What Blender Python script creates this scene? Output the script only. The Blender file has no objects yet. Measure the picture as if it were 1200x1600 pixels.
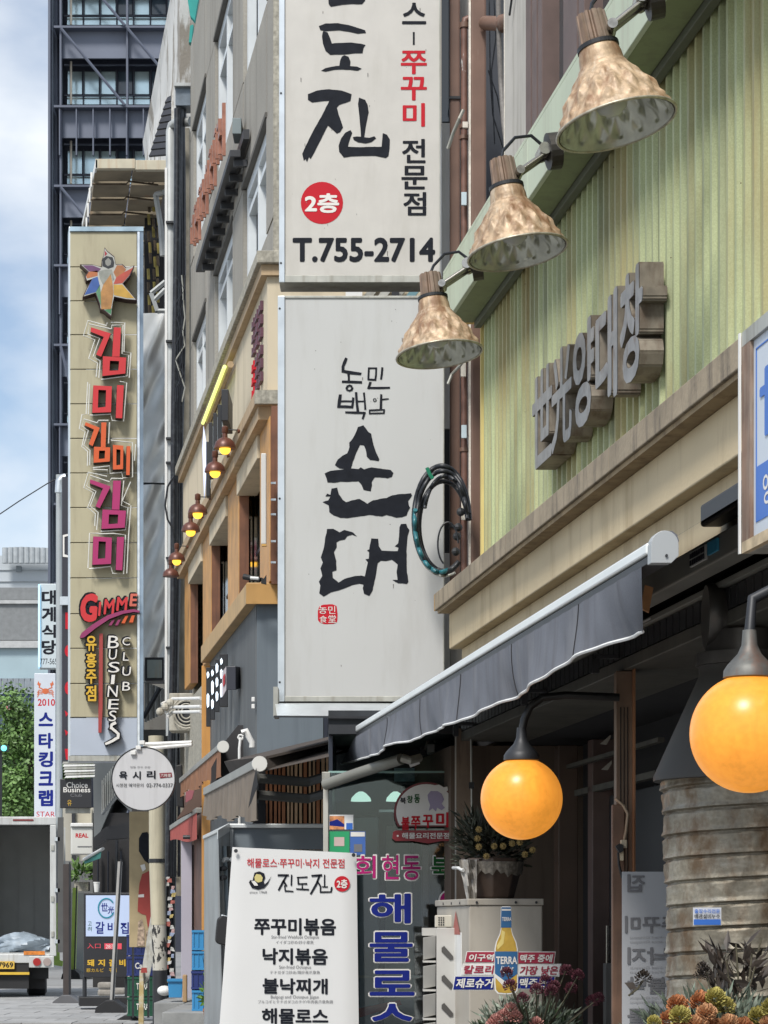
import bpy, bmesh, math, random
from mathutils import Vector, Matrix
R = math.radians
random.seed(7)
scene = bpy.context.scene
COL = scene.collection

# ------------------------------------------------------------------ camera, light, exposure
EYE = 1.2
F = 3600.0
cam_d = bpy.data.cameras.new('camera')
cam = bpy.data.objects.new('camera', cam_d)
COL.objects.link(cam)
cam.location = (0, 0, EYE)
cam.rotation_euler = (R(90), 0, 0)
cam_d.sensor_fit = 'HORIZONTAL'
cam_d.sensor_width = 36
cam_d.lens = 108
cam_d.shift_y = 640 / 1200
cam_d.clip_end = 2000
scene.camera = cam

SUN_EL, SUN_AZ = 52, 205      # azimuth clockwise from +Y (behind the camera, a little to the left)
world = bpy.data.worlds.new('World')
scene.world = world
world.use_nodes = True
wn, wl = world.node_tree.nodes, world.node_tree.links
wn.clear()
w_out = wn.new('ShaderNodeOutputWorld')
w_bg = wn.new('ShaderNodeBackground')
w_sky = wn.new('ShaderNodeTexSky')
w_sky.sky_type = 'NISHITA'
w_sky.sun_disc = False
w_sky.sun_elevation = R(SUN_EL)
w_sky.sun_rotation = R(SUN_AZ)
w_tc = wn.new('ShaderNodeTexCoord')
w_map = wn.new('ShaderNodeMapping')
w_map.inputs['Scale'].default_value = (5.0, 5.0, 9.0)
w_map.inputs['Location'].default_value = (0.9, 0.2, 0.35)
w_noise = wn.new('ShaderNodeTexNoise')
w_noise.inputs['Scale'].default_value = 1.0
w_noise.inputs['Detail'].default_value = 7
w_noise.inputs['Roughness'].default_value = 0.48
w_ramp = wn.new('ShaderNodeValToRGB')
w_ramp.color_ramp.elements[0].position = 0.42
w_ramp.color_ramp.elements[1].position = 0.60
w_ramp.color_ramp.elements[0].color = (0.12, 0.12, 0.12, 1)
w_mix = wn.new('ShaderNodeMixRGB')
w_mix.inputs['Color2'].default_value = (6.4, 6.75, 7.15, 1)
wl.new(w_tc.outputs['Generated'], w_map.inputs['Vector'])
wl.new(w_map.outputs['Vector'], w_noise.inputs['Vector'])
wl.new(w_noise.outputs['Fac'], w_ramp.inputs['Fac'])
wl.new(w_ramp.outputs['Color'], w_mix.inputs['Fac'])
wl.new(w_sky.outputs['Color'], w_mix.inputs['Color1'])
wl.new(w_mix.outputs['Color'], w_bg.inputs['Color'])
w_bg.inputs['Strength'].default_value = 0.092
wl.new(w_bg.outputs['Background'], w_out.inputs['Surface'])

sun_d = bpy.data.lights.new('sun', 'SUN')
sun = bpy.data.objects.new('sun', sun_d)
COL.objects.link(sun)
sun_d.energy = 2.3
sun_d.angle = R(14)
sun_d.color = (1.0, 0.96, 0.9)
_sd = Vector((math.sin(R(SUN_AZ)) * math.cos(R(SUN_EL)), math.cos(R(SUN_AZ)) * math.cos(R(SUN_EL)), math.sin(R(SUN_EL))))
sun.rotation_euler = _sd.to_track_quat('Z', 'Y').to_euler()

scene.view_settings.view_transform = 'Standard'
scene.view_settings.look = 'None'
scene.view_settings.gamma = 1
scene.view_settings.use_curve_mapping = False
scene.view_settings.exposure = 0.72
scene.cycles.max_bounces = 8
scene.cycles.transparent_max_bounces = 12
scene.cycles.caustics_reflective = False
scene.cycles.caustics_refractive = False

# ------------------------------------------------------------------ coordinates
KN, KM = 0.1472, 0.1653

def P(px, py, Y):            # the point at depth Y seen at photo pixel (px, py)
    return Vector(((px - 600) / F * Y, Y, EYE + (1440 - py) / F * Y))

def N(s, y, h):              # near row of buildings: s across the street, y along it, h above the eye
    return Vector((s - KN * y, y, EYE + h))

def M(s, y, h):              # middle and far row, turned slightly
    return Vector((s - KM * y, y, EYE + h))

# ------------------------------------------------------------------ materials
MATS = {}

def mat(name, col, rough=0.6, metal=0.0, var=0.12, scale=3.0, bump=0.0, bscale=40.0,
        stain=None, stain_amt=0.5, stain_scale=(14, 14, 0.9), stain_pos=(0.5, 0.68), spec=0.5, emit=None, emit_s=0.0, emit_tex=False, rand=False, streak=None, streak_amt=.5, streak_scale=(9, 9, .5), streak_pos=(.52, .66),
        coord='Object', fine=0.0, fine_scale=120):
    if name in MATS:
        return MATS[name]
    m = bpy.data.materials.new(name)
    m.use_nodes = True
    n, l = m.node_tree.nodes, m.node_tree.links
    b = n['Principled BSDF']
    b.inputs['Roughness'].default_value = rough
    b.inputs['Metallic'].default_value = metal
    b.inputs['Specular IOR Level'].default_value = spec
    tc = n.new('ShaderNodeNewGeometry') if coord == 'World' else n.new('ShaderNodeTexCoord')
    vec = tc.outputs['Position'] if coord == 'World' else tc.outputs['Object']
    if rand:
        oi = n.new('ShaderNodeObjectInfo'); ml = n.new('ShaderNodeVectorMath'); ml.operation = 'SCALE'; ml.inputs[0].default_value = (7, 11, 5)
        l.new(oi.outputs['Random'], ml.inputs['Scale'])
        ad_ = n.new('ShaderNodeVectorMath'); l.new(vec, ad_.inputs[0]); l.new(ml.outputs[0], ad_.inputs[1]); vec = ad_.outputs[0]
    no = n.new('ShaderNodeTexNoise')
    no.inputs['Scale'].default_value = scale
    no.inputs['Detail'].default_value = 6
    l.new(vec, no.inputs['Vector'])
    rp = n.new('ShaderNodeMapRange')
    rp.inputs[1].default_value = 0.3
    rp.inputs[2].default_value = 0.7
    rp.inputs[3].default_value = 1 - var
    rp.inputs[4].default_value = 1 + var
    l.new(no.outputs['Fac'], rp.inputs[0])
    mul = n.new('ShaderNodeVectorMath')
    mul.operation = 'SCALE'
    mul.inputs[0].default_value = col[:3]
    l.new(rp.outputs[0], mul.inputs['Scale'])
    cur = mul.outputs[0]
    if fine:
        f = n.new('ShaderNodeTexNoise'); f.inputs['Scale'].default_value = fine_scale; f.inputs['Detail'].default_value = 3
        l.new(vec, f.inputs['Vector'])
        fr = n.new('ShaderNodeMapRange'); fr.inputs[1].default_value = .35; fr.inputs[2].default_value = .65
        fr.inputs[3].default_value = 1 - fine; fr.inputs[4].default_value = 1 + fine
        l.new(f.outputs['Fac'], fr.inputs[0])
        m2 = n.new('ShaderNodeVectorMath'); m2.operation = 'SCALE'
        l.new(cur, m2.inputs[0]); l.new(fr.outputs[0], m2.inputs['Scale'])
        cur = m2.outputs[0]
    if streak is not None:
        mp = n.new('ShaderNodeMapping'); mp.inputs['Scale'].default_value = streak_scale
        mp.inputs['Location'].default_value = (3.1, 1.7, 5.3)
        l.new(vec, mp.inputs['Vector'])
        s = n.new('ShaderNodeTexNoise'); s.inputs['Scale'].default_value = 1; s.inputs['Detail'].default_value = 9; s.inputs['Roughness'].default_value = .6
        l.new(mp.outputs[0], s.inputs['Vector'])
        sr = n.new('ShaderNodeMapRange'); sr.inputs[1].default_value = streak_pos[0]; sr.inputs[2].default_value = streak_pos[1]; sr.inputs[3].default_value = 0; sr.inputs[4].default_value = streak_amt
        l.new(s.outputs['Fac'], sr.inputs[0])
        mx = n.new('ShaderNodeMixRGB'); mx.inputs['Color2'].default_value = (*streak[:3], 1)
        l.new(sr.outputs[0], mx.inputs['Fac']); l.new(cur, mx.inputs['Color1']); cur = mx.outputs[0]
    if stain is not None:
        mp = n.new('ShaderNodeMapping')
        mp.inputs['Scale'].default_value = stain_scale
        l.new(vec, mp.inputs['Vector'])
        s = n.new('ShaderNodeTexNoise')
        s.inputs['Scale'].default_value = 1
        s.inputs['Detail'].default_value = 8
        s.inputs['Roughness'].default_value = 0.65
        l.new(mp.outputs[0], s.inputs['Vector'])
        sr = n.new('ShaderNodeMapRange')
        sr.inputs[1].default_value = stain_pos[0]
        sr.inputs[2].default_value = stain_pos[1]
        sr.inputs[3].default_value = 0
        sr.inputs[4].default_value = stain_amt
        l.new(s.outputs['Fac'], sr.inputs[0])
        mx = n.new('ShaderNodeMixRGB')
        mx.inputs['Color2'].default_value = (*stain[:3], 1)
        l.new(sr.outputs[0], mx.inputs['Fac'])
        l.new(cur, mx.inputs['Color1'])
        cur = mx.outputs[0]
    l.new(cur, b.inputs['Base Color'])
    if bump:
        bn = n.new('ShaderNodeTexNoise')
        bn.inputs['Scale'].default_value = bscale
        bn.inputs['Detail'].default_value = 5
        l.new(vec, bn.inputs['Vector'])
        bp = n.new('ShaderNodeBump')
        bp.inputs['Strength'].default_value = bump
        bp.inputs['Distance'].default_value = 0.01
        l.new(bn.outputs['Fac'], bp.inputs['Height'])
        l.new(bp.outputs[0], b.inputs['Normal'])
    if emit is not None:
        b.inputs['Emission Color'].default_value = (*emit, 1)
        b.inputs['Emission Strength'].default_value = emit_s
        if emit_tex:
            l.new(cur, b.inputs['Emission Color'])
    MATS[name] = m
    return m

def glass_mat(name, tint, transp=0.6, rough=0.03):
    m = bpy.data.materials.new(name)
    m.use_nodes = True
    n, l = m.node_tree.nodes, m.node_tree.links
    n.clear()
    o = n.new('ShaderNodeOutputMaterial')
    t = n.new('ShaderNodeBsdfTransparent'); t.inputs[0].default_value = (*tint, 1)
    g = n.new('ShaderNodeBsdfGlossy'); g.inputs['Roughness'].default_value = rough
    g.inputs[0].default_value = (0.9, 0.95, 1, 1)
    fr = n.new('ShaderNodeFresnel'); fr.inputs[0].default_value = 1.5
    ad = n.new('ShaderNodeMath'); ad.operation = 'ADD'; ad.inputs[1].default_value = 1 - transp
    ad.use_clamp = True
    l.new(fr.outputs[0], ad.inputs[0])
    mx = n.new('ShaderNodeMixShader')
    l.new(ad.outputs[0], mx.inputs[0]); l.new(t.outputs[0], mx.inputs[1]); l.new(g.outputs[0], mx.inputs[2])
    l.new(mx.outputs[0], o.inputs[0])
    MATS[name] = m
    return m

def leaf_mat(name, col, var=0.5):
    m = mat(name, col, 0.55, var=var, scale=2.5)
    return m

# palette
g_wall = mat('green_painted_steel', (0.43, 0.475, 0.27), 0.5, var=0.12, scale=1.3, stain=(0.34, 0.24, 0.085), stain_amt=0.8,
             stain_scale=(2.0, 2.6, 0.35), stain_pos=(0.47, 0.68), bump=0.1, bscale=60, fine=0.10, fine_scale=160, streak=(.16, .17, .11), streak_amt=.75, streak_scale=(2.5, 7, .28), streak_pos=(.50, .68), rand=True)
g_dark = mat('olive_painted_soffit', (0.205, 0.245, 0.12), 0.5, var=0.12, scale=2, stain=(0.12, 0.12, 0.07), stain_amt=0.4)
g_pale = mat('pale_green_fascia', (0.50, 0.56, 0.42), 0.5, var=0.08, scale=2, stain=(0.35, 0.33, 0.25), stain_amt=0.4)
cream = mat('cream_render', (0.64, 0.52, 0.33), 0.75, var=0.08, scale=1.5, stain=(0.38, 0.27, 0.14), stain_amt=0.55,
            stain_scale=(5, 5, 0.8), bump=0.15)
ledge_m = mat('weathered_ledge', (0.33, 0.27, 0.19), 0.8, var=0.2, scale=4, stain=(0.11, 0.09, 0.07), stain_amt=0.8,
              stain_scale=(12, 12, 2), bump=0.3)
ledge_end = mat('rust_stained_ledge_end', (0.40, 0.24, 0.09), 0.8, var=0.25, scale=9, bump=0.3)
grey_conc = mat('grey_concrete_panel', (0.30, 0.285, 0.25), 0.85, var=0.1, scale=1.2, stain=(0.16, 0.15, 0.13), stain_amt=0.55,
                stain_scale=(3.5, 3.5, 0.35), bump=0.3, coord='World', fine=0.06, fine_scale=60)
conc = mat('speckled_concrete', (0.36, 0.34, 0.28), 0.9, var=0.3, scale=30, stain=(0.15, 0.14, 0.12), stain_amt=0.5, bump=0.5)
cream2 = mat('pale_cream_plaster', (0.60, 0.52, 0.38), 0.85, var=0.07, scale=1.5, stain=(0.33, 0.28, 0.19), stain_amt=0.5,
             stain_scale=(4, 4, 0.7))
tan = mat('tan_painted_ledge', (0.44, 0.32, 0.19), 0.7, var=0.12, scale=4, stain=(0.25, 0.17, 0.09), stain_amt=0.5)
owood = mat('orange_stained_wood', (0.52, 0.27, 0.075), 0.5, var=0.2, scale=5, stain=(0.30, 0.13, 0.035), stain_amt=0.6,
            stain_scale=(40, 40, 1.5), bump=0.1)
bwood = mat('brown_stained_wood', (0.17, 0.07, 0.035), 0.5, var=0.3, scale=5, stain=(0.07, 0.03, 0.02), stain_amt=0.6,
            stain_scale=(40, 40, 1.5))
pipe_m = mat('brown_painted_downpipe', (0.165, 0.095, 0.068), 0.5, var=0.15, scale=5, stain=(0.28, 0.2, 0.16), stain_amt=0.4,
             stain_scale=(20, 20, 4), stain_pos=(0.6, 0.7))
pipe_edge = mat('flaking_white_paint', (0.7, 0.66, 0.58), 0.7, var=0.2, scale=30)
sign_face = mat('off_white_sign_acrylic', (0.55, 0.53, 0.49), 0.45, var=0.03, scale=1.2, stain=(0.40, 0.38, 0.33), stain_amt=0.3,
                stain_scale=(6, 6, 1), fine=0.03, fine_scale=8)
sign_face2 = mat('grey_white_sign_acrylic', (0.52, 0.525, 0.515), 0.45, var=0.03, scale=1.2, stain=(0.38, 0.37, 0.34), stain_amt=0.3,
                 stain_scale=(6, 6, 1))
alu = mat('brushed_aluminium', (0.62, 0.66, 0.68), 0.35, 0.75, var=0.1, scale=8)
alu_d = mat('dull_aluminium_trim', (0.42, 0.42, 0.38), 0.5, 0.4, var=0.15, scale=10, stain=(0.2, 0.17, 0.12), stain_amt=0.5)
white = mat('white_paint', (0.75, 0.75, 0.73), 0.5, var=0.05, scale=5, stain=(0.4, 0.37, 0.3), stain_amt=0.35)
ink = mat('black_sign_ink', (0.014, 0.016, 0.022), 0.6, var=0.2, scale=20, spec=.12)
red_ink = mat('red_sign_ink', (0.50, 0.018, 0.03), 0.6, var=0.05, spec=.15)
white_ink = mat('white_sign_ink', (0.72, 0.7, 0.66), 0.5, var=0.03)
navy_ink = mat('navy_vinyl', (0.012, 0.022, 0.19), 0.6, var=0.05, spec=.12)
magenta_ink = mat('magenta_vinyl', (0.40, 0.02, 0.15), 0.6, var=0.05, spec=.12)
green_ink = mat('green_vinyl', (0.01, 0.09, 0.02), 0.6, var=0.05, spec=.12)
grey_ink = mat('grey_print', (0.16, 0.16, 0.17), 0.5, var=0.05)
steel = mat('pitted_letter_steel', (0.30, 0.29, 0.28), 0.42, 0.55, var=0.2, scale=14, stain=(0.15, 0.09, 0.055), stain_amt=0.7,
            stain_scale=(18, 18, 8), stain_pos=(0.55, 0.7))
steel_side = mat('stained_letter_return', (0.19, 0.165, 0.13), 0.6, 0.3, var=0.25, scale=14, stain=(0.085, 0.055, 0.035), stain_amt=0.8,
                 stain_scale=(14, 14, 5), stain_pos=(0.45, 0.65))
awn = mat('slate_grey_canvas', (0.145, 0.155, 0.18), 0.9, var=0.10, scale=3, bump=0.25, bscale=500, stain=(0.24, 0.24, 0.25),
          stain_amt=0.35, stain_scale=(7, 7, 1.5), fine=.08, fine_scale=260, streak=(.09, .09, .10), streak_amt=.5)
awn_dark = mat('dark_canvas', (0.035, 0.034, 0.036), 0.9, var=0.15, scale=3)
awn_brown = mat('brown_canvas', (0.062, 0.05, 0.042), 0.9, var=0.15, scale=3)
taupe = mat('taupe_canvas', (0.20, 0.165, 0.13), 0.9, var=0.12, scale=6, stain=(0.12, 0.095, 0.075), stain_amt=0.6, stain_scale=(25, 25, 3))
rust_canvas = mat('orange_brown_canvas', (0.26, 0.12, 0.06), 0.9, var=0.2, scale=8)
red_canvas = mat('red_canvas', (0.38, 0.075, 0.06), 0.85, var=0.12, scale=6)
dark = mat('charcoal_metal', (0.028, 0.03, 0.034), 0.5, 0.2, var=0.2, scale=5)
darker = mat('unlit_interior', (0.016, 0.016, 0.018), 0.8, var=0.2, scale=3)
door_m = mat('blue_black_door', (0.02, 0.024, 0.03), 0.45, 0.1, var=0.15, scale=3)
beam_m = mat('olive_grey_beam', (0.085, 0.082, 0.068), 0.6, 0.1, var=0.2, scale=5, stain=(0.04, 0.035, 0.03), stain_amt=0.6)
post_m = mat('brown_grey_post', (0.205, 0.145, 0.10), 0.55, var=0.2, scale=6, stain=(0.09, 0.05, 0.03), stain_amt=0.7,
             stain_scale=(20, 20, 2))
grey_box = mat('grey_metal_housing', (0.22, 0.215, 0.19), 0.5, 0.2, var=0.1, scale=5)
alcove = mat('brown_plaster', (0.13, 0.095, 0.07), 0.85, var=0.1, scale=2, stain=(0.07, 0.05, 0.04), stain_amt=0.5)
rust_lamp = mat('rusty_enamel', (0.46, 0.335, 0.215), 0.5, 0.1, var=0.25, scale=9, stain=(0.20, 0.10, 0.045), stain_amt=0.85,
                stain_scale=(18, 18, 3.2), stain_pos=(0.44, 0.62), bump=0.3, bscale=35, fine=0.22, fine_scale=45, rand=True,
                streak=(.60, .52, .40), streak_amt=.45, streak_scale=(30, 30, 5), streak_pos=(.55, .63))
lamp_in = mat('reflector_enamel', (0.52, 0.53, 0.46), 0.25, 0.6, var=0.3, scale=11)
fluted = mat('brown_fluted_housing', (0.20, 0.135, 0.095), 0.55, 0.2, var=0.3, scale=20, stain=(0.32, 0.28, 0.22), stain_amt=0.6)
chrome = mat('pitted_chrome', (0.42, 0.40, 0.36), 0.25, 0.9, var=0.3, scale=30, stain=(0.15, 0.12, 0.09), stain_amt=0.6, stain_scale=(30, 30, 30))
globe_m = mat('amber_glass_globe', (0.60, 0.225, 0.028), 0.3, var=0.12, scale=5, stain=(0.36, 0.12, 0.012), stain_amt=0.3,
              stain_scale=(20, 20, 4), stain_pos=(.52, .72), fine=.05, fine_scale=60, emit=(1.0, 0.36, 0.035), emit_s=0.62, spec=0.35, emit_tex=True)
zinc = mat('galvanised_duct', (0.25, 0.225, 0.175), 0.5, 0.4, var=0.35, scale=7, stain=(0.13, 0.075, 0.035), stain_amt=0.85,
           stain_scale=(9, 9, 5), stain_pos=(0.46, 0.64), streak=(.42, .40, .35), streak_amt=.5, streak_scale=(6, 6, 22), streak_pos=(.54, .66), bump=.5, bscale=26, fine=.12, fine_scale=70)
glass_dark = mat('dark_window_glass', (0.03, 0.045, 0.055), 0.06, 0.0, var=0.3, scale=1.2, spec=1.0)
glass_blue = mat('blue_window_glass', (0.18, 0.32, 0.36), 0.08, 0.0, var=0.2, scale=0.6, spec=1.0)
frame_brown = mat('brown_window_frame', (0.11, 0.07, 0.06), 0.5, var=0.15, scale=8)
frame_dark = mat('blue_black_window_frame', (0.03, 0.035, 0.05), 0.4, 0.3, var=0.15)
rubber = mat('black_rubber', (0.012, 0.012, 0.013), 0.6, var=0.2)
cable_m = mat('black_cable', (0.010, 0.012, 0.017), 0.45, var=0.3, scale=20, stain=(0.07, 0.08, 0.09), stain_amt=0.5, stain_scale=(15, 15, 15))
teal_m = mat('teal_cable', (0.02, 0.14, 0.17), 0.4, var=0.3, scale=12)

# ------------------------------------------------------------------ builders
class B:
    def __init__(s):
        s.v, s.f = [], []

    def add(s, vs, fs):
        o = len(s.v)
        s.v += [Vector(v) for v in vs]
        s.f += [tuple(i + o for i in f) for f in fs]
        return s

    def hexa(s, c):          # 8 corners: bottom loop 0-3, top loop 4-7
        return s.add(c, [(0, 1, 2, 3), (4, 7, 6, 5), (0, 4, 5, 1), (1, 5, 6, 2), (2, 6, 7, 3), (3, 7, 4, 0)])

    def box(s, x0, x1, y0, y1, z0, z1):
        return s.hexa([(x0, y0, z0), (x1, y0, z0), (x1, y1, z0), (x0, y1, z0), (x0, y0, z1), (x1, y0, z1), (x1, y1, z1), (x0, y1, z1)])

    def fbox(s, fr, s0, s1, y0, y1, h0, h1):
        return s.hexa([fr(s0, y0, h0), fr(s1, y0, h0), fr(s1, y1, h0), fr(s0, y1, h0), fr(s0, y0, h1), fr(s1, y0, h1), fr(s1, y1, h1), fr(s0, y1, h1)])

    def pbox(s, x0, y0, x1, y1, Y, d):    # pixel box whose face stands at depth Y, d deep
        a, b = P(x0, y1, Y), P(x1, y0, Y)
        return s.box(a.x, b.x, Y, Y + d, a.z, b.z)

    def prism(s, front, n):              # polygon points, extruded along vector n
        k = len(front)
        n = Vector(n)
        back = [Vector(p) + n for p in front]
        s.add(list(front) + back, [tuple(range(k)), tuple(range(2 * k - 1, k - 1, -1))] +
              [(i, i + k, (i + 1) % k + k, (i + 1) % k) for i in range(k)])
        return s

    def ppoly(s, pts, Y, d):
        return s.prism([P(x, y, Y) for x, y in pts], (0, d, 0))

    def tube(s, pts, r, n=8, r1=None, closed=False):
        pts = [Vector(p) for p in pts]
        k = len(pts)
        r1 = r if r1 is None else r1
        vs, fs = [], []
        up0 = None
        for i, p in enumerate(pts):
            if closed:
                d = pts[(i + 1) % k] - pts[i - 1]
            else:
                d = pts[min(i + 1, k - 1)] - pts[max(i - 1, 0)]
            d.normalize()
            if up0 is None:
                up0 = Vector((0, 0, 1)) if abs(d.z) < 0.9 else Vector((1, 0, 0))
            a = d.cross(up0)
            if a.length < 1e-4:
                a = d.cross(Vector((0, 1, 0)))
            a.normalize()
            b = a.cross(d)
            up0 = b
            rr = r + (r1 - r) * i / max(1, k - 1)
            for j in range(n):
                t = 2 * math.pi * j / n
                vs.append(p + a * math.cos(t) * rr + b * math.sin(t) * rr)
        m = k if closed else k - 1
        for i in range(m):
            for j in range(n):
                q = ((i + 1) % k) * n
                fs.append((i * n + j, i * n + (j + 1) % n, q + (j + 1) % n, q + j))
        if not closed:
            fs.append(tuple(range(n - 1, -1, -1)))
            fs.append(tuple((k - 1) * n + j for j in range(n)))
        return s.add(vs, fs)

    def lathe(s, c, prof, n=32, axis='Z', disp=None, closed_ends=True):
        c = Vector(c)
        vs, fs = [], []
        for i, (r, z) in enumerate(prof):
            for j in range(n):
                t = 2 * math.pi * j / n
                rr = r + (disp(i / (len(prof) - 1), t) if disp else 0)
                if axis == 'Z':
                    vs.append(c + Vector((rr * math.cos(t), rr * math.sin(t), z)))
                elif axis == 'Y':
                    vs.append(c + Vector((rr * math.cos(t), z, rr * math.sin(t))))
                else:
                    vs.append(c + Vector((z, rr * math.cos(t), rr * math.sin(t))))
        k = len(prof)
        for i in range(k - 1):
            for j in range(n):
                fs.append((i * n + j, i * n + (j + 1) % n, (i + 1) * n + (j + 1) % n, (i + 1) * n + j))
        if closed_ends:
            fs.append(tuple(range(n - 1, -1, -1)))
            fs.append(tuple((k - 1) * n + j for j in range(n)))
        return s.add(vs, fs)

    def ball(s, c, r, n=12, m=8, sz=1.0):
        prof = []
        for i in range(m + 1):
            a = -math.pi / 2 + math.pi * i / m
            prof.append((max(1e-4, r * math.cos(a)), r * sz * math.sin(a)))
        return s.lathe(c, prof, n)

    def build(s, name, m, parent=None, smooth=False, bevel=0.0, local=False, tri=True, fix=True):
        me = bpy.data.meshes.new(name)
        off = Vector((0, 0, 0))
        if parent is not None and not local:
            p = parent
            while p is not None:
                off += p.location
                p = p.parent
        me.from_pydata([tuple(v - off) for v in s.v], [], s.f)
        if fix:
            bm = bmesh.new()
            bm.from_mesh(me)
            big = [f for f in bm.faces if len(f.verts) > 4]
            bmesh.ops.recalc_face_normals(bm, faces=bm.faces)
            if big:
                bmesh.ops.triangulate(bm, faces=big)
            bm.to_mesh(me)
            bm.free()
        me.materials.append(m)
        if smooth:
            for f in me.polygons:
                f.use_smooth = True
        o = bpy.data.objects.new(name, me)
        COL.objects.link(o)
        if parent is not None:
            o.parent = parent
        if bevel:
            md = o.modifiers.new('bevel', 'BEVEL')
            md.width = bevel
            md.segments = 2
            md.limit_method = 'ANGLE'
        elif smooth:
            try:
                md = o.modifiers.new('split', 'EDGE_SPLIT')
                md.split_angle = R(50)
            except Exception:
                pass
        return o

def thing(name, label, cat, loc=(0, 0, 0), group=None, kind=None):
    o = bpy.data.objects.new(name, None)
    o.empty_display_size = 0.1
    COL.objects.link(o)
    o.location = loc
    o['label'] = label
    o['category'] = cat
    if group:
        o['group'] = group
    if kind:
        o['kind'] = kind
    return o

def tag(o, label, cat, group=None, kind=None):
    o['label'] = label
    o['category'] = cat
    if group:
        o['group'] = group
    if kind:
        o['kind'] = kind
    return o

def struct(o, label=None):
    o['kind'] = 'structure'
    if label:
        o['label'] = label
    return o

def copy_tree(o, parent=None):
    c = o.copy()
    COL.objects.link(c)
    if parent is not None:
        c.parent = parent
    for ch in [x for x in o.children]:
        copy_tree(ch, c)
    return c

# ------------------------------------------------------------------ lettering
_glyph = {}

def glyphs(body, bold=0.0, extr=0.0, space=1.0):
    key = (body, bold, space)
    if key in _glyph:
        return _glyph[key]
    c = bpy.data.curves.new('text', 'FONT')
    c.body = body
    c.size = 1
    c.offset = bold
    c.space_character = space
    c.resolution_u = 3
    o = bpy.data.objects.new('text', c)
    COL.objects.link(o)
    bpy.context.view_layer.update()
    dg = bpy.context.evaluated_depsgraph_get()
    me = o.evaluated_get(dg).to_mesh()
    vs = [(v.co.x, v.co.y) for v in me.vertices]
    fs = [tuple(p.vertices) for p in me.polygons]
    o.evaluated_get(dg).to_mesh_clear()
    bpy.data.objects.remove(o)
    bpy.data.curves.remove(c)
    x0, x1 = min(v[0] for v in vs), max(v[0] for v in vs)
    y0, y1 = min(v[1] for v in vs), max(v[1] for v in vs)
    w, h = max(1e-6, x1 - x0), max(1e-6, y1 - y0)
    _gsize[key] = (w, h)
    _glyph[key] = ([((x - x0) / w, (y - y0) / h) for x, y in vs], fs)
    return _glyph[key]

def glyph_size(body, space=1.0):
    glyphs(body, 0.0, space=space)
    return _gsize[(body, 0.0, space)]

_gsize = {}

def text_into(b, body, O, U, V, Nn, depth=0.0, bold=0.0, space=1.0, fx=False, grow=0.0):
    """glyphs of body fitted into the parallelogram O, U, V; Nn points out of the sign.
    Heavy weights are laid up from shifted copies of the light face (fonts offset badly)."""
    if bold > .021:
        O, U, V, Nn = Vector(O), Vector(U), Vector(V), Vector(Nn)
        w, h = glyph_size(body, space)
        bx_, by_ = bold / w, bold / h
        bx_ = min(bx_, .2); by_ = min(by_, .2)
        U2, V2 = U * (1 - 2 * bx_), V * (1 - 2 * by_)
        n = 8
        for i in range(n + 1):
            ca, sa = (0, 0) if i == n else (math.cos(2 * math.pi * (i + .5) / n), math.sin(2 * math.pi * (i + .5) / n))
            if i < n:
                q = max(abs(ca), abs(sa)); ca, sa = ca / q * (.97 - .035 * i), sa / q * (.97 - .035 * i)
            text_into(b, body, O + U * (bx_ + bx_ * ca) + V * (by_ + by_ * sa), U2, V2, Nn, depth + i * 2e-5, 0, space, fx)
        return
    vs, fs = glyphs(body, bold, space=space)
    O, U, V, Nn = Vector(O), Vector(U), Vector(V), Vector(Nn)
    if fx:
        O = O + U; U = -U
    front = [O + U * u + V * v + Nn * depth for u, v in vs]
    if depth <= 0.0035:
        b.add(front, fs)
        return
    k = len(front)
    back = [O + U * u + V * v for u, v in vs]
    edges = {}
    for f in fs:
        for i in range(len(f)):
            a, c = f[i], f[(i + 1) % len(f)]
            if (c, a) in edges:
                edges[(c, a)] = None
            else:
                edges[(a, c)] = 1
    side = [(a, c, c + k, a + k) for (a, c), ok in edges.items() if ok and edges.get((a, c))]
    b.add(front + back, fs + [tuple(i + k for i in reversed(f)) for f in fs] + side)

def ptext(body, box, Y, m, parent, bold=0.0, depth=0.0006, name='lettering', gap=0.0008, skew=0.0, fx=False, rise=0.0, space=1.0):
    """text on a plane facing the camera at depth Y, fitted to a pixel box"""
    x0, y0, x1, y1 = box
    yy = Y - gap
    O = P(x0, y1, yy)
    U = P(x1, y1 - rise, yy) - O
    V = P(x0 + skew, y0, yy) - O
    b = B()
    text_into(b, body, O, U, V, (0, -1, 0), depth, bold, fx=fx, space=space)
    return b.build(name, m, parent, fix=False)

def pvert(chars, boxes, Y, m, parent, **k):
    for c, bx in zip(chars, boxes):
        ptext(c, bx, Y, m, parent, **k)

def zpts(pts, ox, oy, sc):
    return [(ox + x / sc, oy + y / sc) for x, y in pts]

def stroke(pts, w, close=False):
    """a polyline of width w as small polygons (pixel space)"""
    out = []
    for (x0, y0), (x1, y1) in zip(pts[:-1], pts[1:]):
        dx, dy = x1 - x0, y1 - y0
        L = math.hypot(dx, dy) or 1
        nx, ny = -dy / L * w / 2, dx / L * w / 2
        ex, ey = dx / L * w * 0.4, dy / L * w * 0.4
        j = lambda: random.uniform(-.12, .12) * w
        out.append([(x0 - ex + nx + j(), y0 - ey + ny + j()), ((x0 + x1) / 2 + nx + j(), (y0 + y1) / 2 + ny + j()), (x1 + ex + nx + j(), y1 + ey + ny + j()),
                    (x1 + ex - nx + j(), y1 + ey - ny + j()), ((x0 + x1) / 2 - nx + j(), (y0 + y1) / 2 - ny + j()), (x0 - ex - nx + j(), y0 - ey - ny + j())])
    return out

def flat_poly(b, pts, Y):
    b.add([P(x, y, Y) for x, y in pts], [tuple(range(len(pts)))])

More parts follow.
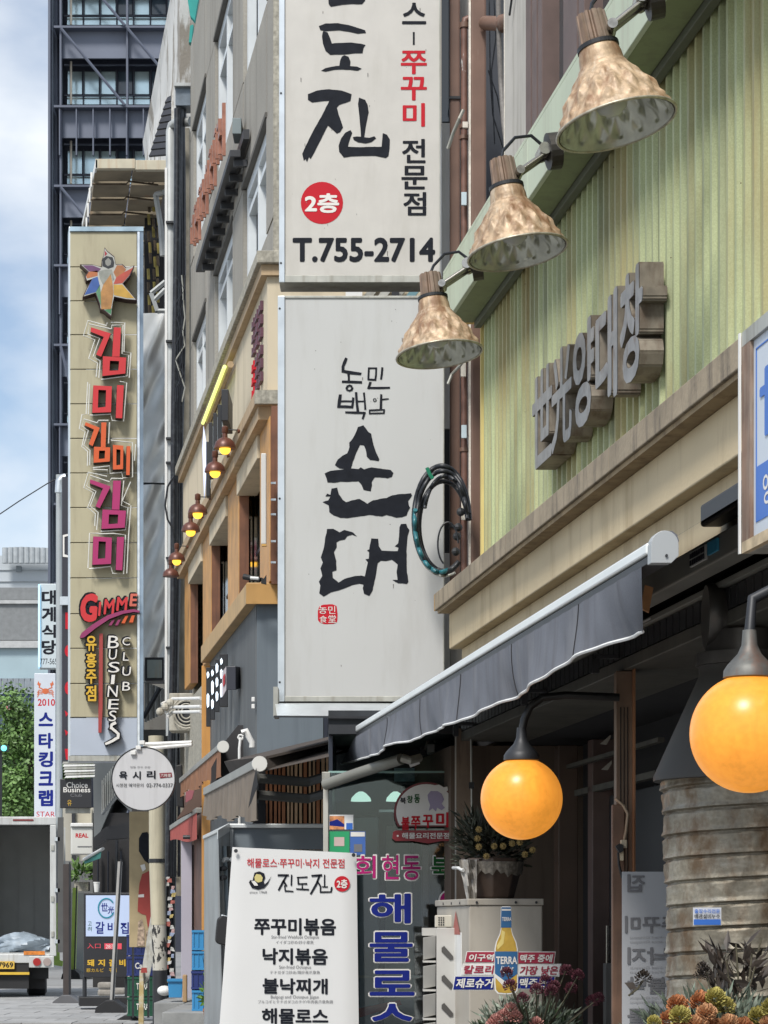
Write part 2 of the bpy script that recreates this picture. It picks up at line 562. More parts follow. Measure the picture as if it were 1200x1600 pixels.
def roughen(pts, amp, step):
    out = []
    k = len(pts)
    for i in range(k):
        (x0, y0), (x1, y1) = pts[i], pts[(i + 1) % k]
        L = math.hypot(x1 - x0, y1 - y0)
        n = max(1, int(L / step))
        for j in range(n):
            t = j / n
            a = amp if j else amp * 0.3
            out.append((x0 + (x1 - x0) * t + random.uniform(-a, a), y0 + (y1 - y0) * t + random.uniform(-a, a)))
    return out

def circle_px(cx, cy, rx, ry=None, n=32):
    ry = rx if ry is None else ry
    return [(cx + rx * math.cos(2 * math.pi * i / n), cy + ry * math.sin(2 * math.pi * i / n)) for i in range(n)]

def flat(pts_list, Y, m, parent, name='print', depth=0.0):
    b = B()
    for i, p in enumerate(pts_list):
        if depth:
            b.ppoly(p, Y - depth - i * 1e-4, depth)
        else:
            flat_poly(b, p, Y - i * 5e-5)
    return b.build(name, m, parent, fix=bool(depth) or True)

# ------------------------------------------------------------------ ground
b = B()
b.add([(-60, -8, -.03), (60, -8, -.03), (60, 400, -.03), (-60, 400, -.03)], [(0, 1, 2, 3)])
ground = struct(b.build('ground', mat('grey_road_paving', (0.235, 0.235, 0.23), 0.85, var=0.15, scale=1.5, bump=0.3, stain=(0.12, 0.12, 0.12),
                                      stain_amt=0.6, stain_scale=(1.2, 1.2, 1)), fix=False))
slab_m = [mat('light_grey_paver', (0.33, 0.33, 0.325), 0.8, var=0.2, scale=4, bump=0.3, coord='World', stain=(0.14, 0.14, 0.14), stain_amt=0.5, stain_scale=(2, 2, 2)),
          mat('mid_grey_paver', (0.27, 0.27, 0.265), 0.8, var=0.2, scale=4, bump=0.3, coord='World')]
protos = []
for mm in slab_m:
    b = B(); b.box(-.294, .294, -.294, .294, -.025, 0)
    o = b.build('paver', mm, ground)
    protos.append(o)
cnt = 0
for i in range(26):
    for j in range(11):
        src = protos[(random.random() < .35)]
        o = src if (cnt < 2 and src.location.length == 0 and False) else src.copy()
        if o is not src:
            COL.objects.link(o)
        y = 27.3 + i * .6 + .3
        x = -7.6 + j * .6 + .3 * (i % 2)
        o.location = (x, y, random.uniform(-.002, .002) + .0)
        cnt += 1
for o in protos:
    bpy.data.objects.remove(o)

# ------------------------------------------------------------------ NEAR BUILDING
nb = thing('restaurant_building', 'green corrugated restaurant front with cream band and raised steel letters', 'building', N(2.6, 9, -EYE))
Y0, Y1 = 5.2, 13.6
# corrugated sheets
y = Y1
while y > Y0:
    ya = max(Y0 - .1, y - .963)
    prof = []
    yy = y
    while yy > ya + .01:
        for d, q in ((0, 0), (.070, 0), (.073, -.020), (.096, -.020), (.100, 0)):
            prof.append((2.6 + q, yy - d))
        yy -= .107
    prof.append((2.6, ya + .004))
    b = B()
    off = random.uniform(0, .004)
    vs = []
    for s_, y_ in prof:
        vs += [N(s_ - off, y_, 1.90), N(s_ - off, y_, 3.56)]
    for s_, y_ in prof:
        vs += [N(s_ - off + .01, y_, 1.90), N(s_ - off + .01, y_, 3.56)]
    k = len(prof)
    fs = [(2 * i, 2 * i + 2, 2 * i + 3, 2 * i + 1) for i in range(k - 1)]
    fs += [(2 * k + 2 * i, 2 * k + 2 * i + 1, 2 * k + 2 * i + 3, 2 * k + 2 * i + 2) for i in range(k - 1)]
    b.add(vs, fs)
    cs_ = b.build('corrugated_sheet', g_wall, nb, fix=False)
    for hh in (1.99, 2.75, 3.44):
        for kk in range(2):
            t = B(); q = N(2.600 - off, y - .20 - .42 * kk, hh); t.lathe(q - Vector((.006, 0, 0)), [(.007, 0), (.007, .006)], 8, 'X')
            t.build('screw', mat('rusty_screw', (.12, .08, .05), .5, .4, var=.3), cs_)
    y -= .963
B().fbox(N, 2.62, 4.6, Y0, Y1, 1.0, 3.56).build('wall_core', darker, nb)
# yellowed corner trim at the far end
B().fbox(N, 2.575, 2.62, Y1 + .002, Y1 + .03, 1.93, 3.54).build('corner_trim', mat('yellowed_trim', (0.62, 0.5, 0.2), 0.6, var=.15), nb)
# soffit and fascia
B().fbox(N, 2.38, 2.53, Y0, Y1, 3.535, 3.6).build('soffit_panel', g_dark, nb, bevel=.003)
B().fbox(N, 2.532, 2.572, Y0, Y1 - .01, 3.50, 3.59).build('soffit_trim', mat('grey_green_trim', (0.10, 0.11, 0.075), .6, var=.2), nb, bevel=.003)
yy = Y1 + .06
while yy > Y0:
    ya = max(Y0, yy - 2.4)
    B().fbox(N, 2.36, 2.385, ya + .004, yy, 3.53, 3.83).build('fascia_panel', g_pale, nb, bevel=.003)
    yy -= 2.4
B().fbox(N, 2.36, 2.55, Y0, Y1 + .05, 3.83, 3.85).build('fascia_cap', g_pale, nb)
B().fbox(N, 2.386, 2.56, Y1 + .005, Y1 + .055, 3.54, 3.82).build('fascia_end', mat('warm_reflection_yellow', (0.62, 0.42, 0.12), .6, var=.2), nb)  # golden panel paints the warm reflection on the fascia end
# ledge
yy = Y1
while yy > Y0:
    ya = max(Y0, yy - 2.1)
    B().fbox(N, 2.30, 2.66, ya + .003, yy, 1.835, 1.935).build('ledge', ledge_m, nb, bevel=.004)
    yy -= 2.1
B().fbox(N, 2.302, 2.62, Y1 + .001, Y1 + .03, 1.837, 1.933).build('ledge_end', ledge_end, nb)
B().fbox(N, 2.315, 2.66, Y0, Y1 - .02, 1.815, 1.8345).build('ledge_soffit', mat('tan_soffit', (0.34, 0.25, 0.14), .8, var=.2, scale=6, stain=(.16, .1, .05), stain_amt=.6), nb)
# cream bands
B().fbox(N, 2.385, 2.7, Y0, Y1 - .01, 1.605, 1.8145).build('upper_band', cream, nb, bevel=.006)
B().fbox(N, 2.45, 2.7, Y0, Y1 - .06, 1.10, 1.604).build('lower_band', cream, nb, bevel=.006)
# upper storey
uw = mat('stained_white_render', (0.47, 0.45, 0.41), .85, var=.1, scale=3, stain=(.2, .18, .14), stain_amt=.6, stain_scale=(14, 14, .9))
B().fbox(N, 2.44, 4.6, 11.62, 12.22, 3.84, 6.8).build('upper_wall', uw, nb)
B().fbox(N, 2.44, 4.6, Y0, 9.0, 3.84, 6.8).build('upper_wall', uw, nb)
B().fbox(N, 2.60, 4.6, 9.0, 11.62, 3.84, 6.8).build('upper_wall', darker, nb)
wy = [(11.62, 11.5), (11.47, 11.36), (11.33, 11.24), (10.78, 10.5), (10.47, 10.36), (9.9, 9.78), (9.3, 9.0)]
win = B()
for a, c in wy:
    win.fbox(N, 2.43, 2.5, c, a, 3.852, 6.8)
win.fbox(N, 2.43, 2.5, 9.0, 11.62, 3.852, 3.9)
# each frame bar on its own
for a, c in wy:
    B().fbox(N, 2.425, 2.52, c, a, 3.90, 6.8).build('window_frame', frame_brown, nb, bevel=.003)
B().fbox(N, 2.43, 2.52, 9.0, 11.62, 3.852, 3.898).build('window_sill', frame_brown, nb)
for a, c in ((11.5, 11.47), (11.36, 11.33), (11.24, 10.78), (10.5, 10.47), (10.36, 9.9), (9.78, 9.3)):
    B().fbox(N, 2.51, 2.515, c, a, 3.9, 6.8).build('pane', glass_dark, nb)
B().tube([N(2.42, 12.0, 4.72), N(2.42, 11.9, 4.83), N(2.42, 11.7, 5.05)], .006, 6).build('wall_cable', cable_m, nb)

# raised steel letters
letters = [('世', 11.50, 11.04), ('光', 11.06, 10.62), ('양', 10.60, 10.18), ('대', 10.16, 9.76), ('창', 9.72, 9.34)]
for ch, ya, yb in letters:
    lt = B()
    ya += .17; yb += .17
    O = N(2.57, ya, 2.27); U = N(2.57, yb, 2.27) - O; V = Vector((0, 0, .475))
    nn = (N(0, 0, 0) - N(1, 0, 0)).normalized()
    text_into(lt, ch, O, U, V, nn, depth=.10, bold=.022 if ch in '世光' else .032)
    body = lt.build('raised_letter', steel_side, nb, fix=False)
    fr = B()
    text_into(fr, ch, O + nn * .102, U, V, nn, depth=.0005, bold=.022 if ch in '世光' else .032)
    fr.build('letter_face', steel, body, fix=False)

# ground floor: beam, louvre grille, plates
B().fbox(N, 2.15, 2.5, Y0, 11.95, .933, .98).build('lintel_beam', beam_m, nb, bevel=.004)
B().fbox(N, 2.165, 2.2, Y0, 11.9, .981, 1.055).build('grille_back', darker, nb)
yy = 11.9
slat_me = None
while yy > Y0:
    if slat_me is None:
        sl = B(); sl.fbox(N, 2.150, 2.1645, yy - .068, yy, .983, 1.05)
        slat_me = sl.build('slat', mat('dark_louvre', (.03, .031, .033), .45, .3, var=.2), nb)
        base = slat_me.location.copy(); y_ref = yy
    else:
        c = slat_me.copy(); COL.objects.link(c)
        c.location = base + (N(0, yy, 0) - N(0, y_ref, 0))
    yy -= .082
B().fbox(N, 2.13, 2.45, Y0, 11.9, 1.056, 1.075).build('perforated_plate', grey_box, nb, bevel=.002)
for k_, yy in enumerate([8.1 + .35 * i for i in range(10)]):
    B().fbox(N, 2.1285, 2.1295, yy, yy + .16, 1.062, 1.069).build('light_slot', white, nb)
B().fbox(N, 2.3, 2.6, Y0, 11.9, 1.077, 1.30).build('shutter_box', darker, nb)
for yy in (8.62, 9.9, 11.55):
    hk = B()
    hk.fbox(N, 2.06, 2.15, yy, yy + .03, .985, 1.0).fbox(N, 2.05, 2.075, yy, yy + .03, .93, .985)
    hk.build('hook_bracket', dark, nb, bevel=.002)

# alcove walls
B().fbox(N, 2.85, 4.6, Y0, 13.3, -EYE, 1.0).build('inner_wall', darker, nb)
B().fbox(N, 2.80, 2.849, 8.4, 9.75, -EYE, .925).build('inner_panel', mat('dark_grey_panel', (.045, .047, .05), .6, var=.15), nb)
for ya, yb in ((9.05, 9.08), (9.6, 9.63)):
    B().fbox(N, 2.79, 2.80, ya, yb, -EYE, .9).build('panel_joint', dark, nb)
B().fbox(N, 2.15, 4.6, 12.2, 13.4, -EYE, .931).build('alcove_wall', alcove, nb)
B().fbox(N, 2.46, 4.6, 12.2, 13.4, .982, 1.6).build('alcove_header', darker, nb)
# door and its frame
dr = B(); dr.fbox(N, 2.78, 2.82, 10.25, 11.35, -EYE, .62)
door = dr.build('door', door_m, nb, bevel=.004)
hd = B(); hd.tube([N(2.74, 11.2, -.25), N(2.74, 11.2, -.02)], .012, 8); hd.build('handle', chrome, door)
B().fbox(N, 2.70, 2.9, 11.36, 11.46, -EYE, .9).build('door_frame', frame_brown, nb, bevel=.004)
B().fbox(N, 2.62, 2.72, 11.75, 11.86, -EYE, .9).build('door_frame', mat('dark_brown_timber', (.075, .045, .03), .5, var=.2), nb, bevel=.004)
B().fbox(N, 2.68, 2.76, 11.0, 11.06, -EYE, -.20).build('door_strip', mat('pale_grey_strip', (.22, .22, .215), .6, var=.2), nb)
B().fbox(N, 2.70, 2.74, 10.2, 12.0, .64, .67).build('transom', beam_m, nb)
B().fbox(N, 2.66, 2.69, 10.0, 12.1, .78, .80).build('conduit', beam_m, nb)
# posts
def post(px0, px1, py0, py1, Y, m, d=.09):
    o = B().pbox(px0, py0, px1, py1, Y, d).build('post', m, nb, bevel=.003)
    return o
pa = post(963, 990, 1048, 1950, 8.55, post_m)
for x in (969, 974.5, 980):
    B().pbox(x, 1105, x + 1.2, 1900, 8.545, .004).build('post_groove', darker, pa)
B().pbox(990.5, 1040, 993, 1940, 8.5, .08).build('post_edge', mat('painted_orange_glow', (.35, .17, .08), .5, var=.1), pa)  # orange lamp glow on the post edge, painted as a coloured strip
pb = post(713, 738, 1138, 1850, 11.9, post_m)
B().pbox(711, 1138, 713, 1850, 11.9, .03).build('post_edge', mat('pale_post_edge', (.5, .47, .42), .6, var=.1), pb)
pp = B().pbox(957, 1257, 976, 1950, 8.4, .05).build('timber_plank', mat('old_brown_plank', (.17, .095, .06), .6, var=.3, scale=7, stain=(.06, .04, .03), stain_amt=.6, stain_scale=(30, 30, 2)), nb, bevel=.003)
o = B(); o.tube([P(736, 1155, 11.8), P(737, 1230, 11.8), P(737.5, 1330, 11.8)], .006, 6)
o.build('thin_pipe', alu_d, nb)
B().pbox(733, 1222, 741, 1232, 11.78, .03).build('pipe_clip', dark, nb)
for x, y_ in ((948, 1150), (950, 1190)):
    B().ppoly([(x - 10, y_ + 12), (x + 6, y_ - 2), (x + 6, y_ + 3), (x, y_ + 13)], 9.1, .02).build('hinge_plate', grey_box, nb)
# ceiling above the alcove
B().fbox(N, 2.5, 4.6, Y0, 13.3, .935, .979).build('alcove_ceiling', darker, nb)

# pipes on the gable end of the near row
YR = 14.05
rw = thing('side_wall', 'whitewashed return wall behind the brown downpipes', 'wall', P(728, 1980, 14.2))
B().pbox(690, -60, 703.5, 190, 14.3, .3).build('dark_strip_window', glass_dark, rw)
B().pbox(690, 192, 703, 670, 14.3, .3).build('white_board', white, rw)
B().pbox(690, 672, 703, 862, 14.3, .3).build('black_panel', dark, rw)
B().pbox(690, 864, 703, 1060, 14.3, .3).build('white_board', white, rw)
B().pbox(703.6, -60, 735, 1135, 14.3, .3).build('grey_render', uw, rw)
B().pbox(735.5, -120, 900, 1135, 15.2, .3).build('recess_wall', mat('blue_black_recess', (.025, .03, .04), .6, var=.4, scale=2), rw)
B().pbox(788, -120, 795, 260, 13.0, .06).build('white_conduit', pipe_edge, rw)

dp = thing('downpipe', 'wide brown square downpipe beside the green corrugated wall', 'pipe', P(747, 1980, 13.9), 'brown pipes')
B().pbox(736, -120, 760, 930, 13.92, .1).build('pipe_body', pipe_m, dp, bevel=.012)
B().pbox(732.5, -120, 735.8, 930, 13.95, .05).build('paint_edge', pipe_edge, dp)
dp2 = thing('downpipe', 'narrower brown downpipe beside the white sign boxes', 'pipe', P(712, 1980, 14.1), 'brown pipes')
B().pbox(703, -120, 719, 960, 14.15, .09).build('pipe_body', pipe_m, dp2, bevel=.01)
for yy in (150, 560, 820):
    B().pbox(702, yy, 720, yy + 4, 14.14, .1).build('pipe_clip', dark, dp2)
dp3 = thing('gas_pipe', 'thin rusty brown pipe with an elbow between two downpipes', 'pipe', P(726, 1980, 14.0), 'brown pipes')
t = B(); t.tube([P(725.5, 950, 14.03), P(725.5, 40, 14.03), P(727, 31, 14.03), P(733, 29, 14.03)], .022, 10)
t.build('pipe_body', mat('flaking_brown_pipe', (.15, .075, .055), .5, var=.3, scale=12, stain=(.6, .6, .58), stain_amt=.9, stain_scale=(12, 12, 5), stain_pos=(.62, .66)), dp3, smooth=True)
t = B(); t.tube([P(725.5, y_, 14.03) for y_ in (44, 36)], .03, 10); t.build('elbow', pipe_m, dp3, smooth=True)
for yy in (195, 212, 560, 700):
    t = B(); t.tube([P(725.5, yy, 14.03), P(725.5, yy + 6, 14.03)], .03, 10); t.build('coupling', pipe_m, dp3)
dp4 = thing('drain_pipe', 'brown offset drain pipe crossing from the downpipe to the window wall', 'pipe', P(790, 36, 13.0), 'brown pipes')
t = B(); t.tube([P(758, 36, 13.9), P(785, 37, 13.6), P(795, 32, 13.4), P(803, 22, 13.0), P(812, 19, 12.6), P(826, 20, 12.2)], .042, 12)
t.build('pipe_body', pipe_m, dp4, smooth=True)
for a in ((783, 38, 13.6), (800, 25, 13.1), (814, 19, 12.5)):
    t = B(); q = P(*a); t.tube([q, q + Vector((.035, -.03, .0))], .052, 12); t.build('coupling', pipe_m, dp4)
fc = thing('flexible_conduit', 'grey ribbed flexible conduit hanging in the dark gap', 'conduit', P(785, 240, 13.5))
pts = [P(778, -60, 13.6), P(780, 60, 13.6), P(783, 130, 13.6), P(787, 190, 13.5), P(794, 245, 13.4)]
fine = []
for a, c in zip(pts[:-1], pts[1:]):
    for i in range(8): fine.append(a.lerp(c, i / 8))
t = B(); t.tube(fine, .016, 8); t.build('conduit_body', mat('grey_conduit', (.16, .15, .14), .6, var=.2, scale=60), fc, smooth=True)
for i, pts in enumerate(([(764, -40), (766, 120), (770, 180), (792, 250)], [(763, 110), (777, 150), (786, 200), (788, 225)], [(770, -40), (775, 60), (768, 110), (773, 225)])):
    t = B(); t.tube([P(x, y_, 14.3) for x, y_ in pts], .005, 6)
    tag(t.build('loose_wire', cable_m), ['long black wire hanging down the left of the dark gap', 'short black wire bowed in the middle of the dark gap', 'kinked black wire hanging behind the flexible conduit'][i], 'wire', 'loose wires')
t = B(); t.tube([P(700, 232, 13.95), P(708, 208, 13.9), P(718, 185, 13.85), P(724, 172, 13.85)], .011, 8)
tag(t.build('guy_wire', alu_d), 'pale guy wire clamped to the brown pipes beside the upper sign', 'wire')
t = B(); t.tube([P(700, 600, 13.9), P(706, 585, 13.9), P(718, 572, 13.85), P(728, 560, 13.85)], .009, 8)
tag(t.build('guy_wire', alu_d), 'pale curved wire below the small rusty lamp', 'wire')
# ------------------------------------------------------------------ cable coil
cc = thing('cable_coil', 'large coil of black and teal cable hung on the brown pipes', 'cable', P(690, 812, 13.8))
def loop(cx, cy, rx, ry, r, m, w0=.35, w1=1.75, Y=13.75):
    pts = [P(cx + rx * math.cos(math.pi * (w0 + (w1 - w0) * i / 40)), cy - ry * math.sin(math.pi * (w0 + (w1 - w0) * i / 40)), Y + .02 * math.sin(i)) for i in range(41)]
    t = B(); t.tube(pts, r, 8); t.build('cable', m, cc, smooth=True)
loop(690, 812, 43, 84, .016, cable_m, .0, 1.72)
loop(692, 815, 41, 79, .014, cable_m, .05, 1.66, 13.72)
loop(693, 822, 38, 70, .014, cable_m, .06, 1.7, 13.78)
loop(688, 814, 40, 80, .014, teal_m, .93, 1.6, 13.7)
loop(694, 824, 46, 76, .008, alu_d, 1.0, 1.62, 13.72)
loop(696, 816, 34, 72, .012, cable_m, .02, .9, 13.7)
t = B(); t.tube([P(667, 731, 13.68), P(672, 742, 13.68), P(676, 748, 13.68)], .012, 6); t.build('cable_tie', mat('green_tie', (.01, .2, .11), .5), cc)
for q in ((712, 862), (716, 824), (720, 800), (714, 838)):
    t = B(); t.ball(P(q[0], q[1], 13.75), .026, 8, 6); t.build('connector', dark, cc)
t = B(); t.tube([P(700 + 16 * math.cos(a / 4), 850 + 34 * math.sin(a / 4), 13.7) for a in range(8, 26)], .006, 6); t.build('cable', cable_m, cc)
for x, y_, h_ in ((727, 190, 1), (725, 664, 12), (725, 772, 32), (724, 560, 20), (725, 300, 12)):
    t = B(); t.pbox(x - 4, y_, x + 4, y_ + h_ + 8, 13.95, .02)
    o_ = t.build('paint_flake', pipe_edge if h_ != 12 else mat('pale_blue_patch', (.5, .6, .65), .5), dp3)

# ------------------------------------------------------------------ big projecting signs
def light_box(name, label, px0, py0, px1, py1, Y, face_m, fw=8, depth=.22, bottom=6, left_strip=9):
    r = thing(name, label, 'sign', P((px0 + px1) / 2, py1, Y))
    B().pbox(px0, py0, px1, py1, Y + .012, depth).build('case', alu_d, r, bevel=.004)
    B().pbox(px0 + left_strip, py0 + 4, px1 - 1.5, py1 - bottom, Y + .004, .006).build('face_panel', face_m, r)
    B().pbox(px0, py0, px0 + left_strip, py1, Y - .006, .016).build('side_trim', alu, r, bevel=.003)
    B().pbox(px0 + left_strip + .3, py1 - bottom, px1, py1, Y - .004, .014).build('bottom_trim', alu_d, r, bevel=.002)
    B().pbox(px0 + left_strip + .3, py0, px1, py0 + 3.5, Y - .004, .014).build('top_trim', alu_d, r, bevel=.002)
    B().pbox(px1 - 2, py0 + 4, px1, py1 - bottom - .3, Y - .004, .014).build('side_trim', alu_d, r)
    for x, y_ in ((px0 + 3, py0 + 20), (px0 + 3, py1 - 30), (px0 + 3, (py0 + py1) / 2)):
        t = B(); t.lathe(P(x, y_, Y - .008), [(.007, 0), (.007, .006)], 8, 'Y'); t.build('screw', dark, r)
    return r

us = light_box('projecting_sign', 'tall off-white sign box with phone number and red floor disc above the other', 436, -150, 688, 441, 14.0, sign_face, left_strip=9, bottom=11)
SY = 14.004
z1 = lambda pts: zpts(pts, 460, 0, 6.156)
cal = [
    [(235, 250), (300, 225), (420, 222), (520, 240), (600, 265), (680, 290), (688, 318), (610, 325), (520, 305), (430, 292), (340, 298), (300, 300), (250, 290)],
    [(280, 298), (320, 312), (345, 370), (360, 418), (440, 412), (550, 408), (640, 420), (685, 432), (665, 460), (655, 512), (560, 515), (480, 525), (400, 525), (345, 528), (300, 490), (275, 420), (265, 350), (272, 310)],
    [(480, 530), (520, 545), (540, 590), (535, 635), (600, 640), (648, 660), (610, 680), (540, 672), (460, 668), (380, 672), (300, 690), (255, 680), (300, 655), (370, 640), (432, 632), (440, 580), (455, 545)],
    [(130, 905), (220, 870), (330, 857), (450, 870), (550, 905), (540, 970), (490, 990), (430, 1010), (408, 1035), (425, 1100), (450, 1170), (468, 1225), (440, 1270), (408, 1285), (360, 1240), (322, 1208), (290, 1270), (240, 1370), (190, 1470), (155, 1530), (140, 1510), (120, 1560), (108, 1530), (90, 1545), (75, 1480), (110, 1400), (170, 1280), (220, 1190), (275, 1090), (335, 970), (250, 975), (170, 985), (130, 960)],
    [(620, 938), (680, 960), (705, 1010), (715, 1080), (700, 1150), (685, 1230), (672, 1320), (720, 1325), (770, 1310), (785, 1330), (740, 1368), (680, 1380), (610, 1368), (570, 1345), (562, 1318), (600, 1312), (640, 1315), (632, 1200), (620, 1080), (612, 1000)],
    [(540, 1250), (555, 1280), (530, 1350), (515, 1410), (620, 1415), (740, 1412), (838, 1412), (845, 1340), (850, 1280), (890, 1295), (918, 1340), (915, 1430), (905, 1500), (880, 1520), (780, 1500), (640, 1500), (540, 1505), (475, 1515), (430, 1460), (425, 1400), (450, 1330), (490, 1275)],
    [(325, -60), (680, -60), (680, 5), (650, 40), (560, 38), (460, 45), (350, 65), (330, 40)],
]
flat([roughen(z1(p), .25, 5) for p in cal], SY - .002, ink, us, 'brush_lettering')
for ch, bx, m_ in (('스', (628, 4, 666, 38), ink), ('쭈', (626, 79, 667, 116), red_ink), ('꾸', (626, 120, 667, 157), red_ink), ('미', (629, 161, 664, 198), red_ink),
                   ('전', (628, 217, 665, 255), ink), ('문', (627, 259, 668, 296), ink), ('점', (630, 300, 666, 337), ink)):
    ptext(ch, bx, SY - .001, m_, us, bold=.0215)
flat([[(645, 50), (648, 50), (648, 70), (645, 70)]], SY - .002, ink, us, 'dash')
flat([circle_px(503, 317, 33)], SY - .0015, red_ink, us, 'red_disc')
ptext('2층', (476, 302, 530, 333), SY - .002, white_ink, us, bold=.035)
ptext('T.755-2714', (457, 371, 680, 410), SY - .001, ink, us, bold=.034)

ls = light_box('projecting_sign', 'large plain grey-white sign box with bold black brush lettering under the other', 434, 462, 694, 1096, 14.0, sign_face2, left_strip=11, bottom=8)
z2 = lambda pts: zpts(pts, 490, 550, 5.717)
z3 = lambda pts: zpts(pts, 490, 780, 6.667)
sun_ = [
    [(395, 670), (445, 655), (465, 680), (490, 715), (515, 730), (530, 810), (555, 890), (588, 960), (580, 975), (505, 965), (475, 935), (465, 870), (450, 835), (415, 830), (395, 870), (370, 930), (350, 980), (335, 1035), (330, 1055), (262, 1060), (270, 1045), (230, 1040), (190, 1010), (215, 960), (260, 925), (300, 905), (320, 850), (318, 810), (350, 770), (385, 700)],
    [(98, 1085), (150, 1062), (260, 1050), (320, 1040), (400, 1045), (420, 1030), (450, 1048), (520, 1030), (620, 1045), (690, 1055), (712, 1080), (700, 1115), (660, 1128), (590, 1120), (545, 1120), (520, 1160), (522, 1190), (510, 1245), (445, 1232), (430, 1190), (400, 1155), (320, 1160), (240, 1158), (180, 1168), (125, 1165), (112, 1120)],
    [(160, 1220), (210, 1210), (225, 1270), (260, 1320), (290, 1342), (340, 1325), (410, 1312), (450, 1335), (480, 1355), (530, 1325), (600, 1310), (650, 1305), (700, 1280), (780, 1268), (870, 1262), (880, 1280), (845, 1330), (850, 1370), (862, 1390), (845, 1420), (830, 1460), (790, 1475), (740, 1480), (650, 1455), (610, 1470), (500, 1455), (400, 1470), (300, 1485), (240, 1482), (180, 1460), (140, 1430), (135, 1370), (80, 1340), (130, 1325), (150, 1290), (105, 1290), (120, 1265), (150, 1275)]]
dae = [(140, 310), (205, 308), (270, 345), (320, 320), (410, 345), (452, 388), (400, 370), (350, 385), (325, 420), (270, 430), (240, 450), (240, 500), (213, 550), (235, 640), (238, 740), (195, 755), (200, 820), (260, 868), (320, 830), (430, 800), (500, 795), (532, 805), (555, 700), (565, 655), (540, 625), (575, 620), (578, 550), (555, 535), (580, 520), (600, 408), (672, 412), (680, 490), (710, 535), (800, 540), (875, 540), (885, 505), (845, 490), (880, 460), (890, 380), (895, 290), (910, 258), (965, 255), (975, 290), (998, 320), (980, 380), (970, 500), (968, 620), (972, 760), (988, 860), (970, 883), (880, 875), (820, 840), (875, 840), (865, 760), (875, 680), (815, 630), (750, 645), (700, 640), (668, 665), (655, 750), (635, 850), (615, 950), (580, 1008), (525, 985), (512, 930), (520, 890), (480, 880), (400, 895), (320, 930), (260, 950), (180, 970), (105, 1015), (58, 980), (70, 900), (55, 860), (90, 800), (70, 720), (95, 660), (75, 605), (110, 490), (120, 400), (135, 350)]
flat([roughen(z2(p), .35, 4) for p in sun_] + [roughen(z3(dae), .3, 5)], SY - .002, ink, ls, 'brush_lettering')
sm = []
for pts, w in (([(290, 62), (262, 130), (262, 175)], 26), ([(262, 172), (415, 195)], 28), ([(312, 195), (315, 260)], 22), ([(260, 265), (425, 272)], 26),
               ([(495, 145), (560, 145), (552, 250), (490, 245), (495, 145)], 17), ([(612, 145), (602, 240)], 20), ([(505, 275), (492, 322)], 22), ([(490, 322), (675, 320)], 18),
               ([(235, 390), (225, 490)], 26), ([(225, 486), (345, 490), (355, 415)], 22), ([(230, 440), (350, 440)], 16), ([(380, 365), (395, 530)], 22), ([(450, 370), (462, 510)], 17),
               ([(400, 440), (455, 440)], 14), ([(290, 538), (460, 545)], 18), ([(455, 545), (440, 590)], 20), ([(605, 385), (600, 510)], 20), ([(600, 425), (665, 418)], 12),
               ([(500, 520), (630, 515), (628, 545), (500, 548), (500, 520)], 14),
               ([(320 + 26 * math.cos(a), 322 + 24 * math.sin(a)) for a in [i * .7854 for i in range(9)]], 17),
               ([(546 + 13 * math.cos(a), 428 + 13 * math.sin(a)) for a in [i * .7854 for i in range(9)]], 7)):
    sm += [z2(p) for p in stroke(pts, w)]
flat(sm, SY - .002, ink, ls, 'small_brush_lettering')
flat([roughen(z3([(60, 1115), (100, 1098), (200, 1095), (238, 1112), (250, 1190), (245, 1280), (205, 1300), (110, 1302), (65, 1285), (45, 1260), (45, 1160)]), .3, 4)], SY - .001, red_ink, ls, 'seal')
for ch, bx in (('농', (498, 946, 511, 959)), ('민', (513, 947, 524, 959)), ('食', (499, 962, 511, 973)), ('堂', (513, 961, 525, 973))):
    ptext(ch, bx, SY - .002, white_ink, ls, bold=.0)
# hood under the lower sign
hd = thing('sign_undertray', 'shallow silver tray box fixed under the lower grey-white sign', 'sign box', P(520, 1120, 13.9))
y2 = 13.55
B().hexa([P(433, 1120, y2), P(690, 1122, y2), P(690, 1108, 14.35), P(440, 1106, 14.35), P(430, 1100, 13.72), P(690, 1102, 13.72), P(690, 1097, 14.3), P(434, 1097, 14.3)]).build('tray', alu, hd)
B().pbox(427, 1073, 434, 1119, 13.72, .2).build('tray_end', alu_d, hd)
B().hexa([P(428, 1121, 13.5), P(690, 1123, 13.5), P(690, 1123, 13.54), P(428, 1121, 13.54), P(428, 1118, 13.5), P(690, 1120, 13.5), P(690, 1120, 13.54), P(428, 1118, 13.54)]).build('tray_rim', dark, hd)

for root_, xs_, ys_ in ((us, (450, 680), (5, 420)), (ls, (450, 688), (480, 1070))):
    sp_ = []
    for k in range(22):
        x, y_ = random.uniform(*xs_), random.uniform(*ys_)
        w_ = random.uniform(.3, .8); h_ = w_ * random.choice((1, 1, 3, 5))
        sp_.append([(x - w_, y_ - h_), (x + w_, y_ - h_ * .8), (x + w_ * .7, y_ + h_), (x - w_ * .6, y_ + h_ * .9)])
    o_ = flat(sp_, SY - .001, mat('dirt_speck', (.17, .16, .15), .8), root_, 'dirt_specks'); o_['kind'] = 'stuff'

# ------------------------------------------------------------------ the three big lamps
def diamond(n, amp):
    def f(v, t):
        if v < .30 or v > .93:
            return 0
        a = (t * n / (2 * math.pi) + v * 1.7) % 1
        c = (t * n / (2 * math.pi) - v * 1.7) % 1
        tri = lambda q: abs(q - .5) * 2
        return amp * (tri(a) * tri(c) - .3) * min(1, (v - .30) * 9) * min(1, (.93 - v) * 14)
    return f

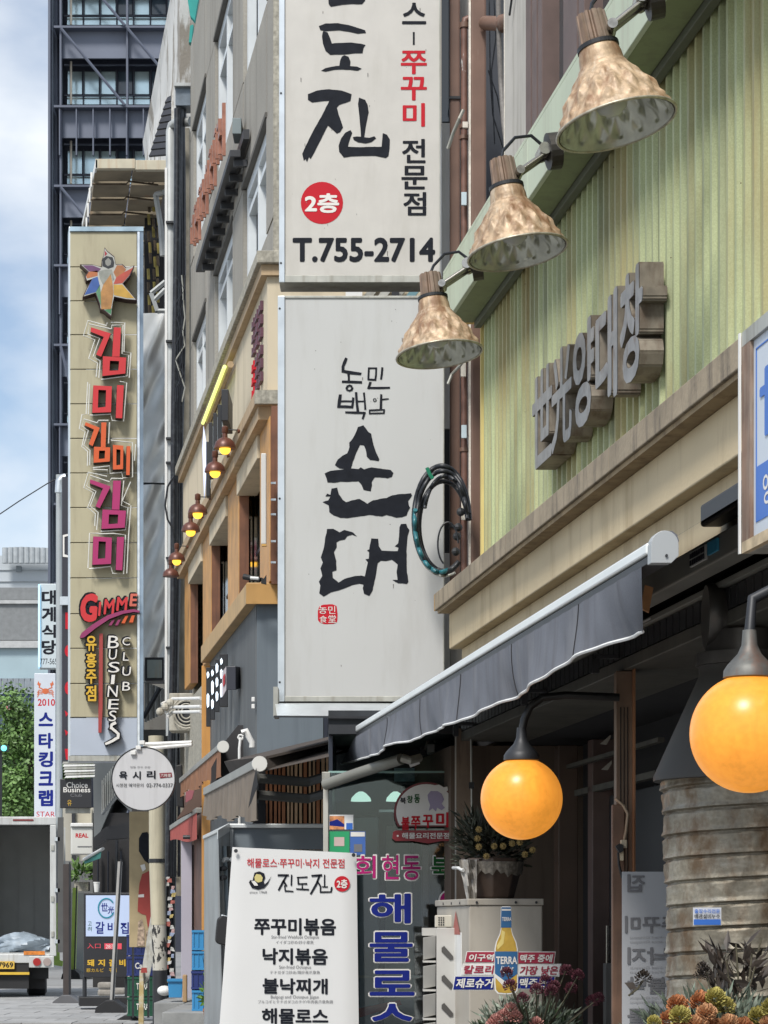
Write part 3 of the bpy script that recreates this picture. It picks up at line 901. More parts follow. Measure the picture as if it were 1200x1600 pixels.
def bell_lamp(label, loc, tilt, reach):
    r = thing('bell_lamp', label, 'lamp', loc, 'rusty bell lamps over the green front')
    r.rotation_euler = (R(-3), R(tilt), 0)
    prof = [(.060, .285), (.068, .28), (.072, .262), (.075, .25), (.0765, .235)]
    key = [(.0, .077), (.07, .080), (.085, .087), (.14, .092), (.2, .103), (.32, .123), (.45, .143), (.6, .163), (.75, .180), (.9, .196), (1, .206)]
    for i in range(51):
        q = i / 50
        for (a, ra), (c, rc) in zip(key[:-1], key[1:]):
            if a <= q <= c:
                rr = ra + (rc - ra) * (q - a) / (c - a)
        prof.append((rr, .228 - .222 * q))
    outer = B(); outer.lathe((0, 0, 0), prof, 216, disp=diamond(16, .017), closed_ends=False)
    outer.build('lamp_shade', rust_lamp, r, smooth=True, local=True, fix=False)
    inner = B(); inner.lathe((0, 0, 0), [(q[0] - .006, q[1] - .004) for q in prof], 216, disp=diamond(16, .016), closed_ends=False)
    inner.build('reflector', lamp_in, r, smooth=True, local=True, fix=False)
    rim = B(); rim.tube([(.209 * math.cos(a), .209 * math.sin(a), .004) for a in [2 * math.pi * i / 64 for i in range(64)]], .0055, 8, closed=True)
    rim.build('rim', mat('pale_lamp_rim', (.45, .42, .33), .4, .5, var=.3, scale=30, stain=(.2, .12, .06), stain_amt=.6, stain_scale=(20, 20, 20)), r, smooth=True, local=True)
    sk = B(); sk.lathe((0, 0, 0), [(.053, .285), (.054, .30), (.049, .385), (.048, .40), (.02, .403)], 64, disp=lambda v, t: .004 * (1 if math.sin(t * 12) > -.6 else -1) if v < .8 else 0)
    sk.build('socket_housing', fluted, r, local=True)
    cl = B(); cl.lathe((0, 0, 0), [(.073, .275), (.073, .289), (.055, .292)], 32); cl.build('collar', dark, r, local=True)
    bl = B(); bl.lathe((0, 0, 0), [(.02, .22), (.03, .19), (.055, .12), (.06, .09), (.05, .06), (.02, .04), (.002, .036)], 20)
    bl.build('bulb', mat('unlit_bulb', (.55, .56, .52), .2, var=.05), r, smooth=True, local=True)
    a0 = Vector((.055, -.03, .325)); a1 = Vector((reach, .02, .42))
    for dy in (-.022, .022):
        arm = B(); d = Vector((0, dy, 0)); arm.tube([a0 + d, a1 + d], .012, 8); arm.build('arm', chrome, r, local=True, smooth=True)
    pv = B(); pv.tube([a0 + Vector((0, -.045, 0)), a0 + Vector((0, .045, 0))], .018, 12); pv.build('pivot', chrome, r, local=True)
    pv = B(); pv.tube([a1 + Vector((-.03, -.05, 0)), a1 + Vector((-.03, .05, 0))], .026, 12); pv.build('pivot', chrome, r, local=True)
    ds = B(); ds.tube([a1 + Vector((-.01, 0, 0)), a1 + Vector((.04, 0, 0))], .075, 20); ds.build('wall_plate', mat('dark_wall_plate', (.05, .045, .04), .5, .5, var=.3, scale=20), r, local=True)
    cb = B(); cb.tube([Vector((.0, 0, .40)), Vector((.02, .03, .45)), Vector((.08, .03, .50)), Vector((.15, .03, .50)), a1 + Vector((0, .03, .02))], .007, 6)
    cb.build('flex', cable_m, r, local=True, smooth=True)
    return r
l1 = bell_lamp('biggest and highest rusty bell lamp nearest the camera', P(964, 197, 8.54), -13, .215)
l1.scale = (1.08,) * 3
l2 = copy_tree(l1); l2.location = P(809, 396, 10.33); l2.rotation_euler = (R(-4), R(-9), R(8)); l2['label'] = 'rusty bell lamp between the highest one and the lowest one'
l3 = copy_tree(l1); l3.location = P(687, 555, 12.0); l3.rotation_euler = (R(-3), R(-7), R(-6)); l3['label'] = 'smallest, lowest rusty bell lamp, overlapping the brush lettered sign'

# ------------------------------------------------------------------ big grey awning
aw = thing('awning', 'slate grey folding awning with white front rail along the restaurant front', 'awning', N(1.7, 9, 1.0))
ya, yb = 6.40, 12.45
S0 = 1.70
B().fbox(N, S0 - .03, S0 + .03, ya, yb, 1.020, 1.052).build('front_rail', mat('white_awning_rail', (.78, .8, .78), .35, .2, var=.05), aw, bevel=.006)
B().fbox(N, S0 - .025, S0 + .035, ya, yb, .995, 1.014).build('rail_channel', dark, aw)
t = B(); t.tube([N(S0 + .04, ya + .02, 1.062), N(S0 + .04, yb, 1.062)], .028, 10); t.build('rolled_hem', awn, aw, smooth=True)
ec = []
for i in range(13):
    a = math.pi * i / 12
    ec.append(N(S0 + .012 - .038 * math.cos(a), ya, 1.04 + .040 * math.sin(a)))
ec += [N(S0 + .050, ya, 1.01), N(S0 + .03, ya, .99), N(S0 - .026, ya, .99)]
t = B(); t.prism(ec, (N(0, .04, 0) - N(0, 0, 0)) * -1); t.build('end_cap', mat('pale_grey_plastic', (.36, .38, .385), .4, var=.05), aw, bevel=.004)
t = B(); q = N(S0 + .03, ya - .045, 1.0); t.lathe(q + Vector((-.015, 0, .01)), [(.004, 0), (.004, .01)], 10, 'Y'); t.build('screw', dark, aw)
# fabric
fb = B()
nseg = 24
vs, fs = [], []
for i in range(nseg + 1):
    yy = ya + .03 + (yb - ya - .03) * i / nseg
    vs += [N(S0 + .03, yy, 1.055), N(2.0, yy, 1.22), N(2.36, yy, 1.44)]
for i in range(nseg):
    for j in range(2):
        fs.append((3 * i + j, 3 * i + 3 + j, 3 * i + 4 + j, 3 * i + 1 + j))
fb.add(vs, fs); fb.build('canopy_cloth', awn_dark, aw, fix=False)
t = B(); t.fbox(N, 2.36, 2.44, ya + .5, 8.3, 1.42, 1.50); t.build('roller_case', dark, aw, bevel=.01)
# valance with folds
vs, fs = [], []
nx, nz = 220, 8
for i in range(nx + 1):
    q = i / nx
    yy = ya + .06 + (yb - ya - .06) * q
    for j in range(nz + 1):
        v = j / nz
        drop = .150 + .040 * math.sin(min(1, q * 1.35) * math.pi) + .005 * math.sin(q * math.pi * 9 + 1) - .04 * max(0, q - .85) / .15
        fold = (.018 * math.sin(q * 21 + 1.0) + .010 * math.sin(q * 47) + .005 * math.sin(q * 113 + 4 * v)) * v * v + .0015 * math.sin(q * 260 + v * 5) * (1 - v) + .05 * math.exp(-q * 30) * v
        vs.append(N(S0 - .027 + fold, yy + .22 * v * math.exp(-q * 22) - (-.55 * v * max(0, (q - .9) / .1) ** 2) , .995 - drop * v))
for i in range(nx):
    for j in range(nz):
        a = i * (nz + 1) + j
        fs.append((a, a + 1, a + nz + 2, a + nz + 1))
vb = B(); vb.add(vs, fs); val = vb.build('valance', awn, aw, fix=False, smooth=True)
hem = B(); hem.tube([vs[i * (nz + 1) + nz] for i in range(0, nx + 1, 2)], .0055, 6); hem.build('piping', white, val, smooth=True)
for q in (.13, .30, .47, .64, .80):
    i = int(q * nx)
    sm_ = B(); sm_.tube([vs[i * (nz + 1) + j] + Vector((-.002, -.001, 0)) for j in range(nz + 1)], .0016, 4); sm_.build('seam', awn_dark, val)
# folding arm: a grey box tube under the cloth at the near end
t = B(); t.fbox(N, 2.02, 2.10, 6.62, 8.05, 1.085, 1.165); arm = t.build('folding_arm', grey_box, aw, bevel=.006)
t = B(); t.fbox(N, 2.012, 2.0195, 7.02, 7.19, 1.105, 1.15); t.build('sticker', mat('black_white_sticker', (.45, .45, .43), .5, var=.1), arm)
for i in range(7):
    for j in range(2):
        B().fbox(N, 2.0095, 2.0115, 7.03 + i * .023, 7.044 + i * .023, 1.108 + j * .021, 1.124 + j * .021).build('sticker_mark', ink, arm)
t = B(); t.fbox(N, 2.012, 2.0195, 6.90, 7.0, 1.112, 1.15); t.build('blue_sticker', mat('blue_sticker', (.03, .25, .4), .5), arm)
t = B(); t.tube([N(2.06, 6.55, 1.11), N(2.2, 6.5, 1.13), N(2.3, 6.5, 1.2)], .03, 10); t.build('arm_joint', alu_d, aw, smooth=True)
t = B(); t.ppoly([(1008, 914), (1021, 918), (1014, 957), (1000, 950)], 7.6, .015)
tag(t.build('wooden_tag', mat('orange_wood_tag', (.5, .24, .1), .6, var=.2, scale=20)), 'small orange wooden tag hanging behind the near end of the grey awning', 'tag')

# ------------------------------------------------------------------ blue and white wall sign
bs = thing('wall_sign', 'blue and white light box in a wooden frame cut by the photo edge', 'sign', N(1.9, 5.7, 1.0))
woodf = mat('weathered_sign_frame', (.20, .125, .085), .7, var=.3, scale=10, stain=(.4, .36, .3), stain_amt=.4, stain_scale=(30, 30, 3))
ff = 1.9
B().fbox(N, ff + .012, ff + .16, 5.0, 6.27, 1.0, 1.60).build('case', alu_d, bs, bevel=.003)
B().fbox(N, ff - .006, ff + .011, 6.19, 6.262, 1.03, 1.56).build('frame_bar', woodf, bs)
B().fbox(N, ff - .012, ff - .007, 6.263, 6.275, 1.0, 1.6).build('frame_edge', white, bs)
B().fbox(N, ff - .006, ff + .011, 5.0, 6.262, 1.561, 1.60).build('frame_bar', alu_d, bs)
B().fbox(N, ff - .006, ff + .011, 5.0, 6.262, 1.0, 1.03).build('frame_bar', mat('yellowed_frame', (.5, .4, .26), .6, var=.3, scale=20), bs)
B().fbox(N, ff + .004, ff + .0115, 5.0, 6.188, 1.031, 1.56).build('face_panel', mat('cool_white_acrylic', (.55, .6, .66), .35, var=.03), bs)
blue = mat('sign_blue', (.03, .14, .52), .4, var=.05)
B().fbox(N, ff + .002, ff + .0036, 5.0, 6.165, 1.068, 1.215).build('blue_band', blue, bs)
for h0, h1 in ((1.53, 1.534),):
    B().fbox(N, ff + .002, ff + .0036, 5.0, 6.165, h0, h1).build('blue_line', blue, bs)
B().fbox(N, ff + .002, ff + .0036, 6.161, 6.165, 1.216, 1.53).build('blue_line', blue, bs)
t = B(); O = N(ff + .001, 6.13, 1.28); text_into(t, '世', O, N(ff + .001, 5.85, 1.28) - O, Vector((0, 0, .19)), (-1, 0, 0), 0, .03); t.build('lettering', blue, bs, fix=False)
t = B(); O = N(ff + .001, 6.10, 1.10); text_into(t, '양대창', O, N(ff + .001, 5.85, 1.10) - O, Vector((0, 0, .085)), (-1, 0, 0), 0, .01); t.build('lettering', white_ink, bs, fix=False)
t = B(); t.tube([N(2.0, 6.27, .98), N(2.1, 6.35, .96), N(2.2, 6.3, .99)], .03, 10); t.build('bracket', alu_d, bs, smooth=True)

# ------------------------------------------------------------------ amber globes
def globe_lamp(label, px, py, Y, arm_px, top_y):
    c = P(px, py, Y)
    r = thing('globe_lamp', label, 'lamp', c, 'amber globe lamps')
    t = B(); t.ball(c, .15, 40, 28); t.build('globe', globe_m, r, smooth=True)
    tilt = Vector((.0, 0, 0))
    cap = B(); cap.lathe(c, [(.052, .137), (.066, .141), (.065, .158), (.056, .172), (.030, .200), (.020, .222), (.017, .26)], 28)
    cap.build('cap', mat('zinc_grey_cap', (.14, .14, .13), .55, .5, var=.4, scale=14, stain=(.2, .09, .05), stain_amt=.6) if px > 1000 else dark, r, smooth=True)
    if arm_px:
        pts = [c + Vector((.0, 0, .24)), c + Vector((.01, 0, .29)), c + Vector((.03, .0, .335)), c + Vector((.075, .0, .37)), c + Vector((.16, 0, .378)), Vector((P(arm_px, top_y, Y).x, Y + .02, c.z + .372))]
        a = B(); a.tube(pts, .015, 10); a.build('gooseneck', mat('black_iron_arm', (.03, .03, .03), .4, .4, var=.2), r, smooth=True)
    else:
        a = B(); a.tube([c + Vector((0, 0, .25)), c + Vector((.01, .02, .34)), c + Vector((.16, .06, .42)), N(2.16, Y, c.z - EYE + .44)], .014, 10); a.build('gooseneck', dark, r, smooth=True)
    # the glow is emission on the globe surface, no lamp inside
    return r
globe_lamp('smaller amber globe lamp on a black gooseneck over the beer sign', 815, 1248, 8.42, 968, 1105)
globe_lamp('larger amber globe lamp cut by the right photo edge, over the metal duct', 1171, 1146, 5.8, None, 0)
# ------------------------------------------------------------------ duct
dc = thing('exhaust_duct', 'wide dented galvanised spiral duct with a dark cone on top', 'duct', (1.13, 7.4, 0))
cx, cy = 1.155, 7.35
prof = []
t = B()
n, turns = 72, 15
z0, z1 = 0.55, EYE + (1440 - 1218) / F * 7.35
vs, fs = [], []
rows = 190
pitch = .0745
K = 14
dz = pitch / K
rows = int((z1 - z0) / dz)
for i in range(-K, rows + 1):
    for j in range(n + 1):
        a = math.pi / 2 + 2 * math.pi * j / n
        zz = min(z1, z0 + i * dz + j / n * pitch)
        ph = i % K
        rr = .252 + {0: -.007, 1: -.008, 2: .004, 3: .003}.get(ph, 0) + .005 * math.sin(a * 3 + zz * 7) + .003 * math.sin(a * 9 - zz * 23) + .0025 * math.sin(a * 13 + zz * 51) + .002 * math.sin(a * 29 - zz * 90)
        vs.append((cx - .015 * (zz - 1) + rr * math.cos(a), cy + rr * math.sin(a), zz))
for i in range(rows + K):
    for j in range(n):
        q = i * (n + 1) + j
        fs.append((q, q + 1, q + n + 2, q + n + 1))
t.add(vs, fs); t.build('spiral_tube', zinc, dc, smooth=True, fix=False)
t = B(); t.lathe((cx - .01, cy, 0), [(.285, z1 - .005), (.285, z1 + .01), (.14, z1 + .33), (.14, z1 + .36)], 40); t.build('cone', mat('dark_grey_cone', (.05, .047, .043), .6, .2, var=.15), dc, smooth=True)
t = B(); t.lathe((cx - .01, cy, 0), [(.15, z1 + .361), (.15, z1 + .40), (.12, z1 + .401), (.12, z1 + .47)], 32); t.build('neck', mat('dark_zinc', (.09, .085, .078), .4, .6, var=.3, scale=12), dc, smooth=True)
def ribs(v, a): return .006 * math.sin(v * 70)
t = B(); t.lathe((cx - .13, cy, z1 + .52), [(.10, i * .02) for i in range(50)], 32, 'X', disp=ribs); t.build('side_branch', MATS['dark_zinc'], dc, smooth=True)
sk = B(); O = P(1083, 1446, 7.04); sk.add([O, P(1127, 1446, 7.04), P(1127, 1418, 7.04), P(1083, 1418, 7.04)], [(0, 1, 2, 3)])
s_ = sk.build('sticker', mat('white_sticker', (.6, .62, .66), .5, var=.03), dc, fix=False)
ptext('출장수리전문', (1085, 1420.5, 1125, 1427), 7.036, blue, s_, bold=.02)
ptext('배관설비누수', (1085, 1428.5, 1125, 1435), 7.036, ink, s_, bold=.02)
sk = B(); sk.add([P(1084, 1445, 7.037), P(1126, 1445, 7.037), P(1126, 1436.5, 7.037), P(1084, 1436.5, 7.037)], [(0, 1, 2, 3)]); sk.build('sticker_band', blue, s_, fix=False)

# banner's reflection in the glass door, built as a cloth with mirrored print
rb = thing('banner_reflection', 'banner reflected in the glass door, built as cloth with reversed lettering, beside the duct', 'banner', P(1010, 1600, 8.1))
B().pbox(972, 1362, 1070, 1900, 8.1, .006).build('banner_cloth', mat('greyed_white_cloth', (.40, .41, .43), .8, var=.05, scale=2), rb)
for body, bx in (('집', (980, 1366, 1008, 1394)), ('쭈꾸미', (976, 1431, 1062, 1458)), ('낙지', (980, 1480, 1042, 1507)), ('불낙', (980, 1526, 1042, 1553)), ('해물', (980, 1575, 1042, 1602))):
    ptext(body, bx, 8.098, grey_ink, rb, bold=.028, fx=True)
for y_ in (1463, 1470, 1510, 1517, 1557, 1564):
    ptext('Stir-fried Octopus', (984, y_, 1050, y_ + 4), 8.098, mat('faint_print', (.27, .27, .28), .6), rb, fx=True)
# socket and wire on the post
sw = thing('power_socket', 'beige wall socket with black plugs and a bent cable on the brown post', 'socket', P(973, 1330, 8.38))
t = B(); t.tube([P(962, 1248, 8.42), P(975, 1260, 8.4), P(981, 1272, 8.4), P(978, 1300, 8.4), P(975, 1315, 8.38)], .006, 8); t.build('cable', mat('beige_cable', (.42, .32, .22), .5), sw, smooth=True)
B().pbox(970, 1312, 980, 1325, 8.36, .03).build('socket_box', mat('beige_plastic', (.6, .5, .35), .5), sw, bevel=.003)
B().pbox(969, 1327, 975, 1345, 8.36, .03).build('socket_box', MATS['beige_plastic'], sw, bevel=.003)
B().ppoly([(962, 1322), (968, 1318), (974, 1320), (974, 1330), (968, 1333)], 8.34, .03).build('plug', rubber, sw)
t = B(); t.tube([P(966, 1332, 8.36), P(967, 1350, 8.36), P(972, 1372, 8.36)], .005, 6); t.build('cable', rubber, sw)

# ------------------------------------------------------------------ plants
def leaf_geo(b, c, d, L, w, bend=.2):
    d = Vector(d).normalized()
    side = d.cross(Vector((random.uniform(-1, 1), random.uniform(-1, 1), random.uniform(-.3, 1)))).normalized()
    up = side.cross(d)
    m1 = c + d * L * .45 + side * w / 2 - up * bend * L * .1
    m2 = c + d * L * .45 - side * w / 2 - up * bend * L * .1
    tip = c + d * L - up * bend * L * .4
    b.add([c, m1, tip, m2], [(0, 1, 2), (0, 2, 3)])

def rdir(zmin=-.3, zmax=1):
    while True:
        v = Vector((random.uniform(-1, 1), random.uniform(-1, 1), random.uniform(zmin, zmax)))
        if .1 < v.length < 1:
            return v.normalized()

def petal_ball(c, r, n, m, parent, name='bloom'):
    b = B()
    for i in range(n):
        z = 1 - 2 * (i + .5) / n
        if z < -.75: continue
        a = i * 2.39996
        q = math.sqrt(1 - z * z)
        d = Vector((q * math.cos(a), q * math.sin(a), z))
        s = d.cross(Vector((0, 0, 1)))
        if s.length < .01: s = Vector((1, 0, 0))
        s.normalize(); u = s.cross(d)
        rr = r * random.uniform(.85, 1.08)
        w = r * .30
        base = Vector(c) + d * rr * .55
        b.add([base - s * w * .4, base + s * w * .4, Vector(c) + d * rr + s * w * .6 + u * w * .3, Vector(c) + d * rr * 1.02 + u * w * .9, Vector(c) + d * rr - s * w * .6 + u * w * .3],
              [(0, 1, 2, 3, 4)])
    return b.build(name, m, parent, fix=False)

green_a = mat('dusty_green_leaf', (.075, .115, .06), .6, var=.5, scale=30)
green_b = mat('grey_green_leaf', (.13, .16, .12), .6, var=.5, scale=30)
green_c = mat('dark_brown_leaf', (.05, .038, .03), .5, var=.5, scale=25)
stem_m = mat('dry_stem', (.09, .08, .05), .7, var=.3, scale=20)
burg = mat('burgundy_petal', (.12, .03, .045), .7, var=.4, scale=60)
pinkp = mat('dusty_pink_petal', (.46, .22, .19), .7, var=.35, scale=60)
orangep = mat('orange_petal', (.42, .17, .07), .65, var=.35, scale=60)
yellowp = mat('yellow_petal', (.38, .33, .09), .65, var=.3, scale=60)
peachp = mat('peach_petal', (.52, .28, .14), .65, var=.35, scale=60)

def foliage(parent, cx, cy, cz, rx, ry, rz, n, L, w, m, name='foliage'):
    b = B()
    for i in range(n):
        d = rdir(-.4, 1)
        k = random.uniform(.25, 1)
        c = Vector((cx + d.x * rx * k, cy + d.y * ry * k, cz + d.z * rz * k))
        leaf_geo(b, c, d + Vector((0, 0, .3)) + rdir() * .6, L * random.uniform(.6, 1.2), w)
    o = b.build(name, m, parent, fix=False)
    return o

# bush of burgundy thistle heads in front of the air conditioner
bp = thing('flower_arrangement', 'bunch of dry burgundy and pink flowers with grey-green leaves below the beer sign', 'flowers', P(835, 1700, 9.3))
c0 = P(830, 1600, 9.3)
foliage(bp, c0.x, c0.y, c0.z - .05, .24, .14, .16, 1300, .05, .010, green_b)
foliage(bp, c0.x, c0.y, c0.z - .09, .24, .14, .14, 700, .06, .02, green_a)
foliage(bp, c0.x - .07, c0.y - .05, c0.z + .02, .13, .05, .09, 260, .03, .012, mat('pale_dusty_leaf', (.26, .30, .24), .7, var=.3, scale=30), 'pale_sprays')
heads = [(792, 1521), (797, 1541), (838, 1547), (861, 1549), (853, 1533), (866, 1541), (884, 1517), (903, 1525), (892, 1545), (926, 1565), (935, 1560), (817, 1560)]
for i, (x, y_) in enumerate(heads):
    q = P(x, y_, 9.14 + random.uniform(-.05, .05))
    petal_ball(q, random.uniform(.024, .030), 70, burg, bp)
    t = B(); t.tube([q, q.lerp(P(830, 1640, 9.3), .5) + Vector((.01, 0, 0)), P(830, 1640, 9.3)], .003, 5); t.build('stem', stem_m, bp)
for x, y_, r_ in ((798, 1577, .028), (786, 1588, .03), (775, 1595, .03), (806, 1590, .03), (838, 1600, .03), (770, 1602, .03)):
    petal_ball(P(x, y_, 9.18), r_, 60, pinkp, bp)
B().pbox(740, 1625, 930, 1750, 9.2, .25).build('planter_box', mat('dark_planter', (.05, .045, .04), .7), bp, bevel=.01)

# orange and yellow chrysanthemums at the corner
cf = thing('flower_arrangement', 'artificial orange, peach and yellow pompom flowers at the foot of the duct', 'flowers', P(1110, 1700, 6.5))
c0 = P(1120, 1620, 6.6)
foliage(cf, c0.x, c0.y, c0.z + .0, .24, .12, .12, 900, .06, .012, green_b)
blooms = [(1022, 1597, .02, yellowp), (1045, 1594, .028, orangep), (1059, 1571, .031, orangep), (1063, 1588, .031, yellowp), (1078, 1603, .03, orangep), (1095, 1566, .033, orangep), (1104, 1584, .03, peachp),
          (1118, 1560, .031, yellowp), (1133, 1573, .029, yellowp), (1090, 1603, .032, peachp), (1138, 1602, .032, peachp), (1186, 1590, .033, yellowp), (1206, 1575, .03, yellowp), (1162, 1606, .03, orangep), (1112, 1606, .03, orangep), (1204, 1603, .032, peachp)]
for i, (x, y_, r_, m_) in enumerate(blooms):
    petal_ball(P(x, y_, 6.42 + .03 * (i % 3)), r_, 110, m_, cf)
dl = B()
for i in range(90):
    a = random.uniform(0, 1)
    base = P(1148 + random.uniform(-40, 45), 1560 - random.uniform(0, 85) * (1 - abs(random.uniform(-1, 1)) * .5), 6.75 + random.uniform(-.08, .08))
    leaf_geo(dl, base, Vector((random.uniform(-.9, .9), random.uniform(-.4, .4), random.uniform(.2, 1.2))), random.uniform(.04, .085), .022)
dl.build('dark_leaves', green_c, cf, fix=False)['kind'] = 'stuff'
for (a, c) in (((1140, 1600), (1135, 1500)), ((1150, 1600), (1150, 1475)), ((1155, 1600), (1175, 1490)), ((1110, 1590), (1103, 1515)), ((1150, 1600), (1190, 1465))):
    t = B(); t.tube([P(*a, 6.7), P((a[0] + c[0]) / 2 + 4, (a[1] + c[1]) / 2, 6.7), P(*c, 6.7)], .003, 5); t.build('stem', stem_m, cf)
for x, y_ in ((1098, 1512), (1103, 1520), (1094, 1525)):
    petal_ball(P(x, y_, 6.7), .02, 40, green_c, cf, 'seed_head')
B().pbox(1030, 1632, 1230, 1750, 6.45, .25).build('planter_box', MATS['dark_planter'], cf, bevel=.01)

# rose stem in front of the reversed banner
rs = thing('dried_rose', 'single dark dried rose hanging before the reversed banner', 'flower', P(1000, 1560, 8.0))
petal_ball(P(1005, 1528, 8.0), .03, 50, green_c, rs)
t = B(); t.tube([P(1005, 1532, 8.0), P(996, 1545, 8.0), P(982, 1556, 8.0)], .004, 5); t.build('stem', stem_m, rs)
t = B(); leaf_geo(t, P(996, 1545, 8.0), (-1, 0, .5), .05, .03); leaf_geo(t, P(990, 1552, 8.0), (-.6, 0, .8), .04, .02); t.build('leaves', green_c, rs, fix=False)

# ------------------------------------------------------------------ air conditioner and what stands on it
AY = 10.35
acm = mat('beige_powder_coat', (.40, .365, .31), .5, 0, var=.05, scale=3, stain=(.22, .19, .15), stain_amt=.4, stain_scale=(4, 4, 1.5))
ac = thing('outdoor_air_conditioner', 'tall beige air conditioner housing carrying the flower pot', 'air conditioner', P(790, 1900, AY))
x0, x1 = P(733, 0, AY).x, P(848, 0, AY).x
def ACF(x, y_, h): return Vector((x - KN * (y_ - AY), y_, EYE + h))
B().fbox(ACF, x0, x1, AY, AY + .85, -1.15, .072).build('body', acm, ac, bevel=.006)
B().fbox(ACF, x0 - .008, x1 + .004, AY - .006, AY + .86, .073, .103).build('lid', acm, ac, bevel=.004)
for x in (745, 806, 838):
    t = B(); t.lathe(P(x, 1410, AY - .012), [(.006, 0), (.006, .006)], 10, 'Y'); t.build('screw', dark, ac)
for i in range(3):
    t = B(); t.lathe(ACF(x0 - .012, AY + .18 + .22 * i, .085), [(.006, 0), (.006, .006)], 10, 'X'); t.build('screw', dark, ac)
B().fbox(ACF, x0 - .003, x0 - .0005, AY + .18, AY + .42, -.28, -.05).build('notice', white, ac)
t = B(); q = [ACF(x0 - .004, AY + .20, -.06), ACF(x0 - .004, AY + .32, .05), ACF(x0 - .004, AY + .40, -.06)]; t.add(q, [(0, 1, 2)]); t.build('red_triangle_print', mat('faded_red_print', (.35, .1, .08), .6), ac, fix=False)

pt = thing('flower_pot', 'brown glazed pot of dry yellow flowers on top of the air conditioner', 'flower pot', P(768, 1404, 10.6))
t = B(); t.lathe(P(768, 1404, 10.6), [(.095, 0), (.105, .005), (.145, .16), (.15, .17), (.145, .185), (.13, .185), (.12, .12)], 8); t.build('pot', mat('brown_glazed_pot', (.10, .068, .052), .4, var=.2, scale=10), pt, bevel=.006)
t = B()
q0 = P(768, 1404, 10.6)
ring = []
for j in range(49):
    a = 2 * math.pi * j / 48
    ring.append((a, .148 + .012 * abs(math.sin(a * 11)) + random.uniform(0, .01)))
vs, fs = [], []
for j, (a, dpt) in enumerate(ring):
    k_ = 1 / math.cos(((a + math.pi / 8) % (math.pi / 4)) - math.pi / 8) * math.cos(math.pi / 8)
    vs += [q0 + Vector((.1505 * math.cos(a), .1505 * math.sin(a), .168)), q0 + Vector((.139 * math.cos(a), .139 * math.sin(a), .168 - (dpt - .148) * 2.2 - .03))]
for j in range(48): fs.append((2 * j, 2 * j + 2, 2 * j + 3, 2 * j + 1))
t.add(vs, fs); t.build('glaze_drip', mat('speckled_glaze', (.26, .23, .19), .4, var=.4, scale=60), pt, fix=False)
c0 = P(768, 1335, 10.6)
foliage(pt, c0.x, c0.y, c0.z + .03, .17, .13, .17, 900, .055, .014, mat('shade_dark_dry_leaf', (.035, .04, .025), .7, var=.5, scale=30))  # shade on the plant is put into the darkened leaf colour
foliage(pt, c0.x - .08, c0.y - .05, c0.z + .10, .09, .07, .1, 90, .08, .012, MATS['shade_dark_dry_leaf'], 'spiky_leaves')
yc = mat('dry_yellow_petal', (.30, .21, .07), .7, var=.4, scale=60)
for x, y_ in ((748, 1323), (772, 1322), (786, 1322), (748, 1296), (800, 1318), (812, 1316), (760, 1338), (832, 1328), (746, 1310), (820, 1335)):
    q = P(x, y_, 10.44); t = B()
    for i in range(10):
        a = i * math.pi / 5; u = Vector((math.cos(a), 0, math.sin(a))); v_ = Vector((-math.sin(a), 0, math.cos(a)))
        t.add([q, q + u * .011 + v_ * .004, q + u * .017, q + u * .011 - v_ * .004], [(0, 1, 2, 3)])
    t.ball(q + Vector((0, -.003, 0)), .006, 8, 5)
    t.build('bloom', yc, pt, fix=False)
bag = thing('plastic_sheet', 'crumpled translucent plastic tied to the post left of the flower pot', 'plastic bag', P(735, 1400, 10.5))
vs, fs = [], []
for i in range(9):
    for j in range(7):
        u, v = i / 8, j / 6
        vs.append(P(717 + 12 * v + 28 * u * (1 - .45 * v), 1343 + 62 * v, 10.45) + Vector((0, .02 * math.sin(9 * u + 3 * v) + .01 * math.sin(23 * v + 5 * u), 0)))
for i in range(8):
    for j in range(6):
        a = i * 7 + j; fs.append((a, a + 1, a + 8, a + 7))
t = B(); t.add(vs, fs); t.build('sheet', mat('crumpled_plastic', (.34, .32, .29), .2, var=.3, scale=20, stain=(.15, .13, .12), stain_amt=.5, stain_scale=(30, 30, 20)), bag, fix=False)
t = B(); t.tube([P(708, 1356, 10.9), P(716, 1356, 10.5), P(724, 1360, 10.44)], .008, 6); t.build('tie', white, bag)

# beer bottle sign
BY = 9.9
bt = thing('beer_sign', 'cut-out beer bottle sign with red and navy slogan strips', 'sign', P(791, 1555, BY))
sc = lambda pts: zpts(pts, 640, 1280, 3.75)
half = [(0, 510), (20, 510), (30, 516), (32, 560), (31, 640), (38, 672), (60, 720), (68, 760), (70, 960), (66, 1005), (50, 1022), (0, 1026)]
def bottle(k, dx=0):
    r_ = [(566 + x * k, y_ + (0 if k >= 1 else 4)) for x, y_ in half]
    l_ = [(566 - x * k, y_ + (0 if k >= 1 else 4)) for x, y_ in reversed(half)]
    return r_ + l_[1:-1]
out = [P(x, y_, BY) for x, y_ in sc(bottle(1.0))]
t = B(); t.prism(out, (0, .012, 0)); t.build('bottle_board', white, bt)
inn = [(566 + (x - 566) * .90, 516 + (y_ - 510) * .975) for x, y_ in bottle(1.0)]
gold = mat('amber_bottle_print', (.52, .33, .05), .35, var=.25, scale=14)
flat([sc(inn)], BY - .001, gold, bt, 'bottle_print')
bl_ = mat('bottle_label_blue', (.025, .12, .28), .4, var=.08)
flat([sc([(538, 516), (594, 516), (597, 575), (597, 635), (535, 635), (536, 560)])], BY - .002, bl_, bt, 'neck_label')
flat([sc([(500, 775), (632, 775), (632, 905), (566, 955), (500, 905)])], BY - .002, bl_, bt, 'bottle_label')
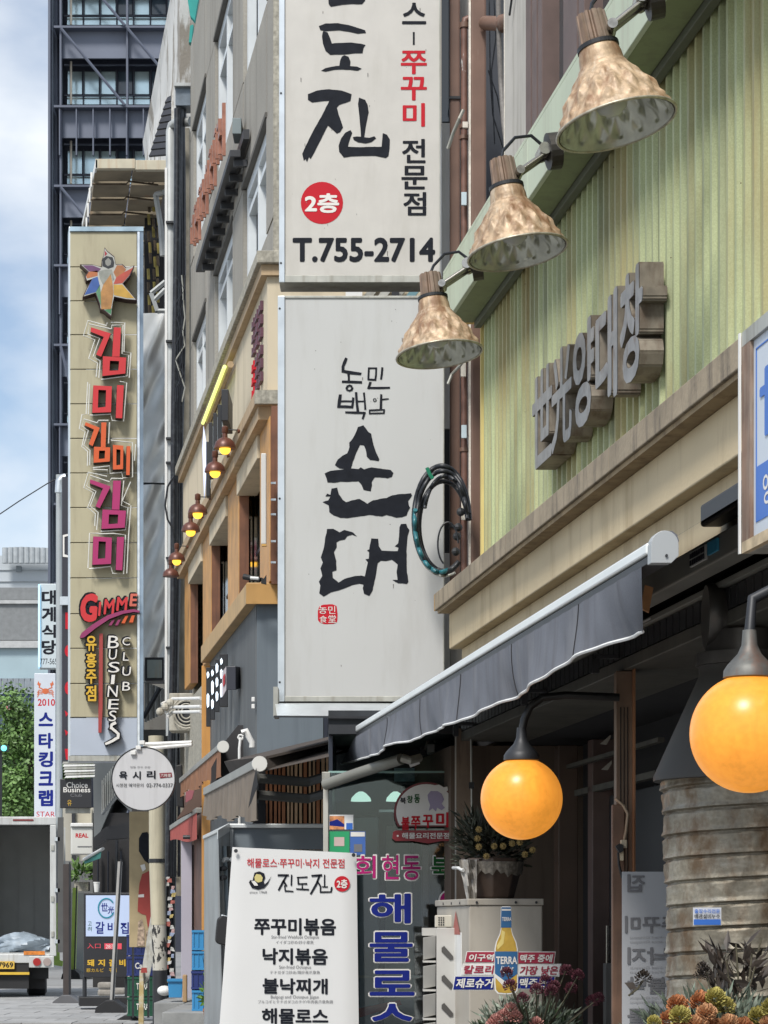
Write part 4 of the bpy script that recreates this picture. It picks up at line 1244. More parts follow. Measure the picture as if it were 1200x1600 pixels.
flat([sc([(540, 526), (594, 526), (594, 536), (540, 536)]), sc([(500, 905), (566, 955), (560, 990), (500, 925)])], BY - .0025, white_ink, bt, 'label_stripe')
flat([sc([(540, 650), (560, 660), (550, 730), (515, 765), (512, 740), (536, 700)])], BY - .0018, mat('bottle_highlight_print', (.75, .6, .2), .3), bt, 'bottle_shine_print')
ptext('TERRA', (775, 1494.5, 808, 1506.5), BY - .003, white_ink, bt, bold=.03)
ptext('light', (781, 1509, 801, 1520), BY - .003, white_ink, bt, skew=3)
ptext('TERRA', (784.5, 1433, 799, 1439), BY - .003, white_ink, bt, bold=.02)
dred = mat('deep_red_strip', (.33, .02, .05), .45, var=.04)
strips = [([(338, 778), (497, 778), (497, 838), (325, 838)], dred, '이구역', (343, 790, 488, 832), white_ink),
          ([(316, 850), (495, 850), (495, 912), (302, 912)], MATS['white_paint'], '칼로리', (312, 856, 488, 906), dred),
          ([(268, 922), (492, 922), (492, 998), (255, 998)], navy_ink, '제로슈거', (268, 932, 484, 990), white_ink),
          ([(637, 780), (852, 780), (842, 845), (637, 845)], dred, '맥주 중에', (642, 792, 832, 838), white_ink),
          ([(637, 852), (885, 852), (872, 918), (637, 918)], MATS['white_paint'], '가장 낮은', (642, 860, 866, 912), dred),
          ([(634, 924), (850, 924), (840, 992), (634, 992)], navy_ink, '맥주는', (640, 932, 800, 986), white_ink)]
for poly, m_, body, bx, tm in strips:
    pts = sc(poly)
    t = B(); t.ppoly([(x + (-1.2 if x < 791 else 1.2), y_ + (-1.2 if i < 2 else 1.2)) for i, (x, y_) in enumerate(pts)], BY + .003, .008); st_ = t.build('slogan_strip', white, bt)
    flat([pts], BY + .001, m_, st_, 'strip_print')
    (bx0, by0), (bx1, by1) = sc([(bx[0], bx[1]), (bx[2], bx[3])])
    ptext(body, (bx0, by0, bx1, by1), BY, tm, st_, bold=.03, skew=2.5)

# leaflet rack
rk = thing('leaflet_rack', 'white metal wall rack with slanted slots beside the air conditioner', 'rack', P(690, 1900, 10.9))
rm = mat('white_rack_metal', (.5, .49, .46), .45, .1, var=.08, scale=6)
B().pbox(682, 1450, 716, 1900, 10.7, .02).build('side_panel', rm, rk, bevel=.002)
for y_ in (1487, 1532, 1576, 1620):
    t = B(); t.ppoly([(690 + q[0], y_ - 2 + q[1]) for q in [(0, -4), (4, -7), (18, 9), (18, 14), (13, 15), (0, 2)]], 10.695, .003); t.build('slot', mat('slot_shadow_metal', (.09, .085, .08), .5, .3), rk)
for i in range(6):
    y_ = 1462 + i * 45
    t = B(); t.hexa([P(661, y_ + 38, 10.75), P(681, y_ + 34, 10.75), P(681, y_ + 34, 10.95), P(661, y_ + 38, 10.95), P(661, y_ + 3, 10.70), P(681, y_, 10.70), P(681, y_, 10.72), P(661, y_ + 3, 10.72)])
    t.build('tray', rm, rk, bevel=.002)
    B().pbox(661, y_ + 39, 681, y_ + 42, 10.72, .12).build('tray_floor', rm, rk)
B().pbox(660, 1450, 682, 1462, 10.74, .2).build('top_tray', rm, rk)
bx = thing('junction_box', 'small ivory electrical box on top of the leaflet rack', 'box', P(697, 1449, 10.8))
B().pbox(680, 1430, 714, 1449, 10.8, .12).build('box_body', mat('ivory_plastic', (.55, .52, .44), .5, var=.05), bx, bevel=.004)
for i in range(3):
    for j in range(4):
        B().pbox(685 + i * 3.5, 1433 + j * 3.6, 687 + i * 3.5, 1435 + j * 3.6, 10.797, .003).build('vent_hole', dark, bx)

# ------------------------------------------------------------------ seafood restaurant glass front
GY = 12.4
sf = thing('seafood_restaurant_front', 'glass front lettered in magenta, green and navy with a white metal door post', 'shop front', P(600, 1980, GY))
glassm = glass_mat('shop_glass', (.80, .86, .86), .995)
B().pbox(505, 1207, 513, 1980, GY - .02, .06).build('door_post', mat('ivory_door_post', (.48, .47, .42), .5, .2, var=.08), sf, bevel=.003)
B().pbox(503, 1206, 516, 1226, GY - .035, .09).build('post_clamp', alu_d, sf, bevel=.003)
B().pbox(513.3, 1208, 712, 1980, GY, .01).build('glass_pane', glassm, sf)
B().pbox(513.3, 1204.6, 712, 1207.6, GY - .002, .014).build('glass_edge', mat('greenish_glass_edge', (.25, .4, .36), .2), sf)
B().pbox(659, 1312, 671, 1980, GY + .05, .05).build('brown_post', mat('brown_enamel_post', (.12, .05, .035), .3, var=.1), sf, bevel=.006)
B().pbox(513, 1110, 720, 1980, 13.55, .05).build('inner_wall', mat('slate_blue_inside', (.035, .042, .05), .6, var=.6, scale=3), sf)
B().pbox(521, 1276, 592, 1980, 13.3, .08).build('grey_cabinet', mat('blue_grey_cabinet', (.26, .29, .32), .4, var=.1, scale=2), sf, bevel=.01)
B().pbox(516, 1252, 592, 1275, 13.28, .12).build('dark_cupboard', dark, sf)
B().pbox(592, 1265, 700, 1269, 13.3, .1).build('shelf_edge', alu, sf)
t = B(); t.ppoly([(604, 1290), (640, 1290), (650, 1600), (600, 1600)], 13.4, .03); t.build('pale_panel', mat('pale_olive_panel', (.24, .245, .20), .6, var=.2, scale=2), sf)
B().pbox(690, 1410, 712, 1600, 13.2, .02).build('blue_reflective_panel', mat('pale_blue_panel', (.4, .5, .58), .3), sf)
t = B(); t.ppoly([(672, 1360), (684, 1385), (680, 1480), (671, 1480)], 13.0, .02); t.build('pale_triangle', white, sf)
B().pbox(612, 1196, 654, 1226, 13.4, .03).build('wall_picture', dark, sf)
B().pbox(616, 1200, 650, 1221, 13.395, .004).build('picture_print', mat('blue_grey_picture', (.2, .3, .36), .3, var=.6, scale=12), sf)
B().pbox(660, 1196, 694, 1226, 13.4, .03).build('wall_picture', mat('grey_picture', (.12, .13, .14), .4, var=.3, scale=8), sf)
B().pbox(500, 1524, 720, 1528, 13.25, .04).build('counter_edge', alu_d, sf)
t = B(); t.ppoly([(560, 1576), (625, 1562), (628, 1570), (562, 1590)], 13.1, .04); t.build('red_tray', mat('red_plastic', (.4, .03, .02), .4), sf)
for cx_, w_ in ((564, 32), (618, 30)):
    q = P(cx_, 1252, 13.1)
    t = B(); t.lathe(q, [(w_ / 2 / F * 13.1, 0), (w_ / 2.2 / F * 13.1, .02), (w_ / 4 / F * 13.1, .045), (.012, .055)], 24)
    t.build('lamp_shade', mat('glowing_green_white_shade', (.6, .8, .7), .5, var=.05, emit=(.7, 1, .85), emit_s=.6), sf, smooth=True)
t = B(); qa, qb = P(513, 1146, 12.35), P(722, 1146, 12.35)
t.box(qa.x, qb.x + .1, 12.38, 13.6, qa.z, qa.z + .05); t.build('added_roof_slab', dark, sf)  # roof slab added to keep sky light off the cabinets
t = B(); t.box(qa.x, qa.x + .02, 12.46, 13.5, .1, qa.z - .002); t.build('added_side_panel', MATS['blue_grey_panel'] if 'blue_grey_panel' in MATS else frame_dark, sf)  # panel added to close the left side against sky light
# stickers (square codes left out)
B().pbox(514, 1273, 552, 1296, GY - .003, .002).build('sticker', white, sf)
flat([[(515, 1275), (538, 1275), (538, 1296), (515, 1296)]], GY - .004, mat('orange_sticker_print', (.6, .25, .1), .5, var=.6, scale=40), sf, 'sticker_print')
flat([[(515, 1284), (527, 1280), (538, 1288), (538, 1292), (515, 1290)]], GY - .0045, navy_ink, sf, 'sticker_print')
flat([[(541, 1286), (551, 1286), (551, 1296), (541, 1296)]], GY - .0045, blue, sf, 'sticker_print')
B().pbox(514, 1299, 546, 1340, GY - .003, .002).build('sticker', mat('green_sticker', (.02, .33, .13), .5), sf)
flat([[(522, 1308), (538, 1308), (538, 1322), (522, 1322)]], GY - .0045, mat('pale_pink_print', (.6, .45, .42), .5), sf, 'sticker_print')
B().pbox(547, 1299, 571, 1336, GY - .004, .002).build('sticker', mat('blue_sticker_print', (.05, .13, .40), .5), sf)
flat([[(548, 1300), (570, 1300), (570, 1307), (548, 1307)]], GY - .0055, white_ink, sf, 'sticker_print')
flat([[(553, 1319), (566, 1319), (566, 1331), (553, 1331)]], GY - .0055, MATS['grey_print'], sf, 'sticker_print')
# vinyl letters with a white edge
def vinyl(ch, bx, m_, bold=.027, edge=.042):
    ptext(ch, (bx[0] - 2.2, bx[1] - 2.2, bx[2] + 2.2, bx[3] + 2.2), GY - .003, white_ink, sf, bold=edge, name='letter_outline')
    ptext(ch, bx, GY - .006, m_, sf, bold=bold, name='lettering')
vinyl('회', (553, 1337, 587, 1372), magenta_ink, .012, .03)
vinyl('현', (597, 1336, 623, 1374), magenta_ink, .012, .03)
vinyl('동', (629, 1337, 657, 1375), magenta_ink, .012, .03)
vinyl('북', (674, 1338, 701, 1374), green_ink, .022, .036)
vinyl('해', (577, 1396, 642, 1443), navy_ink)
vinyl('물', (577, 1456, 645, 1503), navy_ink)
vinyl('로', (577, 1516, 648, 1556), navy_ink)
vinyl('스', (578, 1568, 648, 1610), navy_ink)
flat([circle_px(702, 1407, 17)], GY - .002, white_ink, sf, 'disc'); flat([circle_px(702, 1407, 14.5)], GY - .004, magenta_ink, sf, 'disc')

# octopus restaurant round sign
oc = thing('round_sign', 'round white sign with dark red rim, red lettering and red name plate', 'sign', P(664, 1318, 12.3))
OY = 12.28
base = [(666 + 50.5 * math.cos(a), 1269 - 47 * math.sin(a)) for a in [math.pi * (-.16 + 1.32 * i / 30) for i in range(31)]]
t = B(); t.ppoly(base, OY, .04); t.build('rim', mat('dark_red_rim', (.16, .02, .025), .4), oc)
base2 = [(666 + 47 * math.cos(a), 1269 - 43.8 * math.sin(a)) for a in [math.pi * (-.155 + 1.31 * i / 30) for i in range(31)]]
flat([base2], OY - .003, white_ink, oc, 'sign_face')
plate = [(614, 1300), (618, 1297.5), (712, 1297.5), (712, 1314), (690, 1314), (670, 1318), (645, 1314), (618, 1314), (613, 1310)]
t = B(); t.ppoly(plate, OY - .02, .015); t.build('name_plate', mat('dark_red_plate', (.25, .018, .025), .4), oc)
ptext('해물요리전문점', (628, 1301, 702, 1310.5), OY - .022, white_ink, oc, bold=.02)
flat([circle_px(621.5, 1306, 1.6, n=10), circle_px(707.5, 1306, 1.6, n=10)], OY - .022, white_ink, oc, 'dot')
for ch, bx in (('불', (627, 1276, 640, 1297)), ('쭈', (642, 1275, 657, 1296)), ('꾸', (660, 1273, 677, 1294)), ('미', (681, 1269, 701, 1293))):
    ptext(ch, bx, OY - .005, red_ink, oc, bold=.034)
for ch, bx in (('북', (625, 1246, 634, 1256)), ('창', (636, 1243, 645, 1255)), ('동', (647, 1241, 656, 1255))):
    ptext(ch, bx, OY - .005, green_ink if ch != '북' else ink, oc, bold=.03)
lil = mat('lilac_print', (.34, .29, .42), .5)
blob = [(669, 1250), (668, 1242), (673, 1236), (682, 1235), (690, 1240), (694, 1249), (690, 1256), (695, 1262), (690, 1266), (683, 1262), (681, 1268), (676, 1263), (670, 1267), (672, 1258)]
flat([blob], OY - .005, lil, oc, 'plain_lilac_shape')
flat([[(675, 1236), (673, 1229), (679, 1227), (686, 1226), (693, 1230), (699, 1229), (700, 1235), (692, 1240), (684, 1236)]], OY - .006, white_ink, oc, 'plain_cap_shape')
# a flood light and bars over the glass
fl = thing('flood_light', 'small grey flood light fixed over the seafood restaurant glass', 'light', P(674, 1170, 12.9))
B().pbox(667, 1162, 680, 1177, 12.8, .1).build('lamp_body', mat('grey_lamp_body', (.25, .26, .25), .4, .3), fl, bevel=.006)
B().pbox(657, 1166, 666, 1180, 12.86, .1).build('bracket', dark, fl, bevel=.004)
t = B(); t.tube([P(664, 1172, 12.85), P(668, 1158, 12.85), P(677, 1153, 12.85), P(680, 1160, 12.85)], .008, 8); t.build('bail', grey_box, fl)
ra = thing('awning_roller', 'grey rolled awning tube running down to the seafood restaurant door post', 'awning', P(570, 1210, 12.6))
t = B(); t.tube([P(627, 1186, 11.9), P(560, 1208, 12.2), P(508, 1226, 12.35)], .030, 12); t.build('roller_tube', mat('khaki_grey_tube', (.20, .20, .175), .5, .1, var=.1), ra, smooth=True)
t = B(); t.tube([P(628, 1184, 11.86), P(640, 1188, 11.85), P(656, 1184, 11.9)], .022, 8); t.build('roller_joint', alu_d, ra)
t = B(); t.tube([P(640, 1196, 11.9), P(655, 1190, 11.9)], .012, 8); t.build('crank', white, ra)
# ------------------------------------------------------------------ white menu banner
WY = 10.7
wb = thing('menu_banner', 'tall white menu banner with black octopus dishes and red floor disc', 'banner', P(455, 1840, WY))
vs, fs = [], []
nx, nz = 16, 24
def WP(u, v, dy=0):
    xl = 363 + (343 - 363) * v; xr = 557 + (560.5 - 557) * v
    yt = 1323.5 + (1333 - 1323.5) * u
    q = P(xl + (xr - xl) * u, yt + (1600 - yt) * v, WY)
    q.y += .0004 * math.sin(v * 9 + u * 2) + .25 * max(0, u - .93) + .2 * max(0, .03 - u) + .0 + dy
    return q
for i in range(nx + 1):
    for j in range(nz + 1):
        vs.append(WP(i / nx, j / nz * 1.85))
for i in range(nx):
    for j in range(nz):
        a = i * (nz + 1) + j; fs.append((a, a + 1, a + nz + 2, a + nz + 1))
t = B(); t.add(vs, fs); t.build('banner_cloth', mat('white_banner_cloth', (.66, .66, .65), .5, var=.03, scale=2), wb, fix=False, smooth=True)
for x, y_ in ((368.5, 1329.5), (552.5, 1336)):
    t = B(); t.lathe(P(x, y_, WY - .022), [(.009, 0), (.009, .008)], 14, 'Y'); t.build('grommet', dark, wb)
for xx in (372, 548):
    t = B(); t.tube([P(xx, 1335, WY + .04), P(xx, 1840, WY + .04)], .008, 8); t.build('stand_pole', dark, wb)
BW = WY - .0012
bk = [('쭈꾸미볶음', (397, 1434, 525, 1461), .033, ink), ('낙지볶음', (410, 1481, 512, 1507), .033, ink), ('불낙찌개', (410, 1528, 512, 1553), .033, ink), ('해물로스', (409, 1575, 513, 1600), .033, ink),
      ('해물로스·쭈꾸미·낙지 전문점', (386, 1341, 538, 1355.5), .01, red_ink),
      ('Stir-fried Webfoot Octopus', (424, 1461.5, 498, 1468), 0, grey_ink), ('イイダコ炒め/炒小章魚', (431, 1469.5, 490, 1475), 0, grey_ink),
      ('Stir-fried Octopus', (436, 1508.5, 486, 1515), 0, grey_ink), ('テナガダコ炒め/辣炒長爪章魚', (422, 1516.5, 500, 1522), 0, grey_ink),
      ('Bulgogi and Octopus Jjigae', (423, 1555, 498, 1561.5), 0, grey_ink), ('プルコギとテナガダコのチゲ/牛肉長爪章魚鍋', (403, 1562.5, 520, 1568), 0, grey_ink), ('since 1968', (390, 1392, 417, 1396), 0, grey_ink)]
for body, bx, bo, m_ in bk:
    ptext(body, bx, BW, m_, wb, bold=bo, rise=-1 if bo else 0)
zb = lambda pts: zpts(pts, 340, 1310, 5.217)
for strokes, w in (([(495, 300), (575, 300)], 16), ([(560, 305), (530, 360), (498, 418)], 15), ([(535, 345), (560, 385)], 14), ([(603, 300), (600, 380)], 13), ([(548, 388), (552, 428), (612, 432)], 13),
                   ([(650, 318), (728, 315)], 12), ([(655, 320), (658, 372), (725, 370)], 12), ([(690, 375), (690, 405)], 12), ([(645, 412), (740, 418)], 12),
                   ([(770, 305), (845, 300)], 16), ([(828, 308), (800, 380), (762, 450)], 17), ([(812, 350), (835, 385)], 13), ([(872, 300), (872, 395)], 12), ([(855, 395), (895, 395)], 10), ([(840, 395), (838, 438), (925, 436), (930, 400)], 13)):
    flat([zb(p) for p in stroke(strokes, w)], BW - .002, ink, wb, 'brush_lettering')
flat([circle_px(534.5, 1381, 12.2)], BW - .002, red_ink, wb, 'red_disc')
ptext('2층', (526, 1374, 543, 1388), BW - .003, white_ink, wb, bold=.03)
flat([zb([(290, 320), (300, 280), (340, 268), (380, 285), (388, 320), (375, 350), (385, 375), (410, 350), (440, 305), (410, 370), (380, 405), (330, 418), (280, 405), (255, 360), (265, 340), (285, 345)])], BW - .002, ink, wb, 'round_logo')
flat([zb([(300, 315), (315, 290), (350, 295), (368, 320), (362, 350), (330, 360), (305, 345)])], BW - .003, mat('pale_yellow_print', (.6, .52, .2), .5), wb, 'logo_disc')
flat([zb([(275, 350), (300, 345), (320, 365), (330, 385), (300, 385)])], BW - .0035, white_ink, wb, 'logo_swirl')
# ------------------------------------------------------------------ small box truck behind the banner
BTY = 14.5
tk = thing('box_truck', 'small grey aluminium box truck parked behind the white banner, rear door ajar', 'truck', P(440, 1740, BTY))
bxm = mat('weathered_aluminium_box', (.33, .35, .36), .45, .45, var=.15, scale=3, stain=(.22, .2, .16), stain_amt=.5, stain_scale=(5, 5, 1))
xa, xb = P(357, 0, BTY).x, P(357, 0, BTY).x + 1.35
zt = P(0, 1287, BTY).z
B().box(xa, xa + .03, BTY, BTY + 2.0, .45, zt - .03).build('side_wall', bxm, tk)
B().box(xb - .03, xb, BTY, BTY + 2.0, .45, zt - .03).build('side_wall', bxm, tk)
B().box(xa - .01, xb + .01, BTY - .01, BTY + 2.0, zt - .028, zt).build('roof', mat('pale_truck_edge', (.58, .6, .6), .4, .3, var=.1), tk, bevel=.005)
B().box(xa + .031, xb - .031, BTY + .02, BTY + .06, zt - .16, zt - .029).build('header', mat('blue_grey_panel', (.17, .2, .225), .5, .2, var=.1), tk)
B().box(xa + .031, xa + .12, BTY + .02, BTY + .06, .46, zt - .161).build('door_frame', MATS['blue_grey_panel'], tk, bevel=.004)
B().box(xa + .121, xb - .031, BTY + .09, BTY + .11, .46, zt - .161).build('inner_panel', mat('pale_grey_panel', (.42, .43, .41), .6, var=.08, scale=3), tk)
B().box(xa, xb, BTY, BTY + 2, .38, .449).build('chassis', dark, tk)
door_t = B(); door_t.hexa([P(352, 1600 + 260, BTY - .05), P(370, 1600 + 260, BTY - .02), P(370, 1860, BTY + .03), P(352, 1860, BTY), P(321, 1299, BTY - .5), P(358, 1288, BTY - .02), P(358, 1288, BTY + .03), P(321, 1299, BTY - .45)])
dd = door_t.build('rear_door', bxm, tk)
t = B(); t.hexa([P(320, 1311, BTY - .52), P(357.5, 1299, BTY - .04), P(357.5, 1299, BTY), P(320, 1311, BTY - .48), P(320, 1297, BTY - .52), P(357.5, 1286, BTY - .04), P(357.5, 1286, BTY), P(320, 1297, BTY - .48)]); t.build('door_rail', MATS['pale_truck_edge'], dd)
for xo in (0, 13):
    t = B(); t.tube([P(338 + xo, 1322, BTY - .32 + .012 * xo), P(344 + xo * .9, 1440, BTY - .3 + .012 * xo), P(352 + xo * .6, 1620, BTY - .28 + .012 * xo)], .013, 8); t.build('lock_rod', chrome if xo else mat('pale_blue_rod', (.4, .48, .52), .35, .5), dd)
for x, y_ in ((336, 1344), (349, 1343), (333, 1358), (333, 1372), (352, 1360)):
    t = B(); t.tube([P(x - 4, y_, BTY - .42), P(x + 4, y_ - 1, BTY - .38)], .015, 8); t.build('hinge', alu if y_ < 1350 else dark, dd)
t = B(); t.ppoly([(313, 1455), (315, 1436), (322, 1430), (331, 1432), (336, 1444), (336, 1474), (333, 1479), (316, 1475), (312, 1470)], BTY - .62, .06); mir = t.build('wing_mirror', rubber, tk, bevel=.008)
t = B(); t.tube([P(322, 1431, BTY - .59), P(330, 1433, BTY - .59), P(334, 1443, BTY - .59)], .01, 8); t.build('mirror_arm', alu, mir)
for x in (372, 640):
    t = B(); t.lathe(P(x, 1690, BTY + 1.4), [(.001, -.09), (.2, -.09), (.24, -.07), (.24, .07), (.2, .09), (.001, .09)], 24, 'X'); wh = t.build('wheel', rubber, tk)
    wh.location.z -= P(x, 1690, BTY + 1.4).z - .24
t = B(); t.tube([P(341, 1455, BTY - .5), P(343, 1520, BTY - .5), P(347, 1560, BTY - .5)], .012, 8); t.build('grey_strap', alu_d, tk)

# ------------------------------------------------------------------ MIDDLE BUILDING
mb = thing('grey_building', 'grey panelled building with white windows, orange timber posts and slate shop front', 'building', M(2.03, 21, -EYE))
SU = 2.03
YN, YF = 17.0, 25.0
B().fbox(M, SU + .136, 6, YN + .06, YF, -EYE, 9.5).build('core', mat('dark_joint_cement', (.055, .052, .046), .9, var=.1), mb)
ybr = [17.0, 17.8, 19.5, 20.4, 22.1, 23.1, 24.6, 25.0]
hbr = [4.93, 5.3, 6.2, 7.1, 8.45, 9.5]
gap = .008
for i in range(7):
    for j in range(5):
        iswin = (i % 2 == 1) and (j in (1, 3))
        ya, yb, ha, hb = ybr[i], ybr[i + 1], hbr[j], hbr[j + 1]
        if not iswin:
            n_ = max(1, round((yb - ya) / .95)) if i % 2 else 1
            for k in range(n_):
                a, c = ya + (yb - ya) * k / n_, ya + (yb - ya) * (k + 1) / n_
                o = random.uniform(0, .006)
                B().fbox(M, SU + o, SU + .132, a + gap, c - gap, ha + gap, hb - gap).build('wall_panel', grey_conc, mb)
        else:
            wf = B()
            fr = mat('white_upvc_frame', (.62, .66, .68), .4, var=.06, scale=6)
            w_ = B().fbox(M, SU + .11, SU + .125, ya + .02, yb - .02, ha + .02, hb - .02).build('window', glass_dark, mb)
            for (a, c, d_, e) in ((ya, ya + .09, ha, hb), (yb - .09, yb, ha, hb), (ya + .091, yb - .091, hb - .10, hb), (ya + .091, yb - .091, ha, ha + .07),
                                  (ya + (yb - ya) * .5 - .03, ya + (yb - ya) * .5 + .03, ha + .07, hb - .10), (ya + .091, yb - .091, ha + (hb - ha) * .72, ha + (hb - ha) * .72 + .05)):
                q0_ = .0 if (a, d_) != (ya + .091, ha + (hb - ha) * .72) else .008
                B().fbox(M, SU + .035 + q0_, SU + .105, a, c, d_, e).build('frame', fr, w_)
            B().fbox(M, SU + .036, SU + .11, yb - .001, yb + .004, ha, hb).build('reveal', conc, w_)
            B().fbox(M, SU - .012, SU + .03, ya - .04, yb + .04, hb + .001, hb + .04).build('window_hood', mat('dark_lintel', (.10, .095, .085), .8), w_)
# corner pilaster facing the camera
B().pbox(427, -250, 436, 392, 16.95, .1).build('corner_pilaster', conc, mb)
B().pbox(436, -250, 760, 393, 17.02, .1).build('gable_panel', grey_conc, mb)
# cornice
B().fbox(M, 1.865, SU + .3, YN - .08, YF, 4.84, 4.93).build('cornice', conc, mb, bevel=.006)
B().fbox(M, 1.90, SU + .3, YN - .04, YF, 4.76, 4.838).build('cornice_under', tan, mb)
# cream storey
B().fbox(M, 1.95, 3.3, YN, YF - .05, 3.90, 4.759).build('cream_band', cream2, mb)
B().fbox(M, 1.85, 2.7, YN - .06, YF - .1, 3.80, 3.899).build('timber_ledge', tan, mb, bevel=.005)
B().fbox(M, 1.848, 2.7, YN - .10, YN - .061, 3.80, 3.90).build('ledge_end', conc, mb)
B().fbox(M, 1.88, 2.2, YN - .02, YF - .12, 3.70, 3.799).build('ledge_under', tan, mb)
# rest of the gable seen between the two sign boxes
B().pbox(540, 440, 566, 470, 16.9, .05).build('white_render_patch', white, mb)
for i in range(4):
    t = B(); t.ppoly([(566 + i * 22, 466), (582 + i * 22, 443), (598 + i * 22, 443), (580 + i * 22, 466)], 16.95 - i * .01, .03); t.build('sloping_panel', alu_d if i < 3 else glass_blue, mb)
B().pbox(612, 446, 624, 466, 16.85, .05).build('vent', dark, mb)
# posts and lintels of the loggia
posts = [(16.85, 17.5), (19.07, 20.0), (21.6, 22.5), (24.05, 24.75)]
for ya, yb in posts:
    B().fbox(M, 1.95, 2.035, ya + .003, yb, 2.49, 3.699).build('timber_post', owood, mb, bevel=.004)
    B().fbox(M, 1.955, 2.032, ya - .01, ya + .002, 2.49, 3.699).build('post_cheek', bwood, mb)
B().pbox(424, 634, 436, 912, 16.8, .05).build('brown_post_face', bwood, mb)
for ya, yb in ((17.51, 19.05), (20.01, 21.58), (22.51, 24.04)):
    B().fbox(M, 1.93, 2.1, ya, yb, 3.52, 3.698).build('cream_lintel', cream2, mb, bevel=.004)
    w_ = B().fbox(M, 2.12, 2.135, ya - .4, yb + .4, 2.4, 3.69).build('window', glass_dark, mb)
    B().fbox(M, 2.09, 2.119, ya + .0, ya + .05, 2.5, 3.5).build('frame', frame_dark, w_)
    B().fbox(M, 2.09, 2.119, (ya + yb) / 2, (ya + yb) / 2 + .05, 2.5, 3.5).build('frame', frame_dark, w_)
    B().fbox(M, 2.09, 2.119, ya + .06, yb, 3.02, 3.05).build('frame', frame_dark, w_)
B().fbox(M, 2.05, 2.4, YF - .3, YF - .02, -EYE, 3.7).build('end_pier', conc, mb)
# orange ledge and slate shop front
B().fbox(M, 1.79, 2.6, YN - .08, 20.85, 2.34, 2.49).build('orange_ledge', mat('orange_tan_ledge', (.46, .30, .13), .6, var=.12, scale=4, stain=(.3, .2, .1), stain_amt=.5), mb, bevel=.005)
B().pbox(384.5, 912, 760, 943.5, 16.9, .02).build('orange_ledge_face', mat('orange_ledge_paint', (.48, .27, .085), .55, var=.12, scale=5), mb)
slate = mat('slate_painted_render', (.085, .092, .096), .7, var=.15, scale=2, stain=(.17, .18, .18), stain_amt=.6, stain_scale=(9, 9, .5), stain_pos=(.45, .7))
B().fbox(M, 1.865, 2.2, YN, 20.8, -EYE, 2.339).build('slate_front', slate, mb)
B().pbox(401, 944, 505, 1190, 16.98, .1).build('slate_gable', mat('blue_grey_render', (.135, .165, .19), .7, var=.08, scale=1.5, stain=(.09, .11, .13), stain_amt=.4), mb)
B().pbox(506, 944, 512, 1190, 16.96, .12).build('dark_jamb', frame_dark, mb)
B().pbox(512.3, 944, 541, 1190, 17.02, .05).build('lilac_window', mat('pale_lilac_glass', (.40, .41, .47), .2, var=.1, scale=3), mb)  # even pale lilac colour, not emissive
B().pbox(541.5, 944, 760, 1190, 17.0, .1).build('dark_gable', darker, mb)
# orange column
B().pbox(315, 1040, 331.5, 1990, 20.75, .12).build('orange_column', mat('orange_painted_column', (.55, .27, .07), .5, var=.1, scale=4, stain=(.35, .15, .04), stain_amt=.4), mb, bevel=.004)
# slatted timber wall at the back of the passage
slm = [mat('red_brown_slat', (.42, .17, .075), .5, var=.25, scale=8), mat('pale_timber_slat', (.62, .40, .23), .55, var=.25, scale=8)]
B().pbox(404, 1180, 560, 1620, 16.99, .03).build('slat_backing', darker, mb)
x = 415
while x < 548:
    w_ = random.choice((3.2, 4.2, 5))
    B().pbox(x, 1181, x + w_, 1500, 16.93, .05).build('timber_slat', slm[random.random() < .4], mb)
    x += w_ + random.uniform(2.2, 3.2)
B().pbox(395, 1255, 415, 1990, 16.9, .05).build('dark_doorway', darker, mb)
# other shop parts farther along
B().fbox(M, 1.95, 2.04, 20.9, 24.9, -.2, 1.35).build('brown_slatted_wall', mat('red_brown_cladding', (.13, .065, .045), .7, var=.25, scale=6, stain=(.06, .03, .025), stain_amt=.6, stain_scale=(2, 20, 2)), mb)
B().fbox(M, 2.0, 2.08, 20.9, 24.9, -EYE, -.21).build('dark_shop_inside', darker, mb)
B().fbox(M, 1.96, 2.04, 20.9, 24.9, 1.36, 2.33).build('shaded_wall', conc, mb)
B().pbox(283, 1312, 300, 1980, 23.5, .05).build('lilac_door', mat('lilac_door_panel', (.40, .38, .44), .5, var=.06, scale=2), mb, bevel=.004)
B().pbox(300.3, 1320, 313, 1980, 23.6, .05).build('dark_reveal', MATS['unlit_interior'], mb)
B().pbox(304, 1322, 307, 1425, 23.5, .04).build('pale_rail', alu, mb)

# neon tubes
def neon(name, label, pts, col, s, m=None, r=.02, holder=None):
    pass
nt = thing('strip_light', 'yellow-green glowing strip light under the speckled cornice', 'light', P(335, 618, 19))
q0_, q1_ = M(1.87, 19.0, 4.62), M(1.87, 22.3, 4.62)
q0_, q1_ = P(351, 573, 19.3), P(317, 661, 21.6)
t = B(); t.tube([q0_, q1_], .016, 10); t.build('tube', mat('lit_green_tube', (.7, .8, .3), .4, var=.02, emit=(.75, .9, .22), emit_s=.7), nt)
t = B(); t.tube([q0_ + Vector((.05, 0, .02)), q1_ + Vector((.05, 0, .02))], .03, 6); t.build('housing', tan, nt)
nw = thing('strip_light', 'white vertical light tube on the nearest orange timber post', 'light', P(412, 780, 16.6))
B().pbox(408, 708, 416, 850, 16.6, .04).build('tube', mat('white_light_tube', (.62, .6, .56), .4, var=.03), nw, bevel=.006)
B().pbox(409, 850, 416, 853, 16.6, .04).build('tube_end', mat('orange_tube_end', (.6, .35, .1), .5), nw)
for i, y_ in enumerate((753, 779, 802, 844, 877)):
    B().pbox(423, y_, 431, y_ + 3, 16.72, .03).build('bracket_tab', alu, nw)
sp = thing('spotlight', 'black barrel spotlight lying on the orange ledge', 'spotlight', P(400, 904, 16.7))
